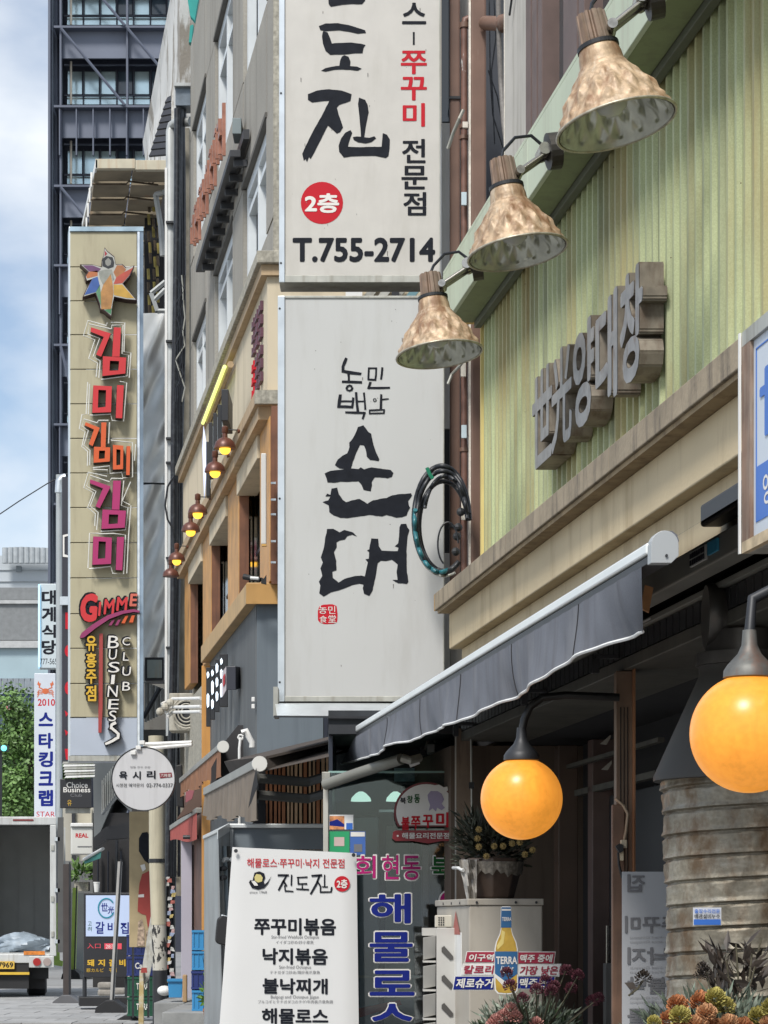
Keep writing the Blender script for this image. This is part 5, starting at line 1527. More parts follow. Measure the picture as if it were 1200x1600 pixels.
t = B(); t.tube([P(381, 901, 16.75), P(407, 906, 16.7)], .022, 12, .017); t.build('barrel', rubber, sp)
t = B(); t.tube([P(391, 903, 16.66), P(404, 904, 16.66)], .012, 8); t.build('sleeve', white, sp)
t = B(); t.ppoly([(408, 902), (412, 904), (416, 898), (416, 913), (408, 911)], 16.7, .03); t.build('mount', rubber, sp)

# projecting blade letters on a bracket high on the grey wall
bl = thing('blade_letter_sign', 'copper-edged channel letters on a dark steel trough high on the grey wall', 'sign', M(1.85, 21, 7.4))
cop = mat('copper_letter_edge', (.30, .135, .09), .4, .5, var=.25, scale=15)
def HH(y_): return 7.55
B().fbox(M, 1.88, 1.97, 19.1, 22.5, 6.34, 6.40).build('trough', dark, bl, bevel=.004)
B().fbox(M, 1.97, 2.02, 18.9, 22.6, 6.42, 6.50).build('mounting_rail', dark, bl)
for i in range(9):
    y_ = 19.15 + i * .38
    o = B().fbox(M, 1.92, 2.03, y_, y_ + .04, 6.28, 6.335).build('bracket', dark, bl)
for i in range(12):
    y_ = 19.3 + i * .265
    b_ = B()
    sA = 1.815
    hb_ = 6.42 + .05 * (i % 3); ht_ = 6.86 - .04 * (i % 2)
    b_.fbox(M, sA + .02, 1.865, y_, y_ + .03, hb_, ht_)
    b_.fbox(M, sA + .01, 1.865, y_ + .03, y_ + .15, ht_ - .06, ht_ - .02) if i % 3 else b_.fbox(M, sA, 1.865, y_ + .03, y_ + .15, 6.6, 6.64)
    b_.fbox(M, sA, 1.86, y_ + .15, y_ + .175, hb_ + .06, ht_ - .08)
    b_.build('channel_letter', cop, bl)
B().pbox(363, 184, 377, 209, 19.3, .25).build('control_box', mat('slate_box', (.18, .22, .23), .5), bl, bevel=.005)

# cream wall letters
wl_ = thing('wall_lettering', 'dark maroon raised letters running down the cream wall above the loggia', 'sign', M(1.94, 17.8, 4.3))
for k, (ya, h0) in enumerate(((17.25, 4.38), (17.25, 4.05))):
    for c in range(3):
        for r_ in range(3):
            m_ = red_ink if (k and c == 2) else mat('maroon_letter', (.09, .03, .05), .5, var=.2)
            yy = ya + c * .24 + .0; hh = h0 + r_ * .1
            b_ = B(); b_.fbox(M, 1.925, 1.9485, yy, yy + .16, hh, hh + .015); b_.fbox(M, 1.925, 1.9485, yy, yy + .03, hh + .016, hh + .07); b_.fbox(M, 1.925, 1.9485, yy + .1, yy + .13, hh + .016, hh + .06)
            b_.build('raised_letter', m_, wl_)

# dome lanterns
def lantern(label, px, py, Y, size, lit=True):
    r = thing('dome_lantern', label, 'lamp', P(px, py, Y), 'brown dome lanterns along the loggia')
    k = size
    rb_ = mat('rust_brown_enamel', (.12, .042, .028), .4, .2, var=.3, scale=20, stain=(.2, .09, .05), stain_amt=.5)
    t = B(); t.lathe((0, 0, 0), [(.088 * k, -.02 * k), (.086 * k, 0), (.075 * k, .03 * k), (.05 * k, .055 * k), (.022 * k, .068 * k), (.020 * k, .10 * k), (.026 * k, .105 * k), (.026 * k, .15 * k), (.01 * k, .16 * k)], 24)
    t.build('dome', rb_, r, smooth=True, local=True)
    if lit:
        t = B(); t.lathe((0, 0, 0), [(.002, -.068 * k), (.025 * k, -.062 * k), (.042 * k, -.042 * k), (.045 * k, -.021 * k)], 20)
        t.build('bulb', mat('lit_yellow_bulb', (.9, .55, .08), .4, var=.02, emit=(1, .52, .05), emit_s=1.3), r, smooth=True, local=True)
    t = B(); t.tube([(.02 * k, 0, .13 * k), (.10 * k, .01, .13 * k)], .005 * k, 6); t.build('arm', dark, r, local=True)
    t = B(); t.lathe((.10 * k, .01, .12 * k), [(.02 * k, 0), (.012 * k, .02)], 10, 'X'); t.build('wall_rose', rb_, r, local=True)
    return r
lantern('nearest lit brown dome lantern, under the row\'s top letters', 351.5, 697, 17.8, .97)
lantern('second lit brown dome lantern, just below the nearest one', 336, 734, 18.4, .96)
lantern('third lit brown dome lantern, upper one of the middle pair', 309, 799, 20.2, .98)
lantern('fourth lit brown dome lantern, lower one of the middle pair', 298, 827, 20.9, .97)
lantern('fifth lit brown dome lantern, upper one of the farthest pair', 276, 873, 23.0, .98)
lantern('farthest brown dome lantern, the only one with no bulb showing', 267, 898, 24.0, .98, lit=False)

# black letter board behind the lanterns
bb = thing('letter_board', 'black channel letters with a pale blue edge on the cream wall behind the lanterns', 'sign', M(1.8, 18.8, 4.1))
B().pbox(346, 608, 357, 657, 18.0, .5).build('board', dark, bb, bevel=.004)
for i, (x, y0_, y1_) in enumerate(((340, 632, 690), (333, 645, 705), (326, 660, 745), (322, 690, 775))):
    B().pbox(x, y0_, x + 6, y1_, 18.4 + i * .4, .12).build('channel_letter', dark, bb, bevel=.003)
    B().pbox(x + 6.2, y0_ + 6, x + 7.4, y1_ - 12, 18.42 + i * .4, .05).build('letter_edge', alu, bb)
t = B(); t.ppoly([(318, 665), (322, 690), (322, 745), (319, 778), (316, 700)], 20.2, .05); t.build('pale_edge', mat('pale_blue_light_edge', (.55, .6, .8), .4, emit=(.6, .7, 1), emit_s=.35), bb)

# glowing letters and black cube sign on the slate front
gs = thing('glowing_letter_sign', 'glowing white letters on black blades fixed to the slate shop front', 'sign', M(1.75, 19.5, 1.7))
glow = mat('lit_white_letter', (.7, .8, .9), .4, var=.02, emit=(.75, .88, 1), emit_s=.75)
for i, (x0_, y0_, y1_) in enumerate(((343, 1022, 1104), (336, 1030, 1112), (329, 1040, 1124), (322, 1043, 1135))):
    Yb = 18.7 + i * .45
    o_ = B().pbox(x0_, y0_, x0_ + 6.5 + (6 if i == 0 else 0), y1_, Yb, .05).build('blade', dark, gs, bevel=.002)
    yy = y0_ + 6
    k = 0
    while yy < y1_ - 10:
        hgt = random.choice((8, 13, 20))
        if k % 2 == 0 or i < 3:
            t = B(); t.ppoly([(x0_ + 1, yy + 3), (x0_ + 3, yy), (x0_ + 5, yy + 4), (x0_ + 4.6, yy + hgt), (x0_ + 2, yy + hgt + 3), (x0_ + 1, yy + hgt - 3)], Yb - .01, .008)
            t.build('glowing_stroke', glow, o_)
        yy += hgt + 9; k += 1
cs = thing('box_sign', 'small black cube light box projecting from the slate shop front', 'sign', M(1.7, 18, 1.6))
t = B(); t.hexa([P(354, 1078, 18.0), P(368.5, 1078, 18.0), P(384, 1073, 18.3), P(372, 1073, 18.3), P(354, 1041, 18.0), P(368.5, 1041, 18.0), P(384, 1043, 18.3), P(372, 1043, 18.3)])
t.build('box', mat('black_box_enamel', (.035, .037, .05), .35, var=.1), cs, bevel=.004)
t = B(); t.add([P(347, 1090, 18.4), P(353.5, 1078, 18.0), P(353.5, 1041, 18.0), P(347, 1050, 18.4)], [(0, 1, 2, 3)]); fc_ = t.build('face', mat('pink_white_face', (.5, .42, .44), .4), cs, fix=False)
t = B(); t.add([P(349, 1074, 18.25), P(352, 1068, 18.05), P(352, 1052, 18.05), P(349, 1057, 18.25)], [(0, 1, 2, 3)])
t.v = [v + Vector((-.003, -.003, 0)) for v in t.v]; t.build('red_mark', red_ink, fc_, fix=False)
sk = thing('wall_socket', 'pair of small white sockets on the slate shop front', 'socket', P(396, 1098, 16.95))
for y_ in (1089, 1100):
    B().pbox(393, y_, 398, y_ + 7, 16.97, .02).build('socket', white, sk, bevel=.003)

# ------------------------------------------------------------------ the smaller awnings
def small_awning(name, label, a, b_, Ya, Yb, drop, m_cl, rail_m, rail_w, cap=True, pleat=60, roof=None, amp=.02):
    r = thing(name, label, 'awning', P(a[0], a[1], Ya))
    A, Bq = P(a[0], a[1], Ya), P(b_[0], b_[1], Yb)
    t = B(); t.hexa([A + Vector((-.03, 0, -rail_w)), A + Vector((.03, 0, -rail_w)), Bq + Vector((.03, 0, -rail_w)), Bq + Vector((-.03, 0, -rail_w)), A + Vector((-.03, 0, 0)), A + Vector((.03, 0, 0)), Bq + Vector((.03, 0, 0)), Bq + Vector((-.03, 0, 0))])
    t.build('front_rail', rail_m, r, bevel=.004)
    vs, fs = [], []
    nx_ = pleat * 2
    for i in range(nx_ + 1):
        q = A.lerp(Bq, i / nx_)
        for j in range(5):
            v = j / 4
            d = drop[0] + (drop[1] - drop[0]) * i / nx_
            vs.append(q + Vector((amp * math.sin(i * math.pi / 2 + math.sin(i * .37)) * v - .02, .0, -rail_w - (d + .02 * math.sin(i * .35)) * v)))
    for i in range(nx_):
        for j in range(4):
            k_ = i * 5 + j; fs.append((k_, k_ + 1, k_ + 6, k_ + 5))
    t = B(); t.add(vs, fs); t.build('valance', m_cl, r, fix=False, smooth=True)
    if cap:
        t = B(); t.lathe(A + Vector((.0, -.03, -.03)), [(.001, 0), (.045, 0), (.048, .02), (.045, .04)], 16, 'Y'); t.build('end_cap', mat('white_end_cap', (.62, .61, .57), .4, var=.05), r)
    if roof:
        t = B(); k_ = len(roof) // 2
        t.add([P(*p) for p in roof], [(i, i + 1, i + 1 + k_, i + k_) for i in range(k_ - 1)]); t.build('canopy_cloth', awn_brown, r, fix=False)
    return r
a2 = small_awning('awning', 'taupe pleated awning with grey rail and white cap beside the slate gable', (406, 1186), (324, 1231), 13.6, 16.6, (.30, .16), taupe,
                  mat('grey_khaki_rail', (.26, .26, .24), .45, .3), .055, pleat=24,
                  roof=[(408, 1206, 13.6), (560, 1172, 13.2), (417, 1182, 13.7), (562, 1149, 14.6)])
B().hexa([P(415, 1186, 13.7), P(560, 1152, 13.9), P(560, 1152, 16.9), P(360, 1210, 16.9), P(415, 1182, 13.7), P(560, 1148, 13.9), P(560, 1140, 16.9), P(350, 1190, 16.9)]).build('canopy_frame', awn_brown, a2)
for y_ in (1216, 1242):
    t = B(); t.tube([P(402, y_, 14.2), P(480, y_ + 6, 14.4), P(514, y_ - 4, 14.6)], .03, 8); t.build('support_bar', mat('grey_khaki_bar', (.12, .12, .11), .5, .2), a2)
t = B(); t.tube([P(505, 1175, 14.2), P(560, 1140, 14.0)], .02, 8); t.build('cloth_edge', grey_box, a2)
t = B(); t.ppoly([(400, 1200), (403, 1226), (392, 1255), (388, 1262), (392, 1240), (397, 1215)], 13.55, .02); t.build('valance_end', white if False else dark, a2)
a3 = small_awning('awning', 'orange-brown folded awning with dark hanging cloths by the orange column', (349, 1161), (285, 1216), 17.6, 21.2, (.20, .12), rust_canvas, MATS['grey_khaki_rail'], .045, pleat=20, amp=.015)
B().ppoly([(352, 1158), (372, 1133), (399, 1133), (400, 1180), (372, 1200), (330, 1228), (330, 1200)], 17.9, .4).build('folded_cloth', awn_dark, a3)
ah = thing('awning_hook', 'white curled crank bracket hanging over the taupe awning', 'bracket', P(385, 1160, 16.5))
t = B(); t.tube([P(378, 1145, 16.5), P(385, 1142, 16.5), P(388, 1150, 16.5), P(394, 1160, 16.5), P(394, 1168, 16.5)], .022, 8); t.build('arm', white, ah, smooth=True)
t = B(); t.tube([P(376, 1152, 16.4), P(374, 1170, 16.4), P(374, 1290, 16.4)], .01, 8); t.build('crank_rod', white, ah)
t = B(); t.tube([P(376 + 4 * math.cos(i), 1152 + 4 * math.sin(i), 16.4) for i in range(7)], .008, 6); t.build('ring', white, ah)
a4 = small_awning('awning', 'small sloping red awning near the lilac door', (311, 1262), (269, 1290), 22.0, 24.5, (.25, .12), red_canvas, MATS['grey_khaki_rail'], .05, cap=False, pleat=8, amp=.0)
B().ppoly([(276, 1280), (312, 1225), (330, 1240), (312, 1262)], 22.3, .1).build('canopy_cloth', mat('brown_awning_cloth', (.11, .07, .055), .8), a4)
t = B(); t.tube([P(286, 1308, 22.6), P(310, 1308, 22.6)], .02, 8); t.build('arm', dark, a4)
hc = thing('hanging_cloth', 'dusky pink cloth and black bundle hanging under the orange-brown awning', 'cloth', P(290, 1240, 22))
t = B(); t.ppoly([(290, 1238), (305, 1228), (300, 1248), (290, 1254)], 21.8, .03); t.build('pink_cloth', mat('dusky_pink_cloth', (.3, .1, .12), .8), hc)
B().ppoly([(274, 1196), (284, 1194), (287, 1262), (276, 1260)], 22.4, .1).build('black_bundle', rubber, hc, bevel=.01)

# tangle: air conditioner with brackets
au = thing('outdoor_air_conditioner', 'grimy cream air conditioner with a round fan grille on wall brackets', 'air conditioner', P(285, 1145, 24))
aum = mat('grimy_cream_metal', (.42, .40, .34), .6, .1, var=.2, scale=6, stain=(.2, .17, .12), stain_amt=.6)
B().pbox(264, 1083, 311, 1142, 24.2, .3).build('body', aum, au, bevel=.01)
for r_ in (8, 13, 18, 22):
    t = B(); t.tube([P(291 + r_ * math.cos(a), 1114 + r_ * 1.1 * math.sin(a), 24.15) for a in [i * math.pi / 12 for i in range(24)]], .008, 6, closed=True); t.build('fan_grille', aum, au)
t = B(); t.lathe(P(291, 1114, 24.18), [(.12, 0), (.12, .01)], 24, 'Y'); t.build('fan_recess', dark, au)
for y_ in (1092, 1105, 1113):
    t = B(); t.tube([P(252 + (y_ - 1090) * .4, y_ + 8, 22.3), P(270, y_, 22.4), P(314, y_ - 1, 21.2)], .016, 8); t.build('bracket_arm', white, au)
for q in ((250, 1112), (258, 1105), (266, 1098)):
    t = B(); t.ball(P(q[0], q[1], 22.3), .04, 8, 6); t.build('joint', aum, au)

# utility pipes and cable bundle between buildings
up = thing('rain_pipe', 'grey-white rain pipe with a hopper box at the far corner of the grey building', 'pipe', P(268, 1900, 25.4))
pw = mat('grey_white_pipe', (.40, .42, .42), .5, .1, var=.15, scale=4, stain=(.22, .2, .17), stain_amt=.5, stain_scale=(8, 8, 1))
t = B(); t.tube([P(266.5, 1150, 25.4), P(266.5, 205, 25.4), P(269, 196, 25.4), P(276, 191, 25.3), P(298, 190, 25.2)], .052, 14); t.build('pipe_body', pw, up, smooth=True)
B().pbox(257.5, 262, 261.5, 1100, 25.35, .04).build('white_strip', white, up)
B().pbox(274, 133, 298, 165, 25.1, .25).build('hopper', mat('blue_grey_hopper', (.14, .17, .20), .4, .3, var=.3, scale=10), up, bevel=.006)
B().pbox(272, 129, 298, 134, 25.05, .3).build('hopper_lid', pw, up)
B().pbox(282, 165, 290, 186, 25.2, .1).build('hopper_neck', dark, up)
for y_ in (345, 531, 683, 721, 870, 1010):
    B().pbox(259, y_, 274, y_ + 3, 25.3, .12).build('pipe_clip', dark, up)
cb = thing('cable_bundle', 'thick bundle of black cables running down beside the rain pipe', 'cable', P(280, 1900, 25.2))
for i, (x0_, x1_, r_) in enumerate(((275.5, 266, .035), (279, 271, .035), (283, 274, .03), (287, 268, .02), (277, 278, .018), (286, 272, .02), (281, 264, .012))):
    pts = [P(x0_ + math.sin(i + y_ / 130) * 1.6 + (x1_ - x0_) * max(0, (y_ - 500) / 700), y_, 25.1 + .03 * i) for y_ in range(170, 1420, 50)]
    t = B(); t.tube(pts, r_, 8); t.build('cable', cable_m, cb, smooth=True)
for seed, col_ in ((1, white), (2, cable_m), (3, cable_m), (5, alu_d)):
    rnd = random.Random(seed); col_ = cable_m if col_ is white else col_
    pts = [P(282 + rnd.uniform(-8, 8), y_, 24.9) for y_ in range(430, 640, 22)]
    t = B(); t.tube(pts, .008, 5); t.build('thin_wire', col_, cb, smooth=True)
t = B(); t.tube([P(272, 744, 25), P(262, 760, 25), P(258, 790, 25), P(262, 812, 25), P(270, 826, 25)], .012, 6); t.build('cable_loop', cable_m, cb, smooth=True)
cp = thing('concrete_pier', 'mottled concrete pier behind the cable bundle', 'pier', P(288, 1900, 25.6))
B().pbox(275, 200, 296, 1400, 25.6, .3).build('pier', mat('mottled_pier', (.30, .28, .23), .9, var=.3, scale=4, stain=(.14, .12, .09), stain_amt=.7, stain_scale=(8, 8, 1.5)), cp)

# ------------------------------------------------------------------ far white building behind the pipes
fb_ = thing('peeling_white_building', 'old building with a peeling white upper wall and black louvres', 'building', P(262, 1980, 27.5))
peel = mat('peeling_white_paint', (.60, .60, .58), .8, var=.12, scale=1.5, stain=(.24, .21, .17), stain_amt=.9, stain_scale=(5, 1.2, 1.2), stain_pos=(.52, .6), coord='World', bump=.4)
def quad3(a, b_, c, d, th, m_, name, par):
    t = B(); n_ = Vector((th, 0, 0)); t.hexa([a, a + n_, b_ + n_, b_, d, d + n_, c + n_, c]); return t.build(name, m_, par)
quad3(P(281, 262, 26.5), P(229, 262, 34.0), P(223, 254 - 32, 34.0), P(281, -80, 26.0), .3, peel, 'upper_wall', fb_)
B().hexa([P(262, 262, 27.5), P(300, 262, 27.5), P(300, 262, 34), P(225, 262, 34), P(282, -60, 27.5), P(310, -60, 27.5), P(310, -60, 30), P(281, -60, 30)]).build('upper_mass', peel, fb_)
B().pbox(283, -60, 297, 78, 26.3, .3).build('concrete_column', MATS['mottled_pier'], fb_)
B().pbox(278, 78, 293, 133, 26.6, .3).build('concrete_column', peel, fb_)
B().ppoly([(290, -20), (313, -20), (304, 32), (297, 24)], 25.8, .1).build('teal_netting', mat('teal_netting', (.03, .30, .27), .8, var=.2), fb_)
B().ppoly([(297, 40), (302, 38), (299, 66), (295, 66)], 25.8, .1).build('teal_netting', MATS['teal_netting'], fb_)
for i in range(9):
    yy = 152 + i * 10.4
    xl = 262 - (yy - 150) * .30
    t = B(); t.ppoly([(xl - 4, yy + 8), (xl, yy), (267, yy - 3), (267, yy + 5)], 26.2, .06); t.build('louvre', mat('blue_black_louvre', (.03, .035, .05), .5, var=.3), fb_)
B().pbox(225, 262, 262, 1240, 29.5, .3).build('lower_wall', mat('soot_grey_wall', (.16, .155, .14), .8, var=.3, scale=1.5, stain=(.07, .06, .05), stain_amt=.6), fb_)

# rusty canopy with spiked underside
cn = thing('rusty_canopy', 'projecting flat canopy with a cream edge and rust-stained underside', 'canopy', P(200, 260, 27))
Y1c, Y2c = 26.8, 31.5
B().pbox(149, 248, 211, 263, Y1c, .08).build('edge_beam', mat('cream_edge_beam', (.52, .48, .37), .7, var=.1, scale=5, stain=(.4, .22, .1), stain_amt=.5), cn, bevel=.004)
B().pbox(211.5, 250, 262, 265, Y1c, .08).build('edge_beam', MATS['cream_edge_beam'], cn, bevel=.004)
under = mat('stained_canopy_underside', (.23, .19, .13), .85, var=.3, scale=2.5, stain=(.32, .13, .04), stain_amt=.8, stain_scale=(1.5, 1.5, 1.5), stain_pos=(.58, .66))
nr = 8
for i in range(nr):
    f0, f1 = i / nr, (i + 1) / nr
    def cc_(f, x0_, x1_):
        Yq = Y1c + .09 + (Y2c - Y1c) * f
        yq = 1440 - (1440 - 264) * (Y1c + .09) / Yq
        return (P(x0_ - 21 * f, yq, Yq), P(x1_ - 34 * f, yq, Yq))
    a0_, a1_ = cc_(f0 + .004, 149, 262); b0_, b1_ = cc_(f1 - .02, 149, 262)
    am, bm_ = a0_.lerp(a1_, .52), b0_.lerp(b1_, .52)
    up_ = Vector((0, 0, .06))
    for (q0, q1, q2, q3) in ((a0_, am - Vector((.01, 0, 0)), bm_ - Vector((.01, 0, 0)), b0_), (am + Vector((.01, 0, 0)), a1_, b1_, bm_ + Vector((.01, 0, 0)))):
        lift = Vector((0, 0, random.uniform(0, .025)))
        t = B(); t.hexa([q0 + lift, q1 + lift, q2 + lift, q3 + lift, q0 + up_ + lift, q1 + up_ + lift, q2 + up_ + lift, q3 + up_ + lift]); t.build('soffit_board', under, cn)
    if i < nr - 1:
        sp_ = B(); sp_.tube([b0_ + Vector((-.02, 0, -.02)), b0_.lerp(b1_, .45) + Vector((0, 0, -.02)), b0_.lerp(b1_, .5) + Vector((0, -.1, -.02)), b0_.lerp(b1_, .9) + Vector((0, 0, -.03))], .012, 5); sp_.build('conduit', mat('rusty_conduit', (.10, .075, .05), .7, .3, var=.4, scale=12), cn)
        r0 = B(); r0.tube([b0_ + Vector((-.03, 0, -.05)), b0_ + Vector((-.03, 0, .12))], .014, 5); r0.build('spike', white, cn)
t = B(); t.hexa([P(149, 263, Y1c), P(152, 263, Y1c), P(131, 356, 31.0), P(128, 356, 31.0), P(149, 250, Y1c), P(152, 250, Y1c), P(131, 348, 31.0), P(128, 348, 31.0)]); t.build('edge_strip', white, cn)
for x, y_ in ((236, 283), (230, 303), (225, 323)):
    t = B(); Yq = 27.5 + (y_ - 283) / 20; t.tube([P(x + 3.5 * math.cos(a), y_ + 3.5 * math.sin(a), Yq) for a in [i * .7854 for i in range(8)]], .016, 6, closed=True); t.build('ring', MATS['rusty_conduit'], cn)
for i in range(26):
    x = 233 + (i % 3) * 7 + random.uniform(-2, 2); y_ = 318 + (i // 3) * 20 + random.uniform(-4, 4)
    t = B(); t.tube([P(x, y_, 28.4), P(x + 1, y_ + 16, 28.4)], .02, 6); t.build('stacked_bar', mat('yellow_brown_bar', (.30, .24, .06), .7, var=.5, scale=6) if i % 2 else MATS['rusty_conduit'], cn)
B().pbox(226, 300, 256, 500, 28.8, .2).build('dark_backing', darker, cn)
t = B(); t.tube([P(243, 304, 27.4), P(256, 300, 27.3)], .03, 6); t.tube([P(243, 304, 27.4), P(251, 352, 27.4), P(254, 400, 27.4)], .035, 6); t.build('bent_bracket', pw, cn)
for a, c in (((236, 458), (258, 440)), ((236, 458), (246, 486)), ((246, 486), (258, 486)), ((240, 470), (258, 452))):
    t = B(); t.tube([P(*a, 27.2), P(*c, 27.2)], .028, 6); t.build('bracket_bar', pw, cn)

# crinkled stainless wrap
stn = mat('crinkled_stainless', (.72, .72, .70), .33, .7, var=.2, scale=2.0)
sw_ = thing('stainless_cladding', 'crinkled mirror-like stainless steel column wrap beside the club sign', 'cladding', P(240, 1065, 27.2))
def sheet(x0_, y0_, x1_, y1_, Y, seed):
    rnd = random.Random(seed); ph = [rnd.uniform(0, 6) for _ in range(6)]
    nx_, nz_ = 14, 60; vs, fs = [], []
    for i in range(nx_ + 1):
        for j in range(nz_ + 1):
            u, v = i / nx_, j / nz_
            q = P(x0_ + (x1_ - x0_) * u, y0_ + (y1_ - y0_) * v, Y)
            q.y += .010 * math.sin(u * 5 + v * 9 + ph[0]) + .007 * math.sin(u * 3 - v * 17 + ph[1]) + .004 * math.sin(u * 9 + v * 31 + ph[2]) + .010 * abs(math.sin(v * 7 + u * 3 + ph[3]))
            vs.append(q)
    for i in range(nx_):
        for j in range(nz_):
            a = i * (nz_ + 1) + j; fs.append((a, a + 1, a + nz_ + 2, a + nz_ + 1))
    t = B(); t.add(vs, fs); t.build('steel_sheet', stn, sw_, fix=False, smooth=True)
sheet(222, 489, 262, 754, 27.2, 3)
sheet(221, 757, 262, 1066, 27.2, 9)
B().pbox(224, 492, 261, 1066, 27.3, .2).build('core', dark, sw_)
bx = thing('flood_light', 'square grey-green flood light under the stainless cladding', 'light', P(243, 1062, 26.9))
B().pbox(226, 1027, 256, 1063, 26.9, .15).build('housing', dark, bx, bevel=.006)
B().pbox(230, 1031, 253, 1059, 26.89, .012).build('lens', mat('rusty_pale_lens', (.36, .42, .40), .4, var=.15, scale=5, stain=(.45, .3, .1), stain_amt=.5), bx)
gp = thing('corrugated_screen', 'grey corrugated sheet screen below the square flood light', 'screen', P(240, 1150, 27))
for i in range(8):
    x = 226 + i * 4.2
    B().pbox(x, 1066 + i * 1.5, x + 3.7, 1128 - i * 2, 27.0 + (i % 2) * .02, .03).build('rib', mat('grey_screen_metal', (.30, .31, .30), .5, .2, var=.2, scale=3), gp)
t = B(); t.tube([P(224, 1122, 26.8), P(250, 1075, 26.8)], .03, 6); t.build('brace', dark, gp)
B().pbox(222, 1140, 262, 1200, 27.2, .1).build('lower_sheet', mat('dark_sheet', (.07, .07, .065), .6, var=.3), gp)

# ------------------------------------------------------------------ tall club sign
GYS = 26.0
cl = thing('club_sign', 'very tall beige club sign with magenta letters, neon tubing and a star emblem', 'sign', P(165, 1185, GYS))
B().pbox(108, 354, 224, 1188, GYS + .03, .45).build('case', alu, cl, bevel=.006)
beige = mat('beige_sign_panel', (.42, .385, .26), .55, var=.07, scale=2, stain=(.28, .24, .16), stain_amt=.6, stain_scale=(6, 6, .8))
seams = [362, 417, 470, 523, 577, 631, 685, 739, 793, 848, 903, 959, 1013, 1068, 1121]
for a, c in zip(seams[:-1], seams[1:]):
    B().pbox(110, a + .7, 214, c - .7, GYS + random.uniform(0, .012), .03).build('face_panel', beige, cl, bevel=.004)
    B().pbox(110, c - .7, 135, c + .7, GYS + .02, .01).build('seam', mat('dark_seam', (.09, .08, .06), .7), cl)
    B().pbox(175, c - .8, 214, c + .4, GYS + .01, .01).build('seam_lip', white, cl)
B().pbox(110, 1122, 214, 1180, GYS + .004, .026).build('base_panel', mat('pale_blue_base', (.42, .47, .55), .45, var=.05), cl)
B().pbox(214.5, 362, 218, 1175, GYS - .01, .04).build('bright_edge', mat('bright_edge_metal', (.75, .78, .8), .25, .6, var=.2, scale=8), cl)
B().pbox(218.3, 358, 224, 1185, GYS, .03).build('edge_strip', mat('blue_steel_strip', (.28, .35, .42), .3, .6, var=.6, scale=1.2), cl)
B().pbox(107, 1181, 224, 1189, GYS - .01, .05).build('bottom_rail', alu_d, cl)
B().pbox(109, 354, 224, 361, GYS - .01, .05).build('top_rail', mat('blue_steel_rail', (.36, .46, .52), .3, .5, var=.3, scale=4), cl)
za = lambda p: zpts(p, 105, 380, 7.275)
zz = lambda p: zpts(p, 105, 600, 5.0)
zc = lambda p: zpts(p, 105, 900, 5.517)
LR = mat('red_letter_face', (.55, .025, .03), .45, var=.04)
LO = mat('orange_letter_face', (.62, .10, .02), .45, var=.04)
LM = mat('magenta_letter_face', (.38, .02, .13), .45, var=.04)
Lside = mat('dark_letter_side', (.035, .01, .015), .5)
def holey(outer, hole):
    (a, b_, c, d), (e, f, g, h) = outer, hole
    return [[a, b_, f, e], [b_, c, g, f], [c, d, h, g], [d, a, e, h]]
def letter(polys, m_):
    t = B()
    for p in polys: t.ppoly(p, GYS - .13, .13)
    body = t.build('channel_letter', Lside, cl)
    t = B()
    for p in polys: flat_poly(t, p, GYS - .132)
    t.build('letter_face', m_, body)
letter([za([(250, 955), (475, 1025), (365, 1290), (308, 1265), (395, 1065), (245, 1005)]), za([(510, 955), (590, 960), (575, 1290), (490, 1288)])] +
       [za(p) for p in holey([(385, 1285), (650, 1300), (640, 1480), (380, 1510)], [(465, 1335), (570, 1340), (560, 1445), (460, 1450)])], LR)
letter([zz(p) for p in holey([(190, 10), (335, 18), (328, 220), (182, 225)], [(230, 45), (290, 48), (285, 178), (225, 185)])] + [zz([(375, 8), (428, 10), (415, 268), (365, 265)])], LR)
letter([zz([(130, 298), (240, 342), (185, 485), (155, 470), (195, 355), (122, 322)]), zz([(252, 300), (292, 300), (285, 492), (248, 492)])] +
       [zz(p) for p in holey([(195, 490), (322, 495), (318, 605), (192, 615)], [(235, 520), (282, 520), (278, 582), (232, 585)])], LO)
letter([zz(p) for p in holey([(343, 475), (425, 482), (422, 665), (343, 668)], [(370, 510), (402, 513), (400, 630), (370, 635)])] + [zz([(450, 485), (480, 485), (473, 712), (446, 710)])], LO)
letter([zz([(165, 745), (325, 800), (240, 970), (208, 955), (265, 815), (165, 775)]), zz([(345, 755), (405, 755), (393, 982), (335, 980)])] +
       [zz(p) for p in holey([(262, 980), (445, 990), (435, 1122), (253, 1132)], [(312, 1018), (385, 1020), (380, 1090), (308, 1095)])], LM)
letter([zz(p) for p in holey([(190, 1190), (335, 1200), (328, 1405), (182, 1412)], [(232, 1228), (288, 1232), (282, 1362), (225, 1365)])] + [zz([(375, 1195), (430, 1195), (415, 1455), (365, 1452)])], LM)
tube_m = mat('unlit_neon_tube', (.66, .66, .62), .25, var=.1, scale=10)
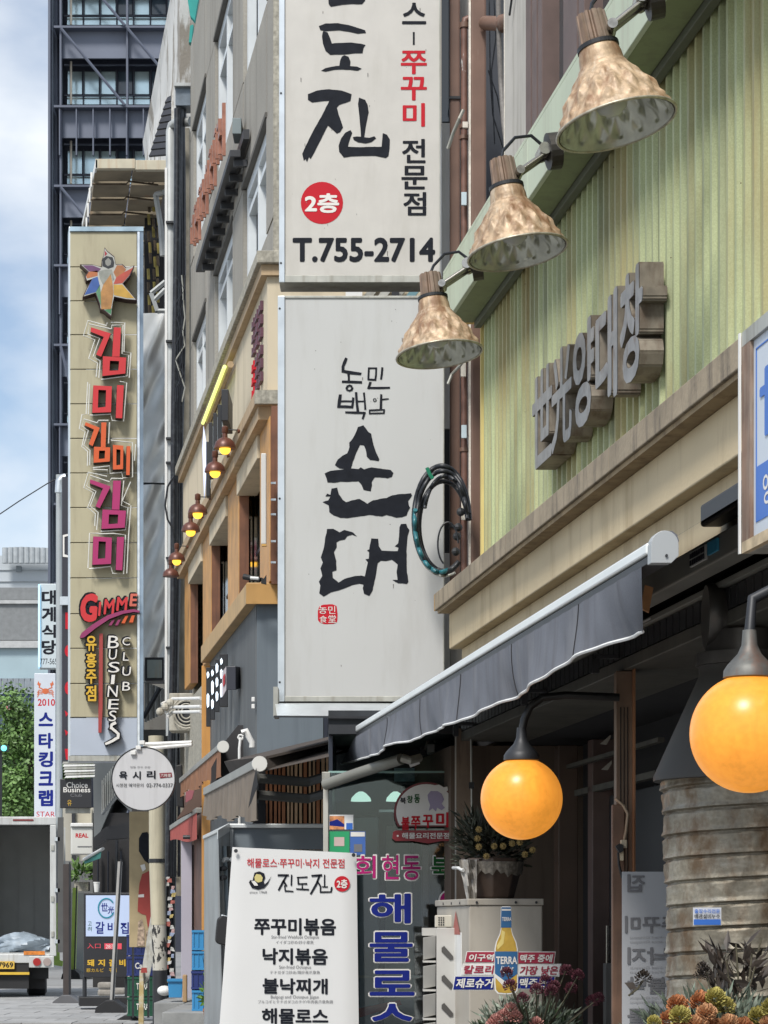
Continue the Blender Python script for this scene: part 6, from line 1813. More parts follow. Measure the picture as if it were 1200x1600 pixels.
neons = [za([(440, 905), (430, 938), (220, 880), (170, 1050), (300, 1100), (230, 1310), (330, 1365), (315, 1520)]), za([(480, 975), (235, 920), (220, 1035), (355, 1080), (280, 1290), (360, 1340), (345, 1530)]),
         za([(480, 900), (640, 905), (630, 1235), (710, 1245), (690, 1530)]), za([(490, 975), (490, 935), (620, 930), (608, 1260), (685, 1275), (665, 1510), (370, 1550)]),
         zz([(150, -15), (138, 235), (105, 240), (85, 350), (130, 375), (105, 490), (150, 530), (148, 640)]), zz([(165, 0), (155, 238)]), zz([(165, 245), (330, 235), (340, 285), (430, 292), (455, -10), (400, -20)]),
         zz([(225, 305), (120, 275), (105, 330), (155, 365), (120, 480), (168, 520), (165, 635)]), zz([(228, 300), (232, 285), (312, 285)]), zz([(320, 300), (312, 465)]), zz([(330, 440), (500, 458), (500, 728), (425, 735), (415, 690), (325, 700), (322, 640), (190, 655)]),
         zz([(525, 470), (515, 600)]), zz([(190, 668), (305, 672), (300, 722), (155, 690), (120, 810), (195, 850), (150, 965), (210, 1015), (205, 1110)]), zz([(320, 765), (170, 715), (140, 800), (215, 840), (170, 955), (232, 1005), (220, 1140)]),
         zz([(328, 752), (335, 738), (425, 740)]), zz([(432, 755), (412, 950), (465, 968), (445, 1140), (250, 1152)]), zz([(485, 765), (420, 915), (480, 945)]), zz([(488, 950), (470, 1170), (455, 1480)]),
         zz([(240, 1168), (165, 1165), (152, 1438)]), zz([(160, 1445), (330, 1425), (345, 1480), (430, 1485), (445, 1180), (350, 1168), (240, 1172)])]
for pl in neons:
    t = B(); t.tube([P(x, y_, GYS - .10) for x, y_ in pl], .0075, 6); t.build('neon_tube', tube_m, cl)
# star emblem with a plain draped figure
star = za([(400, 45), (430, 85), (510, 150), (530, 240), (600, 235), (650, 280), (740, 250), (690, 370), (610, 460), (770, 650), (650, 640), (510, 610), (490, 700), (475, 835), (390, 765), (350, 750), (345, 700), (295, 565), (150, 610), (190, 520), (260, 400), (190, 425), (175, 380), (210, 320), (120, 240), (260, 240), (370, 270), (365, 200), (385, 145)])
t = B(); t.ppoly(star, GYS - .16, .15); em = t.build('star_emblem', Lside, cl)
cxs, cys = 165.5, 440
flat([[(cxs + (x - cxs) * .955, cys + (y_ - cys) * .965) for x, y_ in star]], GYS - .162, mat('emblem_rim', (.42, .42, .38), .4, .3), em, 'emblem_rim')
cols = [((.13, .05, .13), [(150, 252), (262, 252), (360, 290), (320, 330), (220, 318)]), ((.42, .14, .05), [(220, 325), (320, 310), (320, 370), (200, 400), (190, 370)]), ((.04, .10, .32), [(262, 400), (320, 380), (345, 480), (300, 555), (170, 590), (205, 520)]),
        ((.09, .22, .12), [(300, 555), (345, 470), (370, 700), (365, 740), (350, 690)]), ((.50, .30, .05), [(500, 470), (600, 470), (735, 625), (650, 622), (505, 590)]), ((.42, .07, .045), [(530, 390), (620, 330), (725, 275), (675, 370), (600, 455), (500, 465)]),
        ((.36, .14, .05), [(500, 330), (540, 250), (600, 250), (645, 300), (620, 330), (530, 390)]), ((.35, .03, .04), [(402, 85), (430, 120), (400, 150)]), ((.05, .2, .09), [(400, 760), (480, 740), (470, 810)])]
for i, (c_, p_) in enumerate(cols):
    flat([za(p_)], GYS - .1635, mat('emblem_colour_%s' % 'abcdefghij'[i], c_, .45, var=.15, scale=12), em, 'coloured_panel')
flat([za([(330, 320), (400, 300), (480, 300), (510, 410), (490, 430), (480, 350), (440, 400), (380, 470), (345, 400)])], GYS - .1645, mat('emblem_grey', (.26, .27, .24), .5, var=.15, scale=20), em, 'figure_shape')
flat([za([(385, 470), (470, 350), (490, 460), (500, 560), (470, 750), (360, 750), (355, 560)])], GYS - .165, mat('emblem_robe', (.38, .19, .06), .5, var=.25, scale=15), em, 'robe_shape')
flat([za([(375, 260), (370, 180), (420, 145), (490, 160), (510, 220), (500, 270), (440, 290)])], GYS - .1645, dark, em, 'hair_shape')
flat([za([(405, 200), (440, 165), (475, 200), (468, 245), (435, 262), (410, 240)])], GYS - .1655, mat('emblem_skin_grey', (.24, .24, .22), .5), em, 'head_shape')
# script name
def raised_text(ch, box, m_, skew=0, rise=0, bold=.05, back=.10, ex=2.2, name='script_letter'):
    x0_, y0_, x1_, y1_ = box
    o = ptext(ch, (x0_ - ex * .6, y0_ - ex * .6, x1_ + ex * .6, y1_ + ex * .6), GYS - .02, ink, cl, bold=bold + .06, depth=.08, skew=skew, rise=rise, name=name)
    ptext(ch, box, GYS - .107, m_, o, bold=bold, skew=skew, rise=rise, name='letter_face')
(gx, gy), (gx2, gy2) = zc([(85, 150), (240, 400)])
raised_text('G', (gx + 1, gy, gx2, gy2), LR, skew=3, bold=.05)
for ch, p0, p1 in (('I', (252, 222), (272, 345)), ('M', (300, 198), (388, 332)), ('M', (408, 180), (500, 302)), ('E', (522, 152), (585, 262))):
    (a, b_), (c, d) = zc([p0, p1])
    raised_text(ch, (a, b_, c, d), LR if ch != 'E' else mat('salmon_letter_face', (.55, .12, .08), .5), skew=2, bold=.03, ex=1.4)
t = B(); sw2 = zc([(95, 520), (110, 490), (200, 420), (330, 340), (450, 300), (560, 285), (612, 300), (605, 315), (560, 310), (470, 325), (350, 370), (230, 450), (130, 530), (100, 535)])
t.ppoly(sw2, GYS - .12, .11); o = t.build('swoosh', Lside, cl); flat([sw2], GYS - .1215, mat('magenta_swoosh', (.27, .03, .12), .45), o, 'swoosh_face')
for p_, m_ in (([(455, 405), (490, 345), (515, 340), (485, 408)], LO), ([(520, 400), (545, 340), (572, 338), (555, 400)], LO), ([(345, 425), (375, 378), (400, 375), (370, 425)], MATS['magenta_swoosh']), ([(400, 425), (425, 378), (450, 375), (425, 425)], MATS['magenta_swoosh'])):
    t = B(); t.ppoly(zc(p_), GYS - .1, .09); t.build('dash', m_, cl)
t = B(); t.ppoly(zc([(270, 495), (300, 495), (298, 1130), (288, 1350), (262, 1350), (262, 1100)]), GYS - .06, .05); t.build('red_bar', mat('faded_red_bar', (.36, .05, .045), .5, var=.05), cl)
yel = mat('yellow_letter_face', (.62, .38, .03), .5, var=.04)
for ch, (a, b_, c, d) in zip('유흥주점', ((148, 515, 240, 648), (148, 660, 240, 792), (148, 805, 240, 930), (148, 942, 238, 1080))):
    (q, w_), (e, f) = zc([(a, b_), (c, d)])
    raised_text(ch, (q, w_, e, f), yel, bold=.03, ex=1.6, name='yellow_letter')
for ch, (a, b_, c, d) in zip('BUSINES', ((335, 515, 430, 622), (342, 632, 410, 720), (338, 740, 436, 832), (362, 852, 392, 932), (333, 945, 418, 1042), (338, 1062, 428, 1148), (342, 1160, 408, 1252))):
    (q, w_), (e, f) = zc([(a, b_), (c, d)])
    raised_text(ch, (q, w_, e, f), white_ink, bold=.0, ex=1.4, skew=1.5, name='cream_letter')
spath = zc([(400, 1268), (372, 1280), (368, 1310), (400, 1335), (428, 1360), (425, 1395), (380, 1420), (325, 1445)])
t = B(); [t.ppoly(p, GYS - .1, .09) for p in stroke(spath, 7.5)]; o = t.build('cream_letter', ink, cl)
flat(stroke(spath, 4.2), GYS - .103, white_ink, o, 'letter_face')
for ch, (a, b_, c, d) in zip('CLUB', ((460, 528, 528, 598), (466, 658, 516, 730), (460, 782, 532, 860), (460, 912, 528, 988))):
    (q, w_), (e, f) = zc([(a, b_), (c, d)])
    raised_text(ch, (q, w_, e, f), white_ink, bold=.0, ex=1.2, skew=1.2, name='cream_letter')

# ------------------------------------------------------------------ round hanging sign
RY = 21.0
rs_ = thing('round_sign', 'round pale grey hanging sign with small black lettering and a phone number', 'sign', P(224, 1266, RY))
t = B(); t.lathe(P(224, 1217, RY), [(.001, 0), (.285, 0), (.29, .01), (.29, .07), (.285, .08), (.001, .08)], 64, 'Y'); t.build('disc', mat('grey_white_disc', (.56, .56, .57), .45, var=.04, stain=(.36, .36, .36), stain_amt=.3), rs_)
t = B(); t.tube([P(224 + 49.5 * math.cos(a), 1217 + 49.5 * math.sin(a), RY) for a in [2 * math.pi * i / 64 for i in range(64)]], .006, 6, closed=True); t.build('rim', dark, rs_)
RT = RY - .004
ptext('육', (186, 1205, 199, 1218), RT, ink, rs_, bold=.03); ptext('시', (207, 1205, 220, 1218), RT, ink, rs_, bold=.03); ptext('리', (229, 1204, 243, 1217), RT, ink, rs_, bold=.03)
flat([[(249, 1208), (268, 1207), (269, 1214), (250, 1216)]], RT, mat('maroon_plate', (.2, .02, .03), .5), rs_, 'plate'); ptext('六時里', (251, 1209, 267, 1214), RT - .002, white_ink, rs_)
ptext('시청점 예약문의', (181, 1224, 224, 1230), RT, ink, rs_); ptext('02-774-0337', (229, 1224, 270, 1230), RT, ink, rs_)
ptext('정통 한우 전문', (203, 1197, 235, 1200.5), RT, grey_ink, rs_)
for dy in (0, 7):
    t = B(); t.tube([P(224, 1163 + dy, RY + .1), P(300, 1160 + dy * .5, RY - 0)], .018, 8); t.build('hanging_arm', white, rs_)
for q in ((208, 1176), (216, 1168), (222, 1160)):
    B().pbox(q[0] - 4, q[1] - 3, q[0] + 4, q[1] + 3, RY - .03, .06).build('clamp', white, rs_, bevel=.004)

# ------------------------------------------------------------------ utility pole and things below
po = thing('utility_pole', 'cream sleeved utility pole plastered with torn stickers', 'pole', P(246, 1612, 25.5))
pm = mat('cream_pole_sleeve', (.50, .46, .34), .6, var=.12, scale=4, stain=(.3, .27, .2), stain_amt=.5)
t = B(); t.tube([P(244, 1150, 25.5), P(245, 1342, 25.5)], .085, 18); t.build('upper_sleeve', pm, po, smooth=True)
t = B(); t.tube([P(245, 1342, 25.5), P(245, 1348, 25.5)], .090, 18); t.build('band', dark, po)
t = B(); t.tube([P(245, 1348, 25.5), P(248, 1445, 25.5)], .085, 18); t.build('lower_sleeve', pm, po, smooth=True)
t = B(); t.tube([P(248, 1445, 25.5), P(250, 1516, 25.5)], .082, 18); t.build('scribbled_sleeve', mat('scribbled_sleeve', (.5, .48, .42), .7, var=.1, stain=(.03, .03, .03), stain_amt=1, stain_scale=(12, 12, 6), stain_pos=(.53, .56)), po, smooth=True)
t = B(); t.tube([P(250, 1516, 25.5), P(250, 1610, 25.5)], .082, 18); t.build('base', dark, po, smooth=True)
sp2 = thing('sticker_post', 'slim post beside the utility pole covered in torn pastel stickers', 'post', P(266, 1612, 25.6))
t = B(); t.tube([P(266, 1240, 25.6), P(267, 1610, 25.6)], .055, 12); t.build('post', cable_m, sp2, smooth=True)
pal = [(.5, .5, .48), (.45, .3, .3), (.3, .36, .5), (.5, .4, .15), (.55, .55, .55), (.4, .12, .1)]
for i in range(34):
    x = 260 + random.uniform(-1, 9); y_ = 1345 + i * 5.6
    B().ppoly([(x, y_), (x + random.uniform(3, 8), y_ + random.uniform(-1, 1)), (x + random.uniform(3, 8), y_ + random.uniform(4, 8)), (x - 1, y_ + 6)], 25.52 - .001 * i, .003).build('torn_sticker', mat('sticker_%s' % 'abcdef'[i % 6], pal[i % 6], .7, var=.4, scale=60), sp2)

# red figure poster board
sb = thing('poster_board', 'tan poster board with a red dressed figure behind the banner stands', 'poster', P(222, 1590, 27.2))
B().pbox(202, 1268, 236, 1480, 27.2, .05).build('board', mat('tan_board', (.42, .33, .19), .7, var=.15, scale=4), sb, bevel=.004)
B().pbox(206, 1480, 209, 1590, 27.2, .05).build('leg', dark, sb)
B().pbox(230, 1480, 233, 1590, 27.2, .05).build('leg', dark, sb)
flat([[(217, 1330), (217, 1310), (222, 1301), (230, 1300), (236, 1308), (236, 1352), (226, 1345)]], 27.195, ink, sb, 'dark_arch_print')
rdm = mat('faded_red_coat_print', (.33, .05, .04), .7, var=.15)
flat([[(222, 1366), (232, 1361), (236, 1362), (236, 1440), (231, 1450), (228, 1430), (221, 1428), (215, 1424), (216, 1400), (218, 1380)]], 27.194, rdm, sb, 'red_coat_print')
flat([[(216, 1398), (225, 1397), (225, 1402), (216, 1402)], [(219, 1352), (226, 1350), (228, 1358), (223, 1362)]], 27.192, white_ink, sb, 'white_belt_print')
flat([[(216, 1440), (222, 1436), (226, 1452), (226, 1478), (214, 1478)], [(228, 1455), (236, 1452), (236, 1478), (228, 1478)]], 27.192, mat('mottled_print', (.4, .3, .22), .7, var=.6, scale=30), sb, 'lower_print')

# crates
def crate(label, x0_, y0_, x1_, y1_, Y, m_, word, grp):
    r = thing('bottle_crate', label, 'crate', P((x0_ + x1_) / 2, y1_, Y), grp)
    B().pbox(x0_, y0_ + .5, x1_, y1_, Y, .32).build('crate_body', m_, r, bevel=.008)
    B().pbox(x0_ - .6, y0_ + .5, x1_ + .6, y0_ + 4, Y - .012, .35).build('crate_rim', m_, r)
    B().pbox(x0_ - .4, y1_ - 4, x1_ + .4, y1_ - .5, Y - .010, .34).build('crate_foot', m_, r)
    for k in range(5):
        xx = x0_ + 2 + (x1_ - x0_ - 5) * k / 4
        B().pbox(xx, y0_ + 4.5, xx + 1, y1_ - 4.5, Y - .008, .01).build('crate_rib', m_, r)
    if word:
        ptext(word, ((x0_ + x1_) / 2 - 9, y0_ + 10, (x0_ + x1_) / 2 + 10, y0_ + 20), Y - .012, white_ink, r, bold=.03)
    return r
navy_c = mat('navy_crate_plastic', (.02, .035, .16), .4, var=.1)
green_cr = mat('dark_green_crate_plastic', (.012, .085, .045), .4, var=.15)
crate('navy beer crate lettered Cass, topmost of the crate stack by the pole', 198, 1460, 242, 1493, 27.8, navy_c, 'Cass', 'stacked beer crates')
crate('navy beer crate lettered Cass, second from the top of its stack', 198, 1494, 242, 1525, 27.8, navy_c, 'Cass', 'stacked beer crates')
crate('dark green beer crate lettered TERRA just under the navy crates', 199, 1526, 245, 1557, 27.8, green_cr, 'TERRA', 'stacked beer crates')
crate('dark green beer crate lettered TERRA at the bottom of the stack', 199, 1558, 245, 1588, 27.8, green_cr, 'TERRA', 'stacked beer crates')
sky_c = mat('bright_blue_crate_plastic', (.04, .25, .50), .4, var=.1)
crate('bright blue crate, topmost of the blue stack by the orange column', 300, 1453, 335, 1485, 20.2, sky_c, '', 'stacked blue crates')
crate('bright blue crate, second from the top of the blue stack', 300, 1486, 335, 1516, 20.2, sky_c, '', 'stacked blue crates')
crate('navy blue crate between the bright blue ones', 299, 1517, 334, 1546, 20.2, navy_c, '', 'stacked blue crates')
crate('bright blue crate at the bottom of the blue stack', 300, 1547, 334, 1580, 20.2, sky_c, '', 'stacked blue crates')
bb_ = thing('plastic_bin', 'small blue plastic bin on the step by the lilac door', 'bin', P(273, 1559, 22.4))
t = B(); t.hexa([P(264, 1559, 22.4), P(284, 1559, 22.4), P(284, 1556, 22.6), P(264, 1556, 22.6), P(262, 1532, 22.4), P(286, 1532, 22.4), P(286, 1530, 22.6), P(262, 1530, 22.6)]); t.build('bin_body', sky_c, bb_, bevel=.006)
B().pbox(261, 1530, 287, 1533.5, 22.38, .25).build('bin_rim', sky_c, bb_)
cbx = thing('cardboard_tube', 'tan cardboard piece standing beside the blue bin', 'cardboard', P(289, 1566, 21.6))
B().pbox(285, 1523, 292, 1566, 21.6, .06).build('tube', mat('cardboard', (.38, .25, .13), .8, var=.15), cbx, bevel=.01)
bag_ = thing('white_bag', 'crumpled white bag beside the bin', 'bag', P(255, 1558, 23.3))
t = B(); t.ball(P(257, 1548, 23.3), .075, 12, 8, .7); t.build('bag', white, bag_, smooth=True)
stp = thing('stone_step', 'grey stone entrance step in front of the lilac door', 'step', P(290, 1620, 27.2))
zs = P(0, 1562, 20).z
for i in range(2):
    xa_ = P(253, 0, 23).x + i * .30
    B().box(xa_, xa_ + (.29 if i == 0 else .6), 22.2 - i * 2.3, 24.2, .02, (P(0, 1566, 22.3).z if i == 0 else P(0, 1581, 20.0).z)).build('step_block', mat('grey_granite_step', (.26, .265, .26), .8, var=.2, scale=5, bump=.3), stp, bevel=.008)
pl = thing('potted_plant', 'leafy green and yellow plant in a terracotta pot by the grey truck door', 'plant', P(332, 1600, 19))
t = B(); t.lathe(P(331, 1610, 19), [(.05, 0), (.07, .15), (.075, .16), (.075, .18), (.06, .18)], 16); t.build('pot', mat('terracotta', (.36, .15, .08), .8, var=.15), pl)
q = P(331, 1555, 19)
foliage(pl, q.x, q.y, q.z, .07, .06, .15, 130, .07, .03, mat('bright_green_leaf', (.13, .26, .05), .5, var=.5, scale=10))
foliage(pl, q.x + .02, q.y, q.z - .1, .06, .06, .09, 50, .06, .03, mat('yellow_green_leaf', (.36, .34, .08), .5, var=.4, scale=10), 'yellow_leaves')
t = B()
for k in range(5): leaf_geo(t, P(330 + k * 2, 1545, 18.95), Vector((-.3 + k * .1, 0, 1)), .30, .045, .05)
t.build('sword_leaves', mat('deep_green_leaf', (.03, .09, .04), .5, var=.3), pl, fix=False)

# banner stands seen edge-on
def stand(label, top, bot, Y, w, m_, base, bm_):
    r = thing('banner_stand', label, 'banner stand', P(bot[0], bot[1], Y), 'banner stands along the kerb')
    t = B(); t.ppoly([(top[0] - w / 2, top[1]), (top[0] + w / 2, top[1]), (bot[0] + w / 2, bot[1]), (bot[0] - w / 2, bot[1])], Y, .25); t.build('banner_edge', m_, r)
    t = B(); t.tube([P(top[0] + w / 2 + 1.5, top[1] - 3, Y), P(bot[0] + w / 2 + 1, bot[1], Y)], .012, 8); t.build('pole', dark, r)
    x0_, y0_, x1_, y1_ = base
    cx_ = (x0_ + x1_) / 2
    t = B(); t.prism([P(x, y_, Y - .2) for x, y_ in [(x0_, y1_), (x0_ + 2, y0_ + (y1_ - y0_) * .45), (cx_ - 6, y0_), (cx_ + 6, y0_), (x1_ - 2, y0_ + (y1_ - y0_) * .45), (x1_, y1_)]], (0, .5, 0)); t.build('base', bm_, r, bevel=.01)
    return r
stand('tall dark brown banner stand nearest the truck, with a square grey base', (103, 1350), (103, 1562), 34, 9, mat('dark_brown_banner', (.055, .045, .042), .8, var=.2), (80, 1555, 125, 1578), mat('dark_grey_base', (.10, .10, .105), .6))
stand('lime green banner stand behind the dark one', (116, 1387), (113, 1520), 39, 5, mat('lime_banner', (.30, .42, .08), .7, var=.2), (95, 1515, 126, 1530), rubber)
stand('black and silver banner stand in front of the lit signboard', (186, 1346), (173, 1572), 30.5, 4, mat('silver_banner_edge', (.42, .41, .39), .5, .2, var=.2), (147, 1563, 196, 1589), rubber)
stand('black and white banner stand just left of the beer crates', (206, 1342), (200, 1588), 28.3, 3.5, mat('pale_pink_banner_edge', (.55, .48, .48), .6, var=.3, scale=8), (177, 1586, 225, 1606), rubber)
wd = thing('wooden_sign_board', 'old flaking white wooden board leaning before the beer crates', 'board', P(222, 1610, 26.8))
t = B(); t.ppoly([(237, 1422), (242, 1423), (239, 1500), (232, 1530), (226, 1538), (222, 1532), (221, 1518)], 26.8, .06)
t.build('board', mat('flaking_white_board', (.46, .46, .42), .7, var=.25, scale=12, stain=(.25, .2, .12), stain_amt=.7, stain_scale=(20, 20, 6)), wd)
t = B(); t.ppoly([(218, 1516), (224, 1515), (224, 1612), (216, 1612)], 26.75, .08); t.build('leg', mat('weathered_yellow_leg', (.47, .36, .16), .7, var=.3, scale=6, stain=(.5, .5, .46), stain_amt=.8, stain_pos=(.45, .55), stain_scale=(3, 3, 3)), wd)
B().ppoly([(221, 1512), (229, 1512), (230, 1520), (220, 1520)], 26.7, .02).build('red_tape', rdm, wd)

# lit signboard
ls_ = thing('lit_signboard', 'standing signboard with a lit white top panel and dark yellow-lettered base', 'sign', P(168, 1560, 31.5))
LY = 31.5
B().pbox(131, 1395, 206, 1527, LY, .15).build('cabinet', mat('charcoal_cabinet', (.02, .02, .024), .4), ls_, bevel=.006)
B().pbox(134, 1399, 203, 1463, LY - .008, .01).build('lit_panel', mat('lit_panel_white', (.36, .43, .58), .3, var=.02, emit=(.62, .74, 1), emit_s=.16), ls_)
t = B(); t.tube([P(166 + 12.5 * math.cos(a), 1419 + 15 * math.sin(a), LY - .012) for a in [.5 + i * .2 for i in range(27)]], .011, 5); t.build('ring_print', mat('teal_ring_print', (.02, .22, .30), .4), ls_)
ptext('世', (158, 1411, 168, 1424), LY - .01, navy_ink, ls_, bold=.02); ptext('光', (168, 1416, 178, 1428), LY - .01, navy_ink, ls_, bold=.02)
ptext('갈', (149, 1440, 163, 1459), LY - .01, navy_ink, ls_, bold=.02); ptext('비', (168, 1441, 180, 1457), LY - .01, navy_ink, ls_, bold=.02); ptext('집', (188, 1441, 201, 1459), LY - .01, navy_ink, ls_, bold=.02)
ptext('고', (137, 1440, 143, 1446), LY - .01, green_ink, ls_); ptext('려', (137, 1448, 143, 1455), LY - .01, green_ink, ls_)
ptext('入口', (136, 1474, 157, 1482), LY - .004, mat('lit_red_print', (.5, .05, .07), .5, emit=(1, .1, .15), emit_s=.15), ls_)
flat([[(163, 1474), (190, 1474), (190, 1483), (163, 1483)]], LY - .004, MATS['lit_red_print'], ls_, 'red_plate'); ptext('28호', (165, 1475, 180, 1482), LY - .006, white_ink, ls_)
for ch, bx in (('돼', (136, 1499, 147, 1510)), ('지', (153, 1499, 164, 1510)), ('갈', (170, 1499, 181, 1510)), ('비', (186, 1499, 196, 1510))):
    ptext(ch, bx, LY - .004, yel, ls_, bold=.04)
ptext('豚カルビ', (135, 1513, 162, 1519), LY - .004, yel, ls_); ptext('平日', (170, 1513, 182, 1519), LY - .004, yel, ls_)
for x in (134, 200):
    t = B(); t.tube([P(x, 1527, LY + .1), P(x, 1563, LY + .1)], .03, 8); t.build('leg', dark, ls_)
B().pbox(122, 1558, 206, 1572, LY - .1, .5).build('base_bar', rubber, ls_, bevel=.01)
for i, (x, y_) in enumerate(((160, 1540), (160, 1551), (181, 1549))):
    o = B().pbox(x - 8, y_ - 5, x + 14, y_ + 5, 33.5, .25).build('sandbag', mat('grey_sandbag', (.27, .25, .22), .9, var=.3, scale=8), bevel=.03)
    tag(o, ['topmost grey stone-like sandbag behind the signboard legs', 'lower grey sandbag behind the signboard legs', 'grey sandbag at the right end of the signboard base'][i], 'sandbag', 'sandbags behind the lit signboard')

# ------------------------------------------------------------------ delivery truck on the left
TY = 36.5
dt = thing('delivery_truck', 'white box truck with open rear showing a sack inside, cut by the photo edge', 'truck', P(40, 1556, TY))
wtm = mat('dirty_white_truck_frame', (.52, .53, .52), .5, .1, var=.1, scale=3, stain=(.3, .28, .25), stain_amt=.5)
rimz = lambda y_: P(0, y_, TY).z
xl, xr = P(-75, 0, TY).x, P(88, 0, TY).x
zt, zb_ = rimz(1276), rimz(1489)
L_ = 3.0
B().box(xl, xr, TY + .08, TY + L_, zt - .04, zt).build('roof', wtm, dt)
B().box(xl, xl + .05, TY + .08, TY + L_, zb_, zt - .041).build('side_wall', wtm, dt)
B().box(xr - .05, xr, TY + .08, TY + L_, zb_, zt - .041).build('side_wall', mat('grey_liner', (.46, .47, .46), .7, var=.1, scale=2), dt)
B().box(xl + .051, xr - .051, TY + L_ - .05, TY + L_, zb_, zt - .041).build('front_wall', MATS['grey_liner'], dt)
B().box(xl, xr, TY + .08, TY + L_, zb_ - .05, zb_ - .001).build('cargo_floor', wtm, dt)
B().box(xl, xr, TY, TY + .079, zt - .13, zt).build('rear_frame_top', wtm, dt, bevel=.01)
B().box(xr - .10, xr, TY, TY + .079, zb_ - .05, zt - .131).build('rear_frame_side', wtm, dt, bevel=.01)
B().box(xl, xr - .101, TY, TY + .079, zb_ - .16, zb_ - .02).build('rear_sill', wtm, dt, bevel=.01)
B().box(P(37, 0, TY).x, P(70, 0, TY).x, TY - .012, TY - .001, rimz(1492), rimz(1486)).build('reflector_strip', mat('orange_reflector', (.62, .2, .03), .4, var=.3, scale=20), dt)
dr_ = B().pbox(89.5, 1277, 99, 1488, TY - .03, .03).build('rear_door', mat('dark_open_door', (.08, .08, .078), .6, var=.2), dt)
for y_ in (1308, 1388, 1468):
    B().pbox(85, y_, 93, y_ + 6, TY - .03, .05).build('hinge', alu, dt)
B().pbox(20, 1280, 0 + 52, 1282.5, TY - .01, .01).build('upper_lamp', mat('dark_red_lens', (.16, .01, .01), .3), dt)
B().pbox(45, 1494, 84, 1512, TY - .02, .05).build('light_cluster', wtm, dt, bevel=.01)
for x, m_ in ((57, mat('red_lens', (.33, .015, .015), .2)), (73, mat('clear_lens', (.35, .28, .26), .2))):
    t = B(); t.lathe(P(x, 1503, TY - .045), [(.001, 0), (.062, 0), (.065, .03)], 20, 'Y'); t.build('tail_light', m_, dt)
B().box(xl, P(45, 0, TY).x, TY + .02, TY + .1, rimz(1545), zb_ - .17).build('underbody', mat('black_underbody', (.015, .015, .016), .7), dt)
B().box(xl + .1, xr - .12, TY + .3, TY + 2.4, rimz(1530), zb_ - .17).build('chassis', MATS['black_underbody'], dt)
B().pbox(-14, 1502, 22, 1514, TY - .03, .02).build('number_plate', mat('yellow_plate', (.62, .40, .06), .5), dt)
ptext('7969', (-3, 1503.5, 20, 1512), TY - .032, ink, dt, bold=.02)
B().pbox(-80, 1519, 45, 1523, TY - .05, .05).build('yellow_bar', mat('yellow_bar_paint', (.62, .40, .04), .5), dt)
B().pbox(8, 1535, 32, 1538, TY + .2, .05).build('red_bar', mat('red_under_bar', (.35, .03, .03), .5), dt)
for x in (58,):
    t = B(); t.lathe(Vector((P(x, 0, TY).x, TY + .9, .30)), [(.001, -.16), (.24, -.16), (.30, -.13), (.30, .13), (.24, .16), (.001, .16)], 28, 'X'); t.build('wheel', rubber, dt)
B().pbox(40, 1512, 78, 1545, TY + .5, .03).build('mud_flap', rubber, dt)
for k in range(7):
    xx = xl + .2 + k * .27
    B().box(xx, xx + .025, TY + L_ - .075, TY + L_ - .051, zb_, zt - .05).build('wall_rib', MATS['grey_liner'], dt)
for y_ in (1320, 1400, 1455):
    B().pbox(79.5, y_, 84, y_ + 9, TY - .02, .02).build('latch', alu_d, dt, bevel=.003)
sk_ = thing('sack', 'grey-blue plastic sack lying on the truck floor', 'sack', P(36, 1482, TY + .7))
vs, fs = [], []
t = B(); q = P(36, 1476, TY + .7)
t.lathe(q - Vector((.45, 0, 0)), [(.02, 0), (.07, .03), (.10, .08), (.12, .15), (.14, .25), (.16, .33), (.17, .45), (.15, .55), (.14, .65), (.12, .75), (.09, .82), (.05, .88), (.02, .9)], 40, 'X', disp=lambda v, a: .035 * math.sin(a * 3 + v * 9) + .022 * math.sin(a * 7 + v * 20) + .012 * math.sin(a * 15 - v * 41)); t.build('sack_body', mat('grey_blue_plastic', (.28, .34, .40), .4, var=.25, scale=6), sk_, smooth=True)

# ------------------------------------------------------------------ street signs on the left
s1 = thing('vertical_sign', 'upper white vertical sign with a blue edge light and black lettering', 'sign', P(76, 1045, 40))
S1Y = 40
B().pbox(62, 912, 90, 1044, S1Y, .25).build('sign_box', mat('cool_white_sign', (.50, .56, .58), .4, var=.03), s1, bevel=.01)
B().pbox(59, 913, 62, 1042, S1Y - .05, .3).build('edge_light', mat('blue_edge_light', (.4, .7, .9), .4, emit=(.45, .75, 1), emit_s=.5), s1)
for ch, bx in (('대', (65, 922, 88, 945)), ('게', (65, 948, 88, 972)), ('식', (65, 976, 88, 997)), ('당', (65, 1000, 88, 1023))):
    ptext(ch, bx, S1Y, ink, s1, bold=.04)
ptext('777-565', (62.5, 1029, 89, 1038), S1Y, ink, s1)
s2 = thing('vertical_sign', 'lower long white vertical sign with a red crab and navy lettering', 'sign', P(70, 1278, 39.5))
S2Y = 39.5
B().pbox(53.5, 1052, 87, 1277, S2Y, .25).build('sign_box', mat('bluish_white_sign', (.56, .60, .66), .4, var=.03), s2, bevel=.01)
for ch, bx in (('스', (60, 1113, 83, 1135)), ('타', (60, 1145, 83, 1170)), ('킹', (60, 1174, 83, 1199)), ('크', (60, 1205, 83, 1228)), ('랩', (60, 1234, 83, 1260))):
    ptext(ch, bx, S2Y, navy_ink, s2, bold=.04)
ptext('2010', (59, 1092, 86, 1103), S2Y, red_ink, s2, bold=.02); ptext('STAR', (57, 1268, 86, 1276.5), S2Y, red_ink, s2, bold=.0)
crb = mat('orange_red_crab_print', (.60, .14, .05), .5)
cr = [circle_px(71, 1080, 5.5, 4.5, 14)]
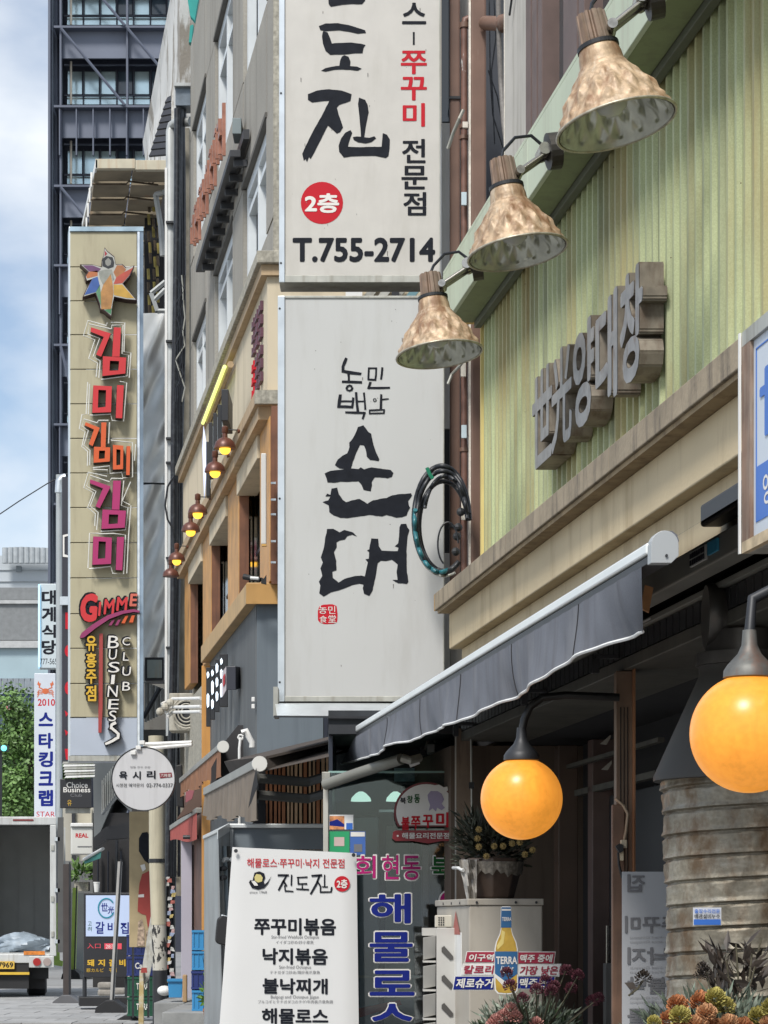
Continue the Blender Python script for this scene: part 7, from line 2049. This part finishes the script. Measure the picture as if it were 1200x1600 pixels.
for sx in (-1, 1):
    for k in range(3): cr += stroke([(71 + sx * 5, 1080 + k * 2), (71 + sx * 10, 1078 + k * 3), (71 + sx * 12.5, 1082 + k * 3.5)], 1.1)
    cr += stroke([(71 + sx * 4, 1077), (71 + sx * 10, 1074), (71 + sx * 8, 1068)], 1.6)
    cr += [[(71 + sx * 8, 1070), (71 + sx * 11, 1064), (71 + sx * 13, 1069), (71 + sx * 10, 1072)]]
flat(cr, S2Y - .003, crb, s2, 'crab_print')
pp_ = thing('sign_pole', 'pale grey steel pole between the white signs and the dark sign', 'pole', P(93, 1500, 39))
t = B(); t.tube([P(92.5, 1380, 39), P(92.5, 742, 39)], .055, 12); t.build('pole', mat('pale_grey_pole', (.38, .41, .42), .45, .2, var=.08), pp_, smooth=True)
t = B(); t.tube([P(92, 770, 38.8), P(93, 752, 38.8), P(98, 747, 38.8), P(103, 746, 38.8)], .07, 10); t.build('bent_duct', alu, pp_, smooth=True)
s3 = thing('vertical_sign', 'narrow black vertical sign with red shapes beside the grey pole', 'sign', P(101, 1190, 38))
B().pbox(97, 745, 108, 1190, 38, .3).build('sign_box', mat('black_sign_box', (.03, .03, .04), .4, var=.15), s3)
for y_, r_ in ((1017, 9), (1075, 10)):
    flat([circle_px(106, y_, 5, r_, 18)], 37.99, red_ink, s3, 'red_disc')
for p_ in ([(102, 957), (107.5, 957), (107.5, 983), (102, 983)], [(101, 1110), (107, 1115), (103, 1120)], [(101, 1170), (107.5, 1170), (107.5, 1187), (103, 1187)], [(101, 1140), (107, 1144), (103, 1150)]):
    flat([p_], 37.99, red_ink, s3, 'red_shape')
flat([[(98, 836), (107, 834), (107, 837), (100.5, 839), (100.5, 866), (107, 868), (107, 871), (98, 870)]], 37.99, white_ink, s3, 'white_frame_print')
B().pbox(92, 932, 108, 945, 37.9, .1).build('bracket', alu, s3)
s4 = thing('bracket_sign', 'black Choice Business board under layered white slats', 'sign', P(120, 1262, 35))
B().pbox(94, 1217, 143, 1262, 35, .2).build('board', mat('black_board', (.022, .022, .025), .4), s4, bevel=.006)
ptext('Choice', (104, 1222, 137, 1231), 35, white_ink, s4, bold=.01); ptext('Business', (99, 1230, 141, 1238), 35, white_ink, s4, bold=.01); ptext('Club', (110, 1240, 128, 1245), 35, grey_ink, s4)
ptext('유', (105, 1250, 112, 1259), 35, yel, s4)
for i in range(6):
    t = B(); t.ppoly([(97 + i, 1190 + i * 4.4), (147, 1190 + i * 4.2), (146, 1192.6 + i * 4.2), (96 + i * .6, 1193.5 + i * 4.4)], 34.9, .12); t.build('slat', white if i % 2 else alu_d, s4)
B().pbox(104, 1262, 143, 1270, 35.1, .2).build('bracket', alu_d, s4)

# buildings low on the left behind the signs
lb = thing('beige_building', 'pale beige low building behind the black bracket sign', 'building', P(125, 1500, 48))
B().pbox(98, 1262, 146, 1460, 50, 3).build('wall', mat('pale_beige_wall', (.40, .38, .32), .8, var=.12, scale=.7), lb)
B().pbox(118, 1264, 143, 1290, 49.9, .1).build('window', mat('cream_blind', (.46, .42, .32), .6), lb)
B().pbox(112, 1262, 117, 1345, 49.8, .15).build('downpipe', dark, lb)
B().pbox(98, 1345, 146, 1530, 49.2, .5).build('lower_wall', mat('mid_grey_shop', (.13, .13, .125), .7, var=.3, scale=1), lb)
B().pbox(100, 1395, 135, 1520, 49.0, .1).build('shop_window', glass_dark, lb)
au2 = thing('outdoor_air_conditioner', 'white air conditioner box with red lettering above the shop plant', 'air conditioner', P(127, 1336, 45))
B().pbox(111, 1292, 145, 1335, 45, .4).build('body', mat('clean_white_metal', (.62, .62, .58), .5, var=.05), au2, bevel=.02)
B().pbox(110, 1286, 145, 1291.5, 44.95, .45).build('lid', white, au2, bevel=.01)
ptext('REAL', (118, 1302, 138, 1309), 45, red_ink, au2, bold=.04); B().pbox(121, 1322, 143, 1323.2, 44.99, .01).build('vent', grey_ink, au2)
pl2 = thing('potted_plant', 'broad-leaved green plant on the low wall beneath the white air conditioner', 'plant', P(127, 1390, 44))
q = P(126, 1365, 44)
foliage(pl2, q.x, q.y, q.z, .22, .15, .22, 150, .16, .07, mat('glossy_green_leaf', (.14, .24, .07), .4, var=.6, scale=6))
B().pbox(116, 1378, 138, 1392, 44, .25).build('pot', conc, pl2)
cu = thing('paper_cup', 'white paper cup on top of the lit signboard', 'cup', P(151, 1394, 31.6))
t = B(); t.lathe(P(151, 1394, 31.6), [(.032, 0), (.042, .12), (.046, .125), (.046, .14)], 14); t.build('cup', white, cu)

db = thing('dark_corner_building', 'dark corner building with a grey railed balcony and teal awning', 'building', P(175, 1540, 40))
B().pbox(145, 1270, 206, 1560, 42, 3).build('dark_ground_floor', mat('dark_timber_front', (.03, .028, .028), .7, var=.3, scale=1.5), db)
B().ppoly([(145, 1185), (206, 1135), (206, 1270), (180, 1245), (147, 1322)], 41.9, 2.5).build('upper_wall', mat('mid_grey_render', (.15, .16, .16), .8, var=.15, scale=1), db)
t = B(); t.ppoly([(158, 1273), (160, 1228), (180, 1210), (205, 1205), (205, 1240), (182, 1244)], 39.5, .3); t.build('balcony_wall', mat('balcony_grey', (.28, .29, .29), .7, var=.1, scale=2), db)
for i in range(8):
    B().pbox(159 + i * 2.8, 1243 - i * 3.6 + 6 - 30, 160 + i * 2.8, 1243 - i * 3.6 + 26, 39.4, .05).build('balcony_bar', alu_d, db)
B().ppoly([(145, 1310), (165, 1292), (205, 1284), (205, 1308), (165, 1312), (147, 1326)], 39.6, .4).build('dark_fascia', mat('black_fascia', (.02, .02, .022), .5), db)
for x in (152, 168, 188):
    B().pbox(x, 1330, x + 1.4, 1500, 41.8, .1).build('mullion', frame_dark, db)
B().pbox(180, 1312, 183, 1480, 41.7, .2).build('pillar', dark, db)
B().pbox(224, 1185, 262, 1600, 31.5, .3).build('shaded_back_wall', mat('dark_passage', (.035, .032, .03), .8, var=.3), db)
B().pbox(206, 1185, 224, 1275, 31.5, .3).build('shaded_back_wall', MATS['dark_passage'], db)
ta = thing('awning', 'small teal awning sloping beside the broad-leaved plant', 'awning', P(145, 1345, 41))
t = B(); t.hexa([P(132, 1350, 41.2), P(157, 1341, 40.2), P(157, 1341, 40.3), P(132, 1350, 41.3), P(132, 1342, 41.2), P(159, 1326, 40.2), P(159, 1326, 40.9), P(132, 1342, 41.5)]); t.build('cloth', mat('teal_canvas', (.03, .20, .17), .7, var=.15), ta)
t = B(); t.tube([P(131, 1343, 41.15), P(161, 1326, 40.1)], .03, 8); t.build('rail', white, ta)
hv = thing('high_vis_vest', 'lime green high-visibility cloth hanging behind the truck door', 'cloth', P(90, 1500, 40))
t = B(); t.ppoly([(86, 1412), (91, 1410), (93, 1500), (98, 1502), (97, 1510), (84, 1508)], 40, .05); t.build('cloth', mat('lime_cloth', (.36, .52, .12), .7, var=.2, scale=8), hv)

# ------------------------------------------------------------------ steel and glass tower
tw = thing('glass_tower', 'tall blue-grey steel framed tower with glazed storeys and diagonal braces', 'tower', P(190, 1440, 92))
TW = 92.0
stl = mat('blue_grey_steel', (.095, .11, .15), .5, .1, var=.08, scale=.5)
stl2 = mat('dark_blue_recess', (.03, .035, .055), .6, var=.15, scale=.5)
B().pbox(97, -160, 330, 1500, TW + 1.6, 20).build('core', stl2, tw)
for i, x in enumerate((75, 79.5, 86)):
    B().pbox(x - i * .5, -160, x + 3.6, 1500, TW - .2 + i * .4, .6).build('edge_fin', stl if i != 1 else mat('pale_steel_edge', (.20, .23, .28), .5, .1, var=.1), tw)
B().pbox(88, -160, 97, 1500, TW + .9, .6).build('side_wall', stl2, tw)
cols_x = [95, 199, 303]
for x in cols_x:
    B().pbox(x - 2, -160, x + 1, 1500, TW - .15, .3).build('column', stl, tw)
def gx_(k): return 105 + k * 26.2
paneg = mat('teal_sky_glass', (.62, .78, .80), .18, .55, var=.2, scale=.6, spec=.8)  # teal glass, its base colour raised to stand in for reflected sky
paned = mat('dark_blue_glass', (.06, .085, .11), .1, 0, var=.3, scale=.8, spec=.8)
for fl_ in range(-1, 11):
    y0_ = 42 + fl_ * 124.3
    x_end = 300 if fl_ < 3 else 118
    B().pbox(84, y0_ - 2.2, x_end, y0_ + 1.2, TW - .3, 1.6).build('floor_edge', stl, tw)
    B().pbox(97, y0_ + 1.4, x_end, y0_ + 49, TW + .1, .1).build('spandrel_panel', mat('ribbed_steel_panel', (.135, .155, .205), .55, .1, var=.06, scale=.8), tw)
    n_p = 8 if fl_ < 3 else 1
    for k in range(n_p):
        xa_, xb_2 = gx_(k), gx_(k) + 24
        dk = k % 2 == 1 or (k == 0 and False)
        B().pbox(xa_ + 1, y0_ + 70, xb_2 - 1, y0_ + 105, TW + 1.4, .05).build('window_pane', paned if (k in (3, 5, 7) or random.random() < .12) else paneg, tw)
        B().pbox(xa_, y0_ + 109, xb_2, y0_ + 121, TW + 1.3, .05).build('balustrade_pane', paneg, tw)
        B().pbox(xb_2, y0_ + 66, xb_2 + 2, y0_ + 121.5, TW + 1.2, .2).build('mullion', frame_dark, tw)
    B().pbox(100, y0_ + 106, x_end, y0_ + 108, TW + 1.1, .1).build('handrail', frame_dark, tw)
    B().pbox(100, y0_ + 58, x_end, y0_ + 60, TW + .9, .1).build('header_bar', stl, tw)
    t = B(); t.tube([P(111, y0_ + 54, TW + .6), P(111, y0_ + 121, TW + .6)], .045, 8); t.build('interior_column', mat('warm_pale_column', (.55, .50, .42), .6), tw)  # column in an even warm pale colour, not emissive
    if fl_ % 2 == 0 or fl_ < 0:
        for x in (95, 199):
            if x > x_end: continue
            t = B(); t.tube([P(x, y0_ + 2, TW - .4), P(x + 100 if fl_ < 3 else x + 14, (y0_ + 122) if fl_ < 3 else y0_ + 60, TW - .4)], .06, 6); t.build('diagonal_brace', stl, tw)
    else:
        for k in range(8):
            xx = 93 + k * 26.2
            if xx < x_end: B().pbox(xx - 1, y0_ + 1.4, xx + 1, y0_ + 76, TW - .25, .2).build('fin', stl, tw)

# ------------------------------------------------------------------ background at the left
ds = thing('department_store', 'distant white curved-roof building with grey bands', 'building', P(20, 1440, 170))
DY = 170
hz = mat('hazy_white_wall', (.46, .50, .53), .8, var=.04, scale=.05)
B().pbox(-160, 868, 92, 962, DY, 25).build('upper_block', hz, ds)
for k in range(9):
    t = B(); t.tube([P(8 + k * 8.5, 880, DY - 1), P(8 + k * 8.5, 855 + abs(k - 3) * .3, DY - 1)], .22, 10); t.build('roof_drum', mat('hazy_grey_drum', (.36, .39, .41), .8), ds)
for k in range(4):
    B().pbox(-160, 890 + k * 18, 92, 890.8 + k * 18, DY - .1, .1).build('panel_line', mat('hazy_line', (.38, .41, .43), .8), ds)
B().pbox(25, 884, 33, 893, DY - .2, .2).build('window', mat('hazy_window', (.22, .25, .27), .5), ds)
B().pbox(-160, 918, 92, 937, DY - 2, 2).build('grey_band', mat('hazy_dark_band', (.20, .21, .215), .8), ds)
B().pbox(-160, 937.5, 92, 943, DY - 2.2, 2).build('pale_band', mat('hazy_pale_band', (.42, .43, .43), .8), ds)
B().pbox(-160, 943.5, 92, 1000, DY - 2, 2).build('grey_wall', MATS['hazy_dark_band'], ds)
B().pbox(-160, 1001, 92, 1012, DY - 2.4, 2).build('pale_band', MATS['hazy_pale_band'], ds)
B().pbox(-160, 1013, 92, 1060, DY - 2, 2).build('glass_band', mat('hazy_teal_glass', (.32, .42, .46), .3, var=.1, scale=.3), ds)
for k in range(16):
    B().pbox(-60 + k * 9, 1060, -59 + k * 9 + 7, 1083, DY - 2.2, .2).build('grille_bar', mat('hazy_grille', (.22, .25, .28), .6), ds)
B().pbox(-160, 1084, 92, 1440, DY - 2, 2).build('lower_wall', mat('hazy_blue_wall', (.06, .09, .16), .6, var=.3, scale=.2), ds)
gs2 = thing('shop_sign', 'white signs with red lettering on the distant blue wall', 'sign', P(25, 1116, 166))
for bx, ch in (((7, 1098, 22, 1117), '남'), ((24, 1098, 38, 1117), '대')):
    B().pbox(*bx, 166, .3).build('sign_panel', mat('pale_far_sign', (.5, .52, .55), .5), gs2)
    ptext(ch, (bx[0] + 3, bx[1] + 4, bx[2] - 3, bx[3] - 4), 165.9, red_ink, gs2, bold=.03)
B().pbox(-160, 1140, 60, 1165, 165, 1).build('grey_fascia', mat('hazy_grey_fascia', (.28, .31, .34), .6), gs2)

def tree(label, px, py, Y, rx, rz, seed, m_):
    r = thing('street_tree', label, 'tree', Vector((P(px, py, Y).x, Y, 0)), 'street trees behind the truck')
    rnd = random.Random(seed)
    c = P(px, py, Y)
    t = B(); t.tube([Vector((c.x, Y, 0)), Vector((c.x + .1, Y, c.z * .4)), Vector((c.x, Y, c.z))], .16, 8, .07); t.build('trunk', mat('tree_bark', (.09, .07, .05), .9, var=.3), r)
    for k in range(5):
        a = rnd.uniform(0, 6.28); t = B(); t.tube([Vector((c.x, Y, c.z * .55)), c + Vector((math.cos(a) * rx * .6, math.sin(a) * rx * .4, rnd.uniform(-.2, .6) * rz))], .06, 6, .02); t.build('limb', MATS['tree_bark'], r)
    clumps = []
    for k in range(46):
        d = Vector((rnd.gauss(0, 1), rnd.gauss(0, 1), rnd.gauss(0, 1))).normalized() * rnd.uniform(.35, 1)
        clumps.append((c + Vector((d.x * rx, d.y * rx * .8, d.z * rz)), rnd.uniform(.22, .42) * rx))
    b = B()
    for q, rr in clumps:
        for _ in range(300):
            d = Vector((rnd.gauss(0, 1), rnd.gauss(0, 1), rnd.gauss(0, 1))).normalized()
            p = q + d * rr * rnd.uniform(.55, 1.05)
            u = Vector((rnd.gauss(0, 1), rnd.gauss(0, 1), rnd.gauss(0, .6))).normalized(); v = d.cross(u).normalized()
            s_ = rnd.uniform(.035, .08)
            b.add([p - u * s_, p + v * s_ * .6, p + u * s_, p - v * s_ * .6], [(0, 1, 2, 3)])
    b.build('crown', m_, r, fix=False)
gl = mat('tree_leaf', (.13, .23, .065), .5, var=.6, scale=1.3, fine=.3, fine_scale=9)
gl2 = mat('dark_tree_leaf', (.07, .14, .045), .5, var=.6, scale=1.3, fine=.3, fine_scale=9)
tree('bright green tree directly behind the tall crab sign', 48, 1185, 58, 1.5, 2.4, 3, gl)
tree('darker green tree above the truck at the photo edge', 2, 1215, 62, 1.5, 1.5, 5, gl2)
tree('low dark tree between the two others behind the truck roof', 28, 1260, 60, 1.3, 1.3, 8, gl2)
tl = thing('traffic_light', 'small cyan-lit traffic light beside the tree', 'traffic light', P(5, 1180, 100))
B().pbox(-4, 1164, 12, 1174, 55, .2).build('housing', dark, tl)
t = B(); t.ball(P(6, 1169, 54.98), .07, 10, 8); t.build('lit_lens', mat('cyan_lens', (.1, .6, .55), .4, emit=(.2, 1, .9), emit_s=1.0), tl)
t = B(); t.tube([P(0, 1174, 55.1), P(0, 1560, 55.1)], .05, 8); t.build('pole', dark, tl)
ow = B(); ow.tube([P(-40, 830, 45), P(30, 783, 45), P(75, 755, 45), P(110, 738, 45)], .012, 5)
tag(ow.build('overhead_wire', cable_m), 'thin overhead wire crossing the pale sky beside the tower', 'wire')

# ------------------------------------------------------------------ turn box-shaped things along the street
def along_street(root, k, y0):
    """boxes were laid out square to the camera: shear their depth to run parallel to the street"""
    done = set()
    def walk(o, off):
        for c in o.children:
            if c.type == 'MESH' and c.data.name not in done:
                done.add(c.data.name)
                for v in c.data.vertices:
                    v.co.x -= k * (v.co.y + off.y + c.location.y - y0)
            walk(c, off + c.location)
    walk(root, root.location.copy())
along_street(dt, .155, TY)
along_street(cl, .155, GYS)
along_street(s1, .155, S1Y); along_street(s2, .155, S2Y); along_street(s3, .155, 38)
along_street(ls_, .155, LY); along_street(s4, .155, 35); along_street(au2, .155, 45)
along_street(tk, .155, BTY)
